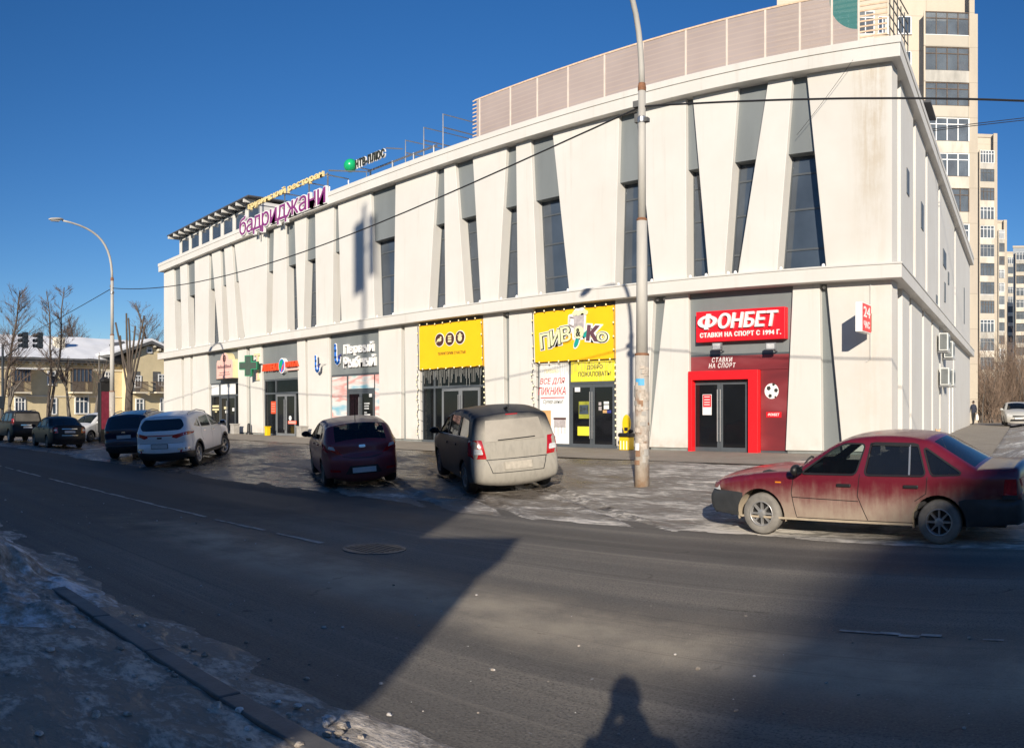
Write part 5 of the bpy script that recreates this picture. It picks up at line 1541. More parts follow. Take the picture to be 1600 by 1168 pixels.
tree(147, 655, 62, 553, 'pruned stubby tree beside the advertising pillar', 5, 'stub', 'bark_grey', .10)
tree(14, 655, 66, 560, 'short pruned tree behind the traffic light post', 6, 'stub', 'bark_grey', -.02)
tree(134, 600, 104, 487, 'bare tree rising behind the snowy ridge by the chimney', 7, 'slim', 'bark', 0, .38)
tree(112, 600, 112, 508, 'low bare tree behind the snowy ridge', 8, 'slim', 'bark', 0, .45)
tree(250, 600, 92, 470, 'bare tree rising behind the gable beside the white building', 9, 'slim', 'bark', 0, .35)
tree(164, 655, 58, 590, 'thin young tree between the lamp post and the lopped tree', 10, 'stub', 'bark', .02)
# aerial mast on the roof
mast = thing('roof_mast', 'thin aerial mast standing on the snowy roof ridge', 'aerial', FH.world(hu(219,6), 6, zr_-.4))
MB().tube([(0,0,0),(.1,0,3.6)], .05, 6).build('mast', 'house_dark', mast)
MB().tube([(-.5,0,3.3),(.6,0,3.3)], .03, 5).build('crossbar', 'house_dark', mast)

# ================================================================ tower blocks on the right
def tower(name, label, fr, top, depth, cols, u0, u1, floor, zoff, nfl, pier=None, wall='tower_wall', steps=None):
    T = fr.thing(name, label, 'tower block', 'tower blocks beyond the white building')
    MB().box(u0, u1, 0, depth, -.5, top).build('wall', wall, T)
    MB().box(u0-.1, u1+.1, -.12, depth, top, top+.5).build('parapet', 'tower_pier', T)
    if pier: MB().box(pier[0], pier[1], -.9, depth*.6, -.5, pier[2]).build('pier', 'tower_pier', T)
    rnd = random.Random(5)
    for (kind, a, b) in cols:
        for k in range(nfl):
            zt = zoff-floor*k
            if zt > top-.3 or zt < 3: continue
            if kind == 'w':
                z0, z1 = zt-1.42, zt
                w_ = MB(); q = .07
                w_.box(a,a+q,-.05,.02,z0,z1); w_.box(b-q,b,-.05,.02,z0,z1); w_.box(a,b,-.05,.02,z0,z0+q); w_.box(a,b,-.05,.02,z1-q,z1); m_ = a+(b-a)*.45; w_.box(m_-.05,m_+.05,-.045,.02,z0,z1)
                w_.box(a-.05,b+.05,-.14,.02,z0-.06,z0)
                o = w_.build('window', 'window_white', T)
                MB().box(a,b,-.02,.0-.005,z0,z1).build('pane', 'far_glass', o)
                if rnd.random() < .6: MB().box(b-(b-a)*.35,b-.08,-.03,-.022,z0+.08,z1-.08).build('curtain', 'curtain', o)
            else:
                z0, z1 = zt-1.86, zt
                lo = MB().box(a,b,-1.0,.05,z0-.94,z0-.02).build('loggia', rnd.choice(['tower_parapet','parapet_pale','parapet_grey']), T)
                MB().box(a,b,-.98,-.2,z0-.02,z0+.03).build('rail', rnd.choice(['house_dark','balcony_wood','window_white','house_dark']), lo)
                MB().box(a-.12,a,-1.02,.0,z0-.94,z1+.05).build('side_wall', 'tower_wall', lo)
                fm = MB(); n = rnd.choice((4,4,5)); style = rnd.choice(['house_dark','balcony_wood','window_white','mid_frame','window_white'])
                for i in range(n+1): u = a+(b-a)*i/n; fm.box(u-.04,u+.04,-.95,-.88,z0+.03,z1)
                fm.box(a,b,-.95,-.88,z1-.08,z1); fm.box(a,b,-.945,-.885,z0+1.3,z0+1.37)
                fm.build('glazing_frame', style, lo)
                MB().box(a,b,-.91,-.90,z0+.03,z1-.08).build('pane', 'tower_pane', lo)
                for i in range(n):
                    if rnd.random() < .75:
                        u = a+(b-a)*i/n; MB().box(u+.1,u+(b-a)/n-.1,-.6,-.5,z0+.05,z0+rnd.uniform(.7,1.6)).build('stored_item', rnd.choice(['curtain','balcony_wood','orange_cloth','window_white','kraft','curtain']), lo)
    return T
mk('parapet_pale', (.56,.51,.43), .9, .2, 1.5, bmp=.3, bscale=5, streak=.3); mk('parapet_grey', (.40,.38,.34), .9, .25, 1.5, bmp=.3, bscale=5, streak=.3)
glass('tower_pane', (.16,.185,.21), .1, .45, (.75,.8,.85)); mk('orange_cloth', (.55,.19,.09), .8, .2, 4)
T1 = Frame(1385, 65.8)
u = T1.u
tower('tower_block', 'nearest tall beige panel tower block with glazed loggias', T1, 50, 15,
      [('w',u(1403),u(1424)),('l',u(1445),u(1512)),('w',u(1262),u(1283)),('l',u(1300),u(1366)),('w',u(1372),u(1388))], u(1214), u(1517), 2.8, CZ+31.85, 14, (u(1513,-1), u(1528,-1), 31.8+CZ))
MB_t = MB().box(u(1513,-1)+.1, u(1528,-1)-.25, -.85, 8, 31.8+CZ, 52); 
o = MB_t.build('upper_pier', 'tower_pier', bpy.data.objects['tower_block'])
T2 = Frame(1385, 122); u = T2.u
tower('tower_block', 'second beige tower block stepped back behind the nearest one', T2, CZ+41.3, 15, [('l',u(1530.5),u(1552))], u(1470), u(1553), 2.8, CZ+(645-238)/F*123, 14, (u(1552.5,-1), u(1558.5,-1), CZ+41.7))
T3 = Frame(1385, 173); u = T3.u
tower('tower_block', 'third tower block stepped farther back behind the bare bushes', T3, CZ+40.6, 15, [('l',u(1560),u(1568.5))], u(1500), u(1569), 2.8, CZ+(645-361)/F*175, 14, (u(1568.5,-1), u(1573.5,-1), CZ+41))
T4 = Frame(1385, 236); u = T4.u
tower('tower_block', 'farthest pale tower block with narrow balconies', T4, CZ+46.5, 15, [('l',u(1574),u(1588)),('w',u(1590),u(1594))], u(1540), u(1640), 2.85, CZ+(645-403)/F*239, 15)
T5 = Frame(1650, 200); u = T5.u
tower('tower_block', 'blue grey tower block at the edge of the bare bushes', T5, CZ+(645-388)/F*201, 15, [('l',u(1588),u(1612)),('l',u(1616),u(1640))], u(1583), u(1680), 2.9, CZ+(645-396)/F*201, 14, wall='tower5')
# entrance porch at the foot of the nearest tower
# bare bushes
def bush(px, r_, h, wd, seed, label, n=110):
    rnd = random.Random(seed); a = az(px)
    P = Vector((sin(a)*r_, cos(a)*r_, 0)); P.z = gz(P.x, P.y)-.05
    T = thing('bare_bush', label, 'bush', P, 0, 'bare bushes by the tower blocks')
    st, tw = MB(), MB()
    for i in range(n):
        b = Vector((rnd.gauss(0,wd*.35), rnd.gauss(0,wd*.35), 0)); d = Vector((rnd.uniform(-.5,.5), rnd.uniform(-.5,.5), 1)).normalized()
        l = h*rnd.uniform(.5,1.05); pts = [b]
        for k in range(5):
            d = (d+Vector((rnd.uniform(-1,1),rnd.uniform(-1,1),0))*.14).normalized(); pts.append(pts[-1]+d*l/5)
        (st if i % 5 == 0 else tw).tube(pts, [.035*(1-.15*k)*(1.3 if i % 5 == 0 else .55) for k in range(6)], 4, False)
        for j in range(8):
            p = pts[rnd.randint(1,5)]; d2 = (d+Vector((rnd.uniform(-1,1),rnd.uniform(-1,1),rnd.uniform(-.2,.6)))).normalized()
            e_ = p+d2*h*.16
            tw.tube([p, e_, e_+(d2+Vector((rnd.uniform(-1,1),rnd.uniform(-1,1),.3))*.6).normalized()*h*.12], [.012,.010,.006], 3, False)
    st.build('stems', 'bark_grey', T); tw.build('twigs', 'brush', T)
bush(1560, 82, 7.6, 4.5, 1, 'broad tangle of brown bare bushes below the tower blocks', 150)
bush(1592, 78, 7.2, 5, 2, 'brown bare bush behind the parked silver car', 150)
bush(1548, 66, 4.6, 1.6, 3, 'thin pale stemmed bare bush at the end of the side walk', 60)
bush(1540, 76, 5.2, 2.5, 4, 'dark bare bush against the foot of the second tower', 80)
bush(1622, 84, 8, 6, 5, 'tall brown bare bush at the edge of the snow field', 150)

# ================================================================ people and dog
def skin_body(name, verts, edges, radii, mat, parent, sub=2, root=0):
    me = bpy.data.meshes.new(name); me.from_pydata(verts, edges, [])
    o = bpy.data.objects.new(name, me); COL.objects.link(o); o.parent = parent
    m = o.modifiers.new('skin', 'SKIN'); s = o.modifiers.new('sub', 'SUBSURF'); s.levels = s.render_levels = sub
    m.use_smooth_shade = True
    sv = me.skin_vertices[0].data
    for i, r in enumerate(radii):
        sv[i].radius = (r, r*.85) if not isinstance(r, tuple) else r
    sv[root].use_root = True
    me.materials.append(M[mat]); return o
def person(loc, rz, label, pose, top='jacket', bottom='trousers', h=1.75):
    k = h/1.75
    T = thing('person', label, 'person', loc, rz)
    V = [(0,0,.98),(0,0,1.18),(0,.0,1.36),(0,0,1.47),(0,0,1.52)]; R = [(.175,.13),(.17,.125),(.195,.13),(.10,.085),(.066,.062)]
    E = [(0,1),(1,2),(2,3),(3,4)]
    def chain(base, pts, rs):
        last = base
        for p, r in zip(pts, rs):
            V.append(p); R.append(r); E.append((last, len(V)-1)); last = len(V)-1
    hands = []
    for s in (-1, 1):
        q = pose['legs'][0 if s < 0 else 1]
        chain(0, [(.10*s,0,.88),(.11*s,.03+q*.5,.50),(.11*s,q,.10),(.11*s,q+.14,.045)], [.105,.075,.055,.045])
        arm = pose['arms'][0 if s < 0 else 1]
        chain(2, [(.185*s,0,1.40)]+arm, [.072,.055,.045,.038])
        hands.append(arm[-1])
    V2 = [(x*k, y*k, z*k) for x, y, z in V]
    skin_body('body', V2, E, [tuple(q*k for q in r) if isinstance(r, tuple) else r*k for r in R], top, T)
    # trousers as a slightly wider child over the legs
    lv, le, lr = [(0,0,.99*k),(0,0,.93*k)], [(0,1)], [(.165,.13),(.16,.13)]
    for s in (-1, 1):
        q = pose['legs'][0 if s < 0 else 1]; last = 1
        for p, r in zip([(.10*s,0,.86),(.11*s,.03+q*.5,.50),(.11*s,q,.09)], [.115,.085,.068]):
            lv.append(tuple(c*k for c in p)); lr.append(r*k); le.append((last, len(lv)-1)); last = len(lv)-1
    skin_body('trousers', lv, le, lr, bottom, T)
    hd = MB(); hd.blob((0,.025*k,1.635*k), .078*k, .098*k, .118*k, 16, 12); hd.blob((0,.125*k,1.625*k), .014*k, .018*k, .024*k); 
    for s in (-1, 1): hd.blob((.079*s*k,.02*k,1.63*k), .012*k, .02*k, .032*k)
    hd.blob((0,.106*k,1.58*k), .026*k, .014*k, .010*k)
    head = hd.build('head', 'skin', T, True)
    for s in (-1, 1): MB().blob((.03*s*k,.113*k,1.65*k), .012*k, .008*k, .008*k).build('eye', 'black', head)
    hr = MB(); hr.blob((0,-.005*k,1.672*k), .088*k, .104*k, .105*k, 14, 10); hr.build('hair', 'hair', head, True)
    for s, hp in zip((-1, 1), hands):
        hv, he, hrr = [tuple(c*k for c in hp)], [], [(.032,.022)]
        d = Vector(pose['fingers'][0 if s < 0 else 1]).normalized(); sd_ = d.cross(Vector((0,1,.2))).normalized()
        p0 = Vector(hv[0])+d*.05*k; hv.append(tuple(p0)); he.append((0,1)); hrr.append((.036,.018))
        for f_, ln in zip((-1.5,-.5,.5,1.5), (.062,.078,.074,.058)):
            b = p0+sd_*f_*.018*k+d*.02; m_ = b+d*ln*.6*k; t_ = m_+(d*.7+Vector((0,.5,-.2))).normalized()*ln*.5*k
            i0 = len(hv); hv += [tuple(b),tuple(m_),tuple(t_)]; he += [(1,i0),(i0,i0+1),(i0+1,i0+2)]; hrr += [.009*k,.009*k,.008*k]
        b = Vector(hv[0])+sd_*s*.035*k; t_ = b+(d+sd_*s*.7).normalized()*.05*k
        i0 = len(hv); hv += [tuple(b),tuple(t_)]; he += [(0,i0),(i0,i0+1)]; hrr += [.011*k,.009*k]
        skin_body('hand', hv, he, hrr, 'skin', T, 1)
    for s in (-1, 1):
        q = pose['legs'][0 if s < 0 else 1]
        MB().blob((.11*s*k,(q+.07)*k,.05*k), .05*k, .14*k, .05*k).build('shoe', 'black', T, True)
    return T
a = az(1521); Pp = Vector((sin(a)*58.5, cos(a)*58.5, 0)); Pp.z = gz(Pp.x, Pp.y)+.03
pw = person(Pp, -a+.5, 'person in a dark jacket walking past the far end of the side wall',
       dict(legs=(-.16,.18), arms=([(-.26,.02,1.12),(-.25,.12,.90),(-.25,.13,.85)],[(.26,-.02,1.12),(.26,.05,.90),(.26,.06,.85)]), fingers=((0,.1,-1),(0,.1,-1))), h=1.66)
bg_ = thing('carrier_bag', 'white carrier bag held low by the person in the dark jacket', 'bag', Pp+Vector((.26,0,.28)), -a+.5)
m = MB(); m.prism([(-.13,0),(.13,0),(.11,.30),(.03,.46),(-.03,.46),(-.11,.30)], -.05, .07); m.build('bag', 'bag_white', bg_, bevel=.02)
# the photographer, just behind the lens; only the shadow is in the picture
Pg = -TRAVEL*.42+SIDE*.06
person((Pg.x, Pg.y, .11), SUN_AZ*-1, 'person holding a phone up in both hands on the near pavement',
       dict(legs=(0,.03), arms=([(-.21,.10,1.14),(-.10,.30,1.40),(-.07,.33,1.47)],[(.21,.10,1.14),(.07,.30,1.42),(.03,.33,1.49)]), fingers=((.3,.2,1),(-.2,.2,1))), h=1.79)
pc = -TRAVEL*.05
ph_ = thing('phone', 'thin black phone held up by the person on the near pavement', 'phone', (pc.x, pc.y, CZ-.03), -SUN_AZ)
MB().box(-.038,.038,-.009,.0,-.10,.055).build('case', 'black', ph_, bevel=.003)
MB().box(-.035,.035,-.0105,-.0092,-.096,.05).build('screen', 'car_glass_dark', ph_)
# tan dog beyond the saloon car
dp_ = Vector((sin(az(1474))*21.6, cos(az(1474))*21.6, 0)); dp_.z = gz(dp_.x, dp_.y)+.03
dg = thing('dog', 'small tan dog standing by the corner of the white building behind the saloon', 'dog', dp_, 2.2)
V = [(-.28,0,.42),(-.1,0,.43),(.14,0,.42),(.26,0,.46),(.34,0,.60),(.40,0,.68),(.50,0,.66),(.56,0,.645),(-.38,0,.48),(-.48,0,.58)]
R = [.09,.105,.12,.10,.07,.075,.045,.028,.03,.018]; E = [(0,1),(1,2),(2,3),(3,4),(4,5),(5,6),(6,7),(0,8),(8,9)]
for s in (-1, 1):
    i = len(V); V += [(-.28,.07*s,.34),(-.24,.08*s,.24),(-.34,.08*s,.14),(-.32,.08*s,.02)]; R += [.06,.04,.024,.026]; E += [(0,i),(i,i+1),(i+1,i+2),(i+2,i+3)]
    i = len(V); V += [(.18,.07*s,.30),(.19,.075*s,.16),(.19,.075*s,.02)]; R += [.05,.028,.028]; E += [(2,i),(i,i+1),(i+1,i+2)]
    i = len(V); V += [(.37,.05*s,.75),(.36,.075*s,.80)]; R += [.025,.012]; E += [(5,i),(i,i+1)]
skin_body('body', V, E, R, 'dog_coat', dg, 2, 1)

# ================================================================ houses behind the camera that throw the shade over the road
TE = tan(SUN_EL)
def shade_house(a0, poly, depth, label, nm, mats):
    """outline poly in (b, reach of its shadow in front of the camera); stands a0 metres behind, runs back along the sun"""
    O = -TRAVEL*a0
    T = thing(nm, label, 'house', (O.x, O.y, 0), -SUN_AZ)
    return T, [(b, (a0+r)*TE if r > -900 else -.3) for b, r in poly]
T, P = shade_house(7.0, [(-75,-999),(-2.62,-999),(-2.62,21.8),(-6.8,27.2),(-14,30.5),(-20,32),(-26,38),(-75,38)], 14, 'tall plastered house on the near side of the street behind the camera', 'corner_house', None)
MB().prism(P, -14, 0).build('wall', 'ochre', T)
for i in range(5):
    for j in range(3):
        x = -5.2-i*4.2; z = 1.3+j*3.1
        w_ = MB().box(x-.75,x+.75,.002,.06,z,z+1.6).build('window', 'window_white', T); MB().box(x-.65,x+.65,.06,.075,z+.1,z+1.5).build('pane', 'far_glass', w_)
T, P = shade_house(5.0, [(-4,-999),(-1.95,-999),(-1.86,4.2),(-1.42,6.5),(-1.40,8),(-1.46,9.8),(-1.30,11.15),(-2.6,10.95),(-4,10.95)], 3, 'low plastered porch beside the tall corner house behind the camera', 'porch', None)
MB().prism(P, -1.9, 0).build('wall', 'ochre', T)
MB().box(-2.5,-2.0,.002,.05,.0,2.1).build('door', 'balcony_wood', T)
T, P = shade_house(52.0, [(.2-2.3,-999),(75,-999),(75,8),(30,8),(6.9,17.5),(.2-2.3,-.2)], 12, 'steep roofed apartment house across the yard behind the camera', 'yard_house', None)
MB().prism(P, -12, 0).build('wall', 'tower_wall', T)
for i in range(7):
    for j in range(5):
        x = 1.0+i*3.4; z = 1.3+j*3.0
        w_ = MB().box(x-.7,x+.7,.002,.06,z,z+1.5).build('window', 'window_white', T); MB().box(x-.6,x+.6,.06,.075,z+.1,z+1.4).build('pane', 'far_glass', w_)

# aerial mast on the corner house: its two panels shade the upper storey
O = -TRAVEL*10+SIDE*-11.4
ms = thing('aerial_mast', 'tall aerial mast with two panel aerials on the house behind the camera', 'aerial', (O.x, O.y, 11.5), -SUN_AZ)
zc = FA.z(567, 395)+(35.9+10)*TE-11.5
MB().tube([(0,0,0),(0,0,zc+2.2)], .10, 8).build('mast', 'steel', ms)
for (x, w_, h_, dz) in ((-.34,.33,1.65,-.1),(.46,.19,1.4,.15)):
    MB().box(x-w_,x+w_,-.1,.1,zc-h_+dz,zc+h_+dz).build('aerial_panel', 'white_plain', ms, bevel=.03)
    MB().box(min(x,0),max(x,0),-.04,.04,zc+dz-.05,zc+dz+.05).build('bracket', 'steel', ms)
# ================================================================ cars
def smooth_line(pts, n=4):
    out = []
    m = len(pts)
    for i in range(m-1):
        p0, p1, p2, p3 = (Vector(pts[max(0,i-1)][:2]), Vector(pts[i][:2]), Vector(pts[i+1][:2]), Vector(pts[min(m-1,i+2)][:2]))
        for k in range(n):
            t = k/n
            q = .5*((2*p1)+(p2-p0)*t+(2*p0-5*p1+4*p2-p3)*t*t+(3*p1-p0-3*p2+p3)*t**3)
            out.append((q.x, q.y, i+t))
    out.append((*pts[-1][:2], m-1)); return out

def build_car(nm, label, S, group='parked cars'):
    T = thing(nm, label, 'car', (0,0,0), 0, group)
    W, wb, rw = S['W'], S['wb'], S['rw']
    top = smooth_line(S['top'], 5)
    tl_ = [(p[0], p[1]) for p in top]
    ra = rw+S.get('gap', .055); sill = S['sill']
    bottom = []
    # bottom line from the rear to the front, with wheel arches
    bottom.append((tl_[-1][0]+.02, sill+.04))
    for ax in (-wb/2, wb/2):
        h = sill-rw; h0 = max(-.95, h/ra); a0 = pi-math.asin(h0) if h0 < 0 else pi-math.asin(h0)
        st, en = pi-math.asin(h0), math.asin(h0)
        for k in range(17):
            a = st+(en-st)*k/16; bottom.append((ax+ra*cos(a), rw+ra*sin(a)))
    bottom.append((tl_[0][0]-.02, sill+.03))
    outline = tl_+bottom
    tl2 = tl_[1:-1]
    zb, tum, rr = S['belt'], S['tumble'], S.get('round', .11)
    x0, x1 = min(p[0] for p in tl_), max(p[0] for p in tl_)
    def hw(x, z):
        y = W/2
        y -= max(0, (.50-z))**2*.35
        if z > zb: y -= (z-zb)*tum+.02*min(1,(z-zb)/.05)
        else: y -= .02*abs((z-.62)/.4)**2
        f = max(0, (x-(x1-.75))/.75); b = max(0, ((x0+.6)-x)/.6)
        y -= S.get('tf', .14)*f*f+S.get('tb', .10)*b*b
        d = min(segd((x, z), tl_[i], tl_[i+1]) for i in range(len(tl_)-1))
        if d < rr:
            q = 1-d/rr; y -= rr*(1-sqrt(max(0, 1-q*q)))*.85
        return y
    wins = [rounded(w, .05) for w in S['wins']]
    extra = []
    for i in range(0, len(tl_)-1):
        a, b = Vector(tl_[i]), Vector(tl_[i+1])
        if (b-a).length < 1e-6: continue
        n = Vector(((b-a).y, -(b-a).x)).normalized()*-1
        for d in (.018,.045,.085): 
            p = (a+b)/2-n*d; extra.append((p.x, p.y))
            p = (a+b)/2+n*d; extra.append((p.x, p.y))
    lines = S.get('lines', [])
    fv, ft = fill([outline], .085, wins, extra, lines)
    groups = {}
    yc = [hw(*p) for p in fv]
    part = S.get('part', lambda x, z: 'body')
    for t in ft:
        c = (sum(fv[i][0] for i in t)/3, sum(fv[i][1] for i in t)/3)
        groups.setdefault(part(*c), []).append(t)
    meshes = {}
    for g, ts in groups.items():
        mb = meshes.setdefault(g, MB())
        for s in (1, -1):
            used = {}
            vs, fs = [], []
            for t in ts:
                idx = []
                for i in t:
                    if i not in used: used[i] = len(vs); vs.append((fv[i][0], s*yc[i], fv[i][1]))
                    idx.append(used[i])
                a, b, c = (Vector(vs[q]) for q in idx)
                if ((b-a).cross(c-a)).y*s < 0: idx = idx[::-1]
                fs.append(tuple(idx))
            mb.add(vs, fs)
    # top strip across the car
    ncol = 13
    gl = S['glass']                                # list of (i0, i1, name, margin)
    crown = S['crown']
    rows = []
    for k, (x, z, i) in enumerate(top):
        a = top[max(0,k-1)]; b = top[min(len(top)-1,k+1)]
        n = Vector((-(b[1]-a[1]), b[0]-a[0])).normalized()
        if n.length < .5: n = Vector((0,1))
        n = -n if n.dot(Vector((x-(x0+x1)/2, z-.8))) < 0 else n
        ye = hw(x, z); c = interp(i, crown)
        row = []
        for j in range(ncol):
            t = j/(ncol-1)*2-1
            # push columns so that one sits at the glass margin
            t = {0:-1,1:-.88,2:-.80,ncol-3:.80,ncol-2:.88,ncol-1:1}.get(j, t)
            o = c*(1-abs(t)**2.2)
            row.append((x+n.x*o, ye*t, z+n.y*o))
        rows.append((i, row))
    def is_glass(i, j):
        for (a, b, name) in gl:
            if a <= i < b and 1 <= j < ncol-2: return name
        return None
    gm = {}
    for k in range(len(rows)-1):
        i = (rows[k][0]+rows[k+1][0])/2
        for j in range(ncol-1):
            q = [rows[k][1][j], rows[k][1][j+1], rows[k+1][1][j+1], rows[k+1][1][j]]
            nm_ = is_glass(i, j)
            if nm_: gm.setdefault(nm_, MB()).add(q, [(0,3,2,1)])
            else:
                g = part((q[0][0]+q[2][0])/2, (q[0][2]+q[2][2])/2)
                meshes.setdefault(g, MB()).add(q, [(0,3,2,1)])
    def finish(mb, name, mat, parent=T):
        me = bpy.data.meshes.new(name); me.from_pydata(mb.v, [], mb.f)
        bm = bmesh.new(); bm.from_mesh(me); bmesh.ops.remove_doubles(bm, verts=bm.verts, dist=.0015)
        bmesh.ops.recalc_face_normals(bm, faces=bm.faces); bm.to_mesh(me); bm.free()
        me.shade_smooth(); me.materials.append(M[mat])
        o = bpy.data.objects.new(name, me); COL.objects.link(o); o.parent = parent
        return o
    pm = S.get('mats', {})
    for g, mb in meshes.items():
        if g == 'body': finish(mb, g, pm.get(g, S['paint'])); continue
        for sg, gn in ((1, 'front_'+g), (-1, 'rear_'+g)):
            h_ = MB(); h_.v = mb.v; h_.f = [f for f in mb.f if sum(mb.v[i][0] for i in f)*sg > 0]
            used = sorted({i for f in h_.f for i in f}); ix = {i: k for k, i in enumerate(used)}
            h_.v = [mb.v[i] for i in used]; h_.f = [tuple(ix[i] for i in f) for f in h_.f]
            finish(h_, gn, pm.get(g, S['paint']))
    for g, mb in gm.items(): finish(mb, g, pm.get(g, 'car_glass_dark'))
    allv, allf = [], []
    for mb in list(meshes.values())+list(gm.values()):
        o = len(allv); allv += mb.v; allf += [tuple(i+o for i in f) for f in mb.f]
    bvh = BVHTree.FromPolygons([Vector(v) for v in allv], allf)
    # side windows and their trims
    for n_, w in enumerate(wins):
        vv, tt = fill([w], .12); wm = S.get('wmat', ['car_glass']*9)[n_]
        tv, tt2 = fill([grow(w, .022)], .2, [w])
        for s in (1, -1):
            m = MB(); m.v = [(p[0], s*(hw(*p)-.012), p[1]) for p in vv]; m.f = tt
            o = finish(m, 'side_window', wm)
            m = MB(); m.v = [(p[0], s*(hw(*p)+.004), p[1]) for p in tv]; m.f = tt2
            finish(m, 'window_trim', S.get('trim', 'black'), o)
    def side_decal(name, poly, mat, off=.004, both=True, sides=(1,-1), r=.0, step=.1):
        p_ = densify(rounded(poly, r) if r else poly)
        vv, tt = fill([p_], step)
        for s in sides:
            m = MB(); m.v = [(p[0], s*(hw(*p)+off), p[1]) for p in vv]; m.f = tt
            finish(m, name, mat)
    def end_decal(name, poly, mat, off=.006, rear=True, mirror=False, r=.02, step=.09):
        """poly in (y,z) seen from behind: y positive = the car's left"""
        for mi in ((1,-1) if mirror else (1,)):
            p_ = densify(rounded([(mi*a, b) for a, b in poly], r) if r else [(mi*a, b) for a, b in poly])
            vv, tt = fill([p_], step); m = MB(); ok = True
            for (y, z) in vv:
                h = bvh.ray_cast(Vector((-6 if rear else 6, y, z)), Vector((1 if rear else -1, 0, 0)))
                if h[0] is None:
                    h = bvh.find_nearest(Vector((x0 if rear else x1, y, z)))
                nn_ = h[1].normalized(); rd = Vector((1 if rear else -1, 0, 0)); nn_ = -nn_ if nn_.dot(rd) > 0 else nn_
                m.v.append(tuple(h[0]+nn_*off))
            m.f = tt; finish(m, name, mat)
    def seam(pts, wd=.010):
        pl = pts; poly = []
        for i, p in enumerate(pl):
            a, b = Vector(pl[max(0,i-1)]), Vector(pl[min(len(pl)-1,i+1)])
            n = Vector((-(b-a).y, (b-a).x)).normalized()*wd/2; poly.append((Vector(p)+n, Vector(p)-n))
        for s in (1, -1):
            m = MB(); m.v = [(q.x, s*(hw(q.x, q.y)+.0025), q.y) for pr_ in poly for q in pr_]
            m.f = [(2*i,2*i+1,2*i+3,2*i+2) for i in range(len(poly)-1)]
            m.build('door_seam', 'black', T)
    for pts in S.get('seams', []):
        d = []
        for a, b in zip(pts, pts[1:]): d += [tuple(Vector(a).lerp(Vector(b), k/6)) for k in range(6)]
        seam(d+[pts[-1]])
    for d in S.get('side', []): side_decal(*d[:3], **(d[3] if len(d) > 3 else {}))
    for d in S.get('end', []): end_decal(*d[:3], **(d[3] if len(d) > 3 else {}))
    for (x, z) in S.get('handles', []):
        for s in (1, -1):
            y = hw(x, z)
            m = MB(); m.box(x-.10, x+.10, s*y-.012, s*y+.022, z-.022, z+.022); m.build('door_handle', S.get('hmat', 'black'), T, bevel=.01)
    mx, mz = S['mirror']
    for s in (1, -1):
        y = hw(mx, mz); m = MB(); m.blob((mx, s*(y+.13), mz+.05), .065, .115, .075, 12, 8); m.box(mx-.03, mx+.03, min(s*(y-.02),s*(y+.08)), max(s*(y-.02),s*(y+.08)), mz-.01, mz+.03)
        mo = m.build('mirror', S.get('mmat', 'black'), T, True)
        MB().box(mx-.064, mx-.055, s*(y+.13)-.085, s*(y+.13)+.085, mz, mz+.10).build('mirror_glass', 'car_glass_dark', mo)
    # under-body, arches, cabin
    yi = W/2-.30
    m = MB(); m.box(x0+.25, x1-.25, -yi, yi, sill-.04, .62)
    m.box(x0+.12, x0+.3, -W/2+.2, W/2-.2, sill+.03, .5); m.box(x1-.3, x1-.12, -W/2+.2, W/2-.2, sill+.03, .5)
    m.build('underbody', 'black', T)
    for ax in (-wb/2, wb/2):
        for s in (1, -1):
            m = MB(); n = 14
            for k in range(n+1):
                a = -.25+(pi+.5)*k/n; r_ = ra+.012
                m.v += [(ax+r_*cos(a), s*(W/2-.045), rw+r_*sin(a)), (ax+r_*cos(a), s*(yi-.02), rw+r_*sin(a))]
            m.f = [(2*k,2*k+1,2*k+3,2*k+2) for k in range(n)]
            m.build('wheel_arch', S.get('archmat', 'black'), T, True)
    if S.get('cabin'):
        fl = .40
        m = MB(); m.box(-wb/2-.2, wb/2+.05, -W/2+.14, W/2-.14, .3, fl); m.box(wb/2-.35, wb/2+.02, -W/2+.12, W/2-.12, fl, zb+.02); m.build('dashboard', 'car_inside', T, bevel=.03)
        for (x, ys_) in ((.12, (-.36,.36)), (-.78, (-.36,.36))):
            for y in ys_:
                m = MB(); m.box(x-.25,x+.25,y-.24,y+.24,fl,fl+.16)
                m.add([(x-.22,y-.23,fl+.1),(x-.08,y-.23,fl+.1),(x-.08,y+.23,fl+.1),(x-.22,y+.23,fl+.1),(x-.42,y-.21,fl+.68),(x-.32,y-.21,fl+.68),(x-.32,y+.21,fl+.68),(x-.42,y+.21,fl+.68)],
                      [(0,3,2,1),(4,5,6,7),(0,1,5,4),(1,2,6,5),(2,3,7,6),(3,0,4,7)])
                m.box(x-.44,x-.34,y-.12,y+.12,fl+.70,fl+.86); m.build('seat', 'car_seat', T, bevel=.03)
        m = MB(); cx, cy, cz_ = wb/2-.52, .36, zb+.03
        pts = [(cx-.18*sin(2*pi*k/20)*.42, cy+.18*cos(2*pi*k/20), cz_+.18*sin(2*pi*k/20)*.9) for k in range(21)]
        m.tube(pts, .016, 6); m.tube([(cx,cy,cz_),(cx+.25,cy,cz_-.15)], .03, 6); m.box(cx-.02,cx+.02,cy-.16,cy+.16,cz_-.02,cz_+.02); m.build('steering_wheel', 'car_inside', T)
    # wheels
    wr = S.get('rim', 'alloy'); ns = S.get('spokes', 5); tw_ = S.get('tw', .20)
    steer = S.get('steer', 0)
    rim_r = S.get('rim_r', rw*.64)
    tyre = MB().lathe([(rim_r,-tw_/2),(rw*.90,-tw_/2-.012),(rw*.985,-tw_/2+.02),(rw,-tw_/4),(rw,tw_/4),(rw*.985,tw_/2-.02),(rw*.90,tw_/2+.012),(rim_r,tw_/2)], (0,0,0), 'y', 32, False)
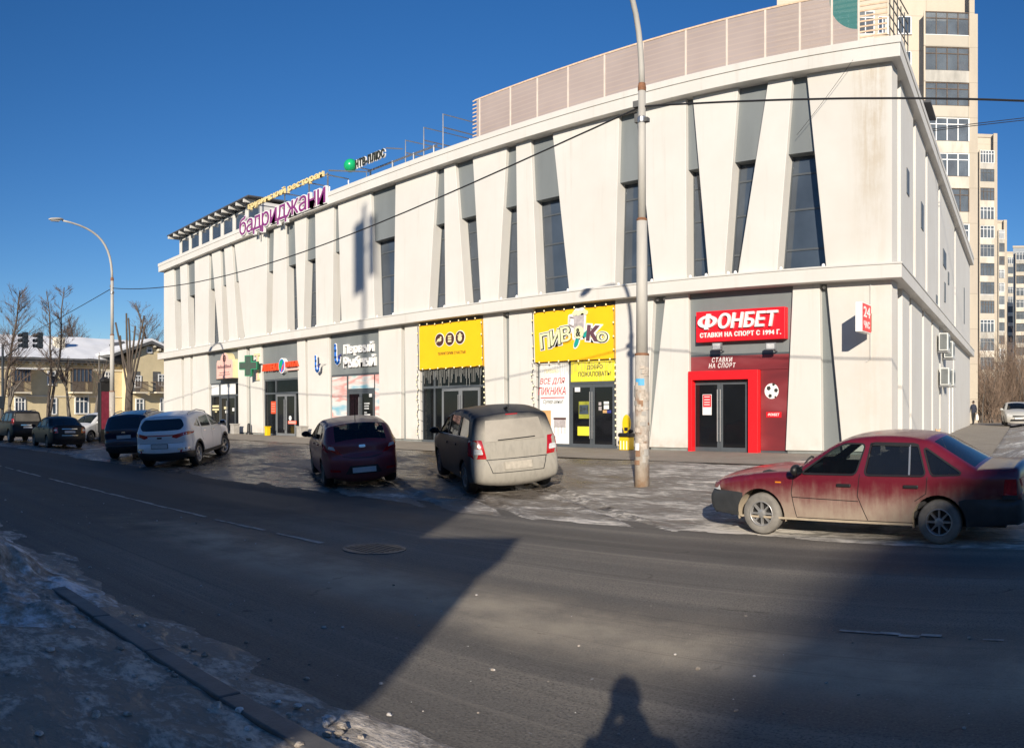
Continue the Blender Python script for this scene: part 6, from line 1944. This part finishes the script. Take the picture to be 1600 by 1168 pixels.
    rim = MB().lathe([(rim_r,tw_/2),(rim_r*.97,tw_/2+.012),(rim_r*.90,tw_/2),(rim_r*.88,tw_/2-.10),(.001,tw_/2-.11)], (0,0,0), 'y', 32, False)
    dark = MB().lathe([(rim_r*.885,tw_/2-.06),(.001,tw_/2-.065)], (0,0,0), 'y', 24)
    spk = MB(); 
    for k in range(ns):
        a = 2*pi*k/ns
        for (da, wd) in (((-.10,.022),(.10,.022)) if S.get('twin') else ((0,rim_r*.72/ns),)):
            A, B = a+da*.4, a+da*1.8
            p0, p1 = Vector((cos(A), sin(A)))*.045, Vector((cos(B), sin(B)))*rim_r*.93
            n = Vector((-(p1-p0).y, (p1-p0).x)).normalized()
            v = []
            for (p, w_) in ((p0, wd*1.1), (p1, wd*.75)):
                for s in (-1, 1):
                    v += [(p.x+n.x*w_*s*.7, tw_/2-.005, p.y+n.y*w_*s*.7), (p.x+n.x*w_*s, tw_/2-.05, p.y+n.y*w_*s)]
            spk.add(v, [(0,2,6,4),(0,4,5,1),(2,3,7,6),(4,6,7,5)])
    spk.lathe([(.065,tw_/2-.04),(.06,tw_/2-.002),(.03,tw_/2+.006),(.001,tw_/2+.007)], (0,0,0), 'y', 14)
    first = None
    for ax in (wb/2, -wb/2):
        for s in (1, -1):
            if first is None:
                w0 = tyre.build('wheel', S.get('tyre', 'tyre'), T, True); r0 = rim.build('rim', wr, w0, True); d0 = dark.build('brake_disc', 'black', w0); s0 = spk.build('spokes', wr, w0)
                first = w0; wo = w0
            else: wo = copy_tree(first, T)
            wo.location = (ax, s*(W/2-tw_/2-.035), rw)
            wo.rotation_euler = (0, 0, (0 if s > 0 else pi)+(steer if ax > 0 else 0))
    # plates and odds and ends
    for (rear, y, z, w_, h_, mt) in S.get('plates', []):
        h = bvh.ray_cast(Vector((-6 if rear else 6, y, z)), Vector((1 if rear else -1, 0, 0)))
        x = h[0].x if h[0] else (x0 if rear else x1)
        d = -1 if rear else 1
        po = MB().box(min(x,x+d*.022), max(x,x+d*.022), y-w_/2-.012, y+w_/2+.012, z-h_/2-.012, z+h_/2+.012).build('number_plate', 'black' if mt == 'plate' else mt, T)
        MB().box(min(x+d*.022,x+d*.025), max(x+d*.022,x+d*.025), y-w_/2, y+w_/2, z-h_/2, z+h_/2).build('plate_face', mt, po)
    if S.get('rails'):
        for s in (1, -1):
            y = hw(-.4, tl_zmax(tl_)-.03)-.04
            pts = [(a, s*y*b, roof_z(tl_, a)+c) for a, b, c in ((.25,1.0,.0),(.15,1.0,.05),(-.6,1.0,.055),(-1.3,1.0,.05),(-1.45,.99,.0))]
            MB().tube(pts, .018, 6).build('roof_rail', S['rails'], T)
    if S.get('antenna'):
        ax_, az_ = S['antenna'], roof_z(tl_, S['antenna'])
        MB().tube([(ax_,0,az_),(ax_+.02,0,az_+.05),(ax_-.25,0,az_+.55 if S.get('whip') else az_+.1)], .009 if S.get('whip') else .03, 6).build('antenna', 'black', T)
    if S.get('wiper'):
        z = S['wiper']
        pts = []
        for k in range(7):
            y = .35-.75*k/6; zz_ = z+.02*(k/6)
            h = bvh.ray_cast(Vector((-6,y,zz_)), Vector((1,0,0)))
            if h[0]: pts.append((h[0].x-.02, y, zz_))
        if len(pts) > 2: MB().tube(pts, .010, 5).build('wiper', 'black', T)
    for (a, b) in S.get('lines_rear', []):
        pass
    T['wb'] = wb
    return T
def roof_z(tl_, x):
    best = 0
    for (a, b) in zip(tl_, tl_[1:]):
        if min(a[0],b[0]) <= x <= max(a[0],b[0]) and abs(a[0]-b[0]) > 1e-6:
            best = max(best, a[1]+(b[1]-a[1])*(x-a[0])/(b[0]-a[0]))
    return best
def tl_zmax(tl_): return max(p[1] for p in tl_)
def place(T, S, px, py, wheel, heading, P=None):
    """wheel=(sx,sy): which tyre stands on the photo point; heading in degrees from +X"""
    if P is None: P = on_ground(px, py)
    h = radians(heading); f = Vector((cos(h), sin(h), 0)); l = Vector((-sin(h), cos(h), 0))
    tr = S['W']/2-.13
    c = Vector((P.x, P.y, 0))-f*(wheel[0]*S['wb']/2)-l*(wheel[1]*tr)
    hgt = lambda a, b: gz(*(c+f*a*S['wb']/2+l*b*tr).to_2d())
    zf, zr, zl, zr2 = (hgt(1,1)+hgt(1,-1))/2, (hgt(-1,1)+hgt(-1,-1))/2, (hgt(1,1)+hgt(-1,1))/2, (hgt(1,-1)+hgt(-1,-1))/2
    fx = (f*S['wb']+Vector((0,0,zf-zr))).normalized(); ly = (l*2*tr+Vector((0,0,zl-zr2))).normalized()
    up = fx.cross(ly).normalized(); ly = up.cross(fx)
    T.rotation_euler = Matrix((fx, ly, up)).transposed().to_euler()
    T.location = (c.x, c.y, (zf+zr)/2+S.get('lift', .012))
NEXIA = dict(W=1.66, wb=2.52, rw=.288, sill=.235, belt=.86, tumble=.36, paint='paint_cherry', gap=.07, round=.07, tf=.12, tb=.08,
  top=[(2.06,.24),(2.12,.36),(2.12,.50),(2.06,.60),(2.01,.70),(1.72,.785),(1.25,.85),(.78,.905),(.46,1.10),(.16,1.275),(-.10,1.345),(-.55,1.375),(-.98,1.345),(-1.14,1.295),(-1.42,1.135),(-1.70,.985),(-1.80,.972),(-2.14,.985),(-2.27,.975),(-2.30,.80),(-2.33,.58),(-2.33,.36),(-2.26,.26)],
  glass=[(7.15,9.0,'windscreen'),(13.05,15.0,'rear_window')], crown=[(0,.10),(4,.06),(5,.05),(7,.06),(9,.04),(12,.035),(14,.05),(16,.03),(18,.03),(19,.05),(22,.06)],
  wins=[[(.62,.885),(-.13,.89),(-.23,1.265),(.04,1.265),(.20,1.19)],[(-.27,.89),(-1.08,.895),(-.95,1.275),(-.33,1.28)],[(-1.17,.90),(-1.56,.92),(-1.05,1.235)]],
  wmat=['car_glass_clear','car_glass_tint','car_glass_tint'], cabin=True, mirror=(.66,.885), handles=[(.02,.735),(-.90,.745)],
  lines=[[(2.3,.585),(1.62,.585)],[(-1.62,.60),(-2.5,.60)]],
  part=lambda x, z: 'bumper' if (z < .585 and x > 1.55) or (z < .60 and x < -1.55) else 'body', mats={'bumper':'bumper_grey','windscreen':'car_glass','rear_window':'car_glass_tint'},
  seams=[[(.74,.90),(.78,.60),(.72,.28)],[(-.20,.89),(-.17,.60),(-.30,.28)],[(-1.12,.90),(-1.10,.66),(-.95,.56)],[(.72,.27),(-.92,.27)],[(.77,.55),(-.18,.53)]],
  side=[('headlight',[(2.04,.60),(1.90,.59),(1.94,.71),(2.0,.70)],'lamp_clear'),('tail_light',[(-2.27,.66),(-2.10,.66),(-2.12,.86),(-2.26,.86)],'lamp_red'),('tail_light_lower',[(-2.28,.605),(-2.08,.605),(-2.09,.655),(-2.28,.655)],'cladding'),('side_repeater',[(1.02,.735),(.93,.735),(.93,.755),(1.02,.755)],'lamp_amber'),('window_bar',[(-.86,.895),(-.885,.895),(-.865,1.27),(-.84,1.27)],'steel'),('visor_strip',[(-.30,1.255),(-.98,1.25),(-.965,1.285),(-.31,1.292)],'black'),
        ('trim_line',[(1.6,.232),(1.58,.262),(-.9,.262),(-.92,.232)],'sill_dust')],
  end=[('tail_light',[(.80,.66),(.45,.66),(.45,.86),(.78,.86)],'lamp_red',dict(mirror=True)),('headlight',[(.74,.60),(.42,.60),(.42,.70),(.70,.70)],'lamp_clear',dict(rear=False,mirror=True)),('grille',[(.38,.60),(-.38,.60),(-.36,.68),(.36,.68)],'black',dict(rear=False))],
  plates=[(True,0,.50,.52,.11,'plate'),(False,0,.42,.52,.11,'plate')], rim='alloy', spokes=8, tyre='tyre_dusty', rim_r=.178, tw=.18, archmat='sill_dust')
mk('bumper_grey', (.035,.037,.04), .6, .25, 5); mk('sill_dust', (.45,.37,.27), .9, .15, 8)
ZAF = dict(W=1.80, wb=2.70, rw=.315, sill=.24, belt=1.03, tumble=.27, paint='paint_zafira', round=.08, tf=.22, tb=.06,
  top=[(2.15,.22),(2.24,.40),(2.25,.58),(2.15,.75),(1.95,.86),(1.5,.97),(1.22,1.03),(.82,1.25),(.40,1.46),(.0,1.575),(-.6,1.635),(-1.3,1.62),(-1.86,1.55),(-1.95,1.50),(-2.04,1.28),(-2.12,1.04),(-2.16,.88),(-2.17,.70),(-2.21,.60),(-2.22,.45),(-2.18,.32),(-2.10,.26)],
  glass=[(6.1,8.0,'windscreen'),(13.1,15.0,'rear_window')], crown=[(0,.14),(5,.08),(7,.10),(9,.05),(11,.04),(12,.05),(13,.06),(15,.07),(18,.09),(21,.09)],
  wins=[[(.98,1.06),(.10,1.075),(.10,1.47),(.42,1.41),(.70,1.26)],[(.0,1.075),(-.86,1.095),(-.88,1.505),(.0,1.50)],[(-.98,1.10),(-1.80,1.15),(-1.66,1.46),(-.98,1.505)]],
  wmat=['car_glass_clear','car_glass','car_glass_dark'], cabin=True, mirror=(.92,1.06), mmat='black', handles=[(.20,.90),(-.70,.93)], hmat='paint_zafira',
  seams=[[(1.02,1.04),(1.05,.6),(.95,.28)],[(.05,1.07),(.06,.6),(.0,.28)],[(-.92,1.09),(-.98,.75),(-.86,.62)]],
  side=[('tail_light',[(-2.10,.78),(-1.86,.80),(-1.90,1.10),(-2.06,1.08)],'lamp_red'),('belt_trim',[(1.0,1.05),(-1.82,1.135),(-1.82,1.15),(1.0,1.065)],'steel')],
  end=[('tail_light',[(.86,.76),(.60,.74),(.66,1.10),(.82,1.11)],'lamp_red',dict(mirror=True)),('reverse_light',[(.83,.84),(.66,.83),(.68,.93),(.82,.94)],'lamp_clear',dict(mirror=True,off=.010)),('hatch_seam',[(.62,.715),(-.62,.715),(-.62,.73),(.62,.73)],'black',dict(r=0)),('hatch_seam',[(.60,.72),(.585,.72),(.50,.47),(.515,.465)],'black',dict(r=0,mirror=True)),('hatch_seam',[(.51,.465),(-.51,.465),(-.51,.477),(.51,.477)],'black',dict(r=0)),('brake_light',[(.12,1.545),(-.12,1.545),(-.12,1.56),(.12,1.56)],'lamp_red',dict(r=0)),('rear_pane_film',[(.60,1.06),(-.60,1.06),(-.54,1.46),(.54,1.46)],'dust_film',dict(off=.009))],
  plates=[(True,0,.60,.52,.125,'plate_dusty')], mats={'windscreen':'car_glass','rear_window':'paint_zafira'}, rim='alloy_dirty', spokes=7, antenna=-1.55, wiper=1.085, tyre='tyre')
mk('dust_film', (.30,.27,.225), .55, .12, 3, bmp=.1)
SOL = dict(W=1.70, wb=2.57, rw=.305, sill=.22, belt=.99, tumble=.34, paint='paint_maroon', round=.11, tf=.2, tb=.14,
  top=[(2.0,.20),(2.09,.40),(2.10,.55),(2.0,.72),(1.75,.84),(1.3,.95),(1.10,.99),(.70,1.19),(.30,1.355),(-.10,1.44),(-.5,1.465),(-1.1,1.435),(-1.48,1.375),(-1.56,1.34),(-1.74,1.18),(-1.90,1.02),(-1.95,.94),(-1.97,.76),(-2.03,.62),(-2.04,.46),(-1.98,.30),(-1.90,.24)],
  glass=[(6.1,8.0,'windscreen'),(13.1,14.95,'rear_window')], crown=[(0,.14),(5,.08),(7,.09),(9,.05),(11,.04),(12,.05),(13,.09),(15,.10),(18,.13),(21,.12)],
  wins=[[(.92,1.01),(.06,1.015),(.05,1.35),(.36,1.30)],[(-.04,1.015),(-.92,1.05),(-.88,1.33),(-.04,1.36)],[(-1.02,1.07),(-1.34,1.12),(-1.02,1.30)]],
  wmat=['car_glass_clear','car_glass','car_glass'], cabin=True, mirror=(.86,1.01), handles=[(.18,.88),(-.72,.92)], hmat='paint_maroon',
  seams=[[(.94,1.0),(.98,.6),(.9,.27)],[(.02,1.01),(.04,.6),(-.03,.27)],[(-.97,1.05),(-1.0,.72),(-.84,.60)]],
  side=[('tail_light',[(-1.94,.82),(-1.66,.90),(-1.58,1.02),(-1.80,.97)],'lamp_red',dict(off=.012,step=.05))],
  end=[('tail_light',[(.80,.94),(.56,.78),(.42,.745),(.62,.93),(.76,1.06)],'lamp_red',dict(mirror=True)),('reverse_light',[(.74,.90),(.58,.86),(.62,.94),(.72,.96)],'lamp_clear',dict(mirror=True,off=.010)),('hatch_seam',[(.44,.735),(.2,.69),(-.2,.69),(-.44,.735),(-.44,.722),(-.2,.677),(.2,.677),(.44,.722)],'black',dict(r=0)),('badge',[(.07,.90),(-.07,.90),(-.07,.96),(.07,.96)],'chrome',dict(r=.03)),('bumper_grille',[(.40,.34),(-.40,.34),(-.30,.52),(.30,.52)],'cladding',{}),('reflector',[(.72,.40),(.50,.39),(.50,.44),(.72,.46)],'lamp_red',dict(mirror=True))],
  plates=[(True,0,.425,.52,.115,'plate')], mats={'windscreen':'car_glass','rear_window':'car_glass'}, rim='alloy_dirty', spokes=7, antenna=-1.28, whip=True)
KIA = dict(W=1.855, wb=2.67, rw=.35, sill=.30, belt=1.10, tumble=.34, paint='paint_white', round=.13, tf=.2, tb=.16, gap=.06,
  top=[(2.1,.28),(2.2,.45),(2.23,.65),(2.15,.85),(1.9,.98),(1.4,1.06),(1.15,1.10),(.72,1.31),(.30,1.50),(-.10,1.595),(-.6,1.635),(-1.2,1.61),(-1.80,1.55),(-1.88,1.51),(-2.0,1.34),(-2.10,1.17),(-2.17,1.08),(-2.19,.95),(-2.17,.78),(-2.23,.64),(-2.23,.48),(-2.10,.31)],
  glass=[(6.1,8.0,'windscreen')], crown=[(0,.14),(5,.08),(7,.09),(9,.05),(11,.04),(12,.05),(13,.09),(15,.12),(18,.13),(21,.12)],
  wins=[[(.92,1.125),(.03,1.14),(.02,1.48),(.38,1.43)],[(-.08,1.14),(-.95,1.17),(-.92,1.45),(-.08,1.485)],[(-1.05,1.18),(-1.52,1.25),(-1.05,1.43)]],
  wmat=['car_glass','car_glass','car_glass_dark'], trim='steel', cabin=True, mirror=(.86,1.12), mmat='paint_white', handles=[(.18,1.0),(-.72,1.03)], hmat='chrome',
  lines=[[(3,.50),(-3,.50)]], part=lambda x, z: 'cladding' if z < .50 and (x < -1.5 or x > 1.5) else 'body', mats={'cladding':'cladding','windscreen':'car_glass'},
  seams=[[(.96,1.1),(1.0,.7),(.93,.40)],[(.0,1.13),(.02,.7),(-.04,.40)],[(-1.0,1.17),(-1.02,.88),(-.88,.72)]],
  side=[('tail_light',[(-2.14,1.0),(-1.76,1.04),(-1.70,1.085),(-2.06,1.07)],'lamp_red',dict(off=.016,step=.05)),('sill_cladding',[(.93,.30),(-.93,.30),(-.93,.42),(.93,.42)],'cladding')]+
       [('arch_cladding',[(ax+.40*cos(a)*q, .35+.40*sin(a)*q) for q, rg in ((1.03,range(13)),(1.18,range(12,-1,-1))) for a in [(pi*k/12) for k in rg]],'cladding',dict(off=.012)) for ax in (-1.335,1.335)],
  end=[('rear_window',[(.62,1.16),(-.62,1.16),(-.72,1.28),(-.60,1.49),(.60,1.49),(.72,1.28)],'car_glass_dark',dict(r=.08,off=.008)),('tail_light',[(.90,1.05),(.52,.92),(.38,.96),(.44,1.03),(.86,1.11)],'lamp_red',dict(mirror=True)),('light_strip',[(.46,1.0),(-.46,1.0),(-.46,1.03),(.46,1.03)],'lamp_red',dict(r=0)),('badge',[(.08,.92),(-.08,.92),(-.08,.97),(.08,.97)],'black',dict(r=.02)),('reflector',[(.86,.52),(.62,.50),(.62,.57),(.86,.60)],'lamp_red',dict(mirror=True)),('exhaust_trim',[(.86,.585),(.55,.575),(.55,.62),(.86,.64)],'chrome',dict(mirror=True)),('hatch_seam',[(.70,.78),(-.70,.78),(-.70,.79),(.70,.79)],'black',dict(r=0))],
  plates=[(True,0,.70,.52,.12,'plate')], rim='alloy', spokes=5, twin=True, rim_r=.235, rails='steel', tw=.23, steer=-.35, tyre='tyre')
CRE = dict(KIA); CRE.update(W=1.78, wb=2.59, paint='paint_navy', mats={'cladding':'cladding','windscreen':'car_glass'}, mmat='paint_navy', trim='black', rails='paint_navy', steer=0, rim='alloy_dirty')
CRE['end'] = [('rear_window',[(.60,1.12),(-.60,1.12),(-.52,1.49),(.52,1.49)],'car_glass_dark',dict(r=.06,off=.008)),('tail_light',[(.86,1.06),(.58,.98),(.56,1.05),(.84,1.10)],'lamp_red',dict(mirror=True)),('badge',[(.07,.97),(-.07,.97),(-.07,1.02),(.07,1.02)],'chrome',dict(r=.02)),('bumper_strip',[(.80,.52),(-.80,.52),(-.80,.545),(.80,.545)],'chrome',dict(r=0))]
CRE['plates'] = [(True,0,.84,.52,.12,'plate')]
CRE['side'] = [d for d in KIA['side'] if d[0] != 'tail_light']
FOC = dict(W=1.80, wb=2.64, rw=.315, sill=.22, belt=.97, tumble=.36, paint='paint_black', round=.10, tf=.16, tb=.12,
  top=[(2.05,.22),(2.14,.40),(2.15,.58),(2.05,.72),(1.75,.86),(1.3,.96),(1.08,1.0),(.66,1.22),(.25,1.40),(-.15,1.48),(-.5,1.495),(-.95,1.46),(-1.20,1.40),(-1.5,1.22),(-1.75,1.08),(-1.85,1.06),(-2.15,1.08),(-2.25,1.06),(-2.29,.85),(-2.31,.62),(-2.31,.42),(-2.22,.27)],
  glass=[(6.1,8.0,'windscreen'),(12.05,14.0,'rear_window')], crown=[(0,.12),(5,.08),(7,.09),(9,.05),(11,.04),(13,.06),(15,.04),(17,.05),(21,.10)],
  wins=[[(.86,1.0),(.03,1.01),(.0,1.38),(.30,1.34)],[(-.06,1.01),(-1.0,1.04),(-.92,1.36),(-.08,1.39)],[(-1.1,1.05),(-1.42,1.07),(-1.05,1.30)]], wmat=['car_glass','car_glass','car_glass_dark'],
  cabin=False, mirror=(.82,1.0), mmat='paint_black', handles=[(.15,.90),(-.78,.92)],
  seams=[[(.92,1.0),(.95,.6),(.88,.28)],[(.0,1.01),(.0,.6),(-.05,.28)]], side=[('tail_light',[(-2.27,.76),(-2.02,.80),(-2.06,1.0),(-2.22,1.0)],'lamp_red')],
  end=[('tail_light',[(.82,.74),(.56,.74),(.60,1.0),(.80,1.0)],'lamp_red',dict(mirror=True)),('reverse_light',[(.76,.84),(.62,.84),(.63,.92),(.75,.92)],'lamp_clear',dict(mirror=True,off=.01)),('trunk_trim',[(.38,.92),(-.38,.92),(-.38,.95),(.38,.95)],'chrome',dict(r=0)),('bumper_strip',[(.40,.62),(-.40,.62),(-.40,.635),(.40,.635)],'chrome',dict(r=0)),
       ('headlight',[(.80,.66),(.45,.60),(.42,.70),(.70,.78)],'lamp_clear',dict(rear=False,mirror=True)),('grille',[(.40,.56),(-.40,.56),(-.36,.66),(.36,.66)],'black',dict(rear=False)),('lower_grille',[(.55,.30),(-.55,.30),(-.50,.42),(.50,.42)],'black',dict(rear=False))],
  plates=[(True,0,.80,.52,.115,'plate'),(False,0,.48,.52,.11,'plate')], mats={'windscreen':'car_glass','rear_window':'car_glass_dark'}, rim='alloy_dirty', spokes=7)
SUV = dict(W=1.87, wb=2.78, rw=.37, sill=.36, belt=1.20, tumble=.24, paint='paint_charcoal', round=.10, tf=.16, tb=.10, gap=.07,
  top=[(2.2,.38),(2.3,.55),(2.3,.85),(2.2,1.0),(1.9,1.08),(1.4,1.14),(1.15,1.17),(.85,1.42),(.50,1.68),(.1,1.78),(-.6,1.81),(-1.4,1.80),(-2.05,1.76),(-2.14,1.70),(-2.22,1.45),(-2.28,1.20),(-2.30,1.0),(-2.31,.85),(-2.36,.75),(-2.36,.55),(-2.25,.42)],
  glass=[(6.1,8.0,'windscreen')], crown=[(0,.10),(5,.06),(7,.08),(9,.04),(12,.05),(15,.06),(20,.07)],
  wins=[[(1.0,1.22),(.05,1.23),(.05,1.66),(.55,1.60)],[(-.06,1.23),(-.98,1.24),(-.98,1.68),(-.06,1.67)],[(-1.1,1.24),(-2.0,1.26),(-1.92,1.64),(-1.1,1.68)]], wmat=['car_glass','car_glass_dark','car_glass_dark'],
  cabin=False, mirror=(.95,1.22), handles=[(.2,1.08),(-.8,1.09)], seams=[[(1.06,1.2),(1.08,.8),(1.0,.42)],[(.0,1.22),(.0,.8),(-.03,.42)]],
  side=[('tail_light',[(-2.26,1.02),(-2.12,1.02),(-2.12,1.36),(-2.22,1.36)],'lamp_red')],
  end=[('rear_window',[(.72,1.22),(-.72,1.22),(-.66,1.66),(.66,1.66)],'dusty_pane',dict(r=.06,off=.008)),('tail_light',[(.92,1.0),(.80,1.0),(.78,1.36),(.86,1.36)],'lamp_red',dict(mirror=True)),('tailgate_trim',[(.40,.98),(-.40,.98),(-.40,1.04),(.40,1.04)],'chrome',dict(r=0))],
  plates=[(True,.0,.88,.52,.115,'plate')], mats={'windscreen':'car_glass'}, rim='alloy', spokes=6, rails='paint_charcoal', tw=.25)
mk('dusty_pane', (.10,.09,.075), .35, .3, 2)
SIL = dict(FOC); SIL.update(paint='paint_silver', mmat='paint_silver'); SIL['mats'] = {'windscreen':'car_glass','rear_window':'car_glass_dark'}
PAL = dict(FOC); PAL.update(paint='paint_pale', mmat='paint_pale')
cars = [
 ('saloon_car', 'cherry red saloon with dusty lower doors and grey bumpers parked along the road', NEXIA, (1470,849.5), (-1,1), 179.5),
 ('people_carrier', 'dark people carrier with a dust covered tailgate parked nose to the shops', ZAF, (735,769.5), (-1,1), 149),
 ('hatchback_car', 'dark maroon hatchback with a whip aerial parked nose to the fish shop', SOL, (513,760), (-1,1), 152.5),
 ('crossover_car', 'white crossover with slim red tail lights parked nose to the pharmacy', KIA, (308,727), (-1,-1), 136),
 ('crossover_car', 'dark blue crossover half hidden behind the white crossover', CRE, (179,716.5), (-1,1), 142),
 ('saloon_car', 'black saloon with red tail lights standing on the road behind the white crossover', FOC, (76,700), (-1,1), 180),
 ('off_road_car', 'tall dusty black off road car with roof rails ahead of the black saloon', SUV, (16,691), (-1,1), 181)]
for (nm, lab, S, p, wh, hd) in cars:
    T = build_car(nm, lab, S, 'parked cars')
    place(T, S, p[0], p[1], wh, hd)
a = az(1590); Pq = Vector((sin(a)*53, cos(a)*53, 0))
T = build_car('saloon_car', 'silver saloon facing the street beside the bare bushes', SIL, 'parked cars'); place(T, SIL, 0, 0, (1,0), -78, Pq); T.location.z += .06
a = az(150); Pq = Vector((sin(a)*47, cos(a)*47, 0))
T = build_car('saloon_car', 'pale saloon half hidden between the black saloon and the dark blue crossover', PAL, 'parked cars'); place(T, PAL, 0, 0, (0,0), -60, Pq)

# ---------------------------------------------------------------- origins at each thing's base
bpy.context.view_layer.update()
for o in list(COL.objects):
    if o.type != 'EMPTY' or o.parent or not o.children: continue
    if o.location.length > .001 and not (o.get('category') in ('sign','poster','building','house','tower block','sticker','floodlight','string lights','pavilion','screen','shelf','window film','door surround')): continue
    if o.get('kind') == 'structure': continue
    pts = [ch.matrix_local @ Vector(c) for ch in o.children if ch.type == 'MESH' for c in ch.bound_box]
    if not pts: continue
    c = Vector(((min(p.x for p in pts)+max(p.x for p in pts))/2, (min(p.y for p in pts)+max(p.y for p in pts))/2, min(p.z for p in pts)))
    for ch in o.children: ch.location = Vector(ch.location)-c
    o.location = Vector(o.location)+o.rotation_euler.to_matrix() @ c
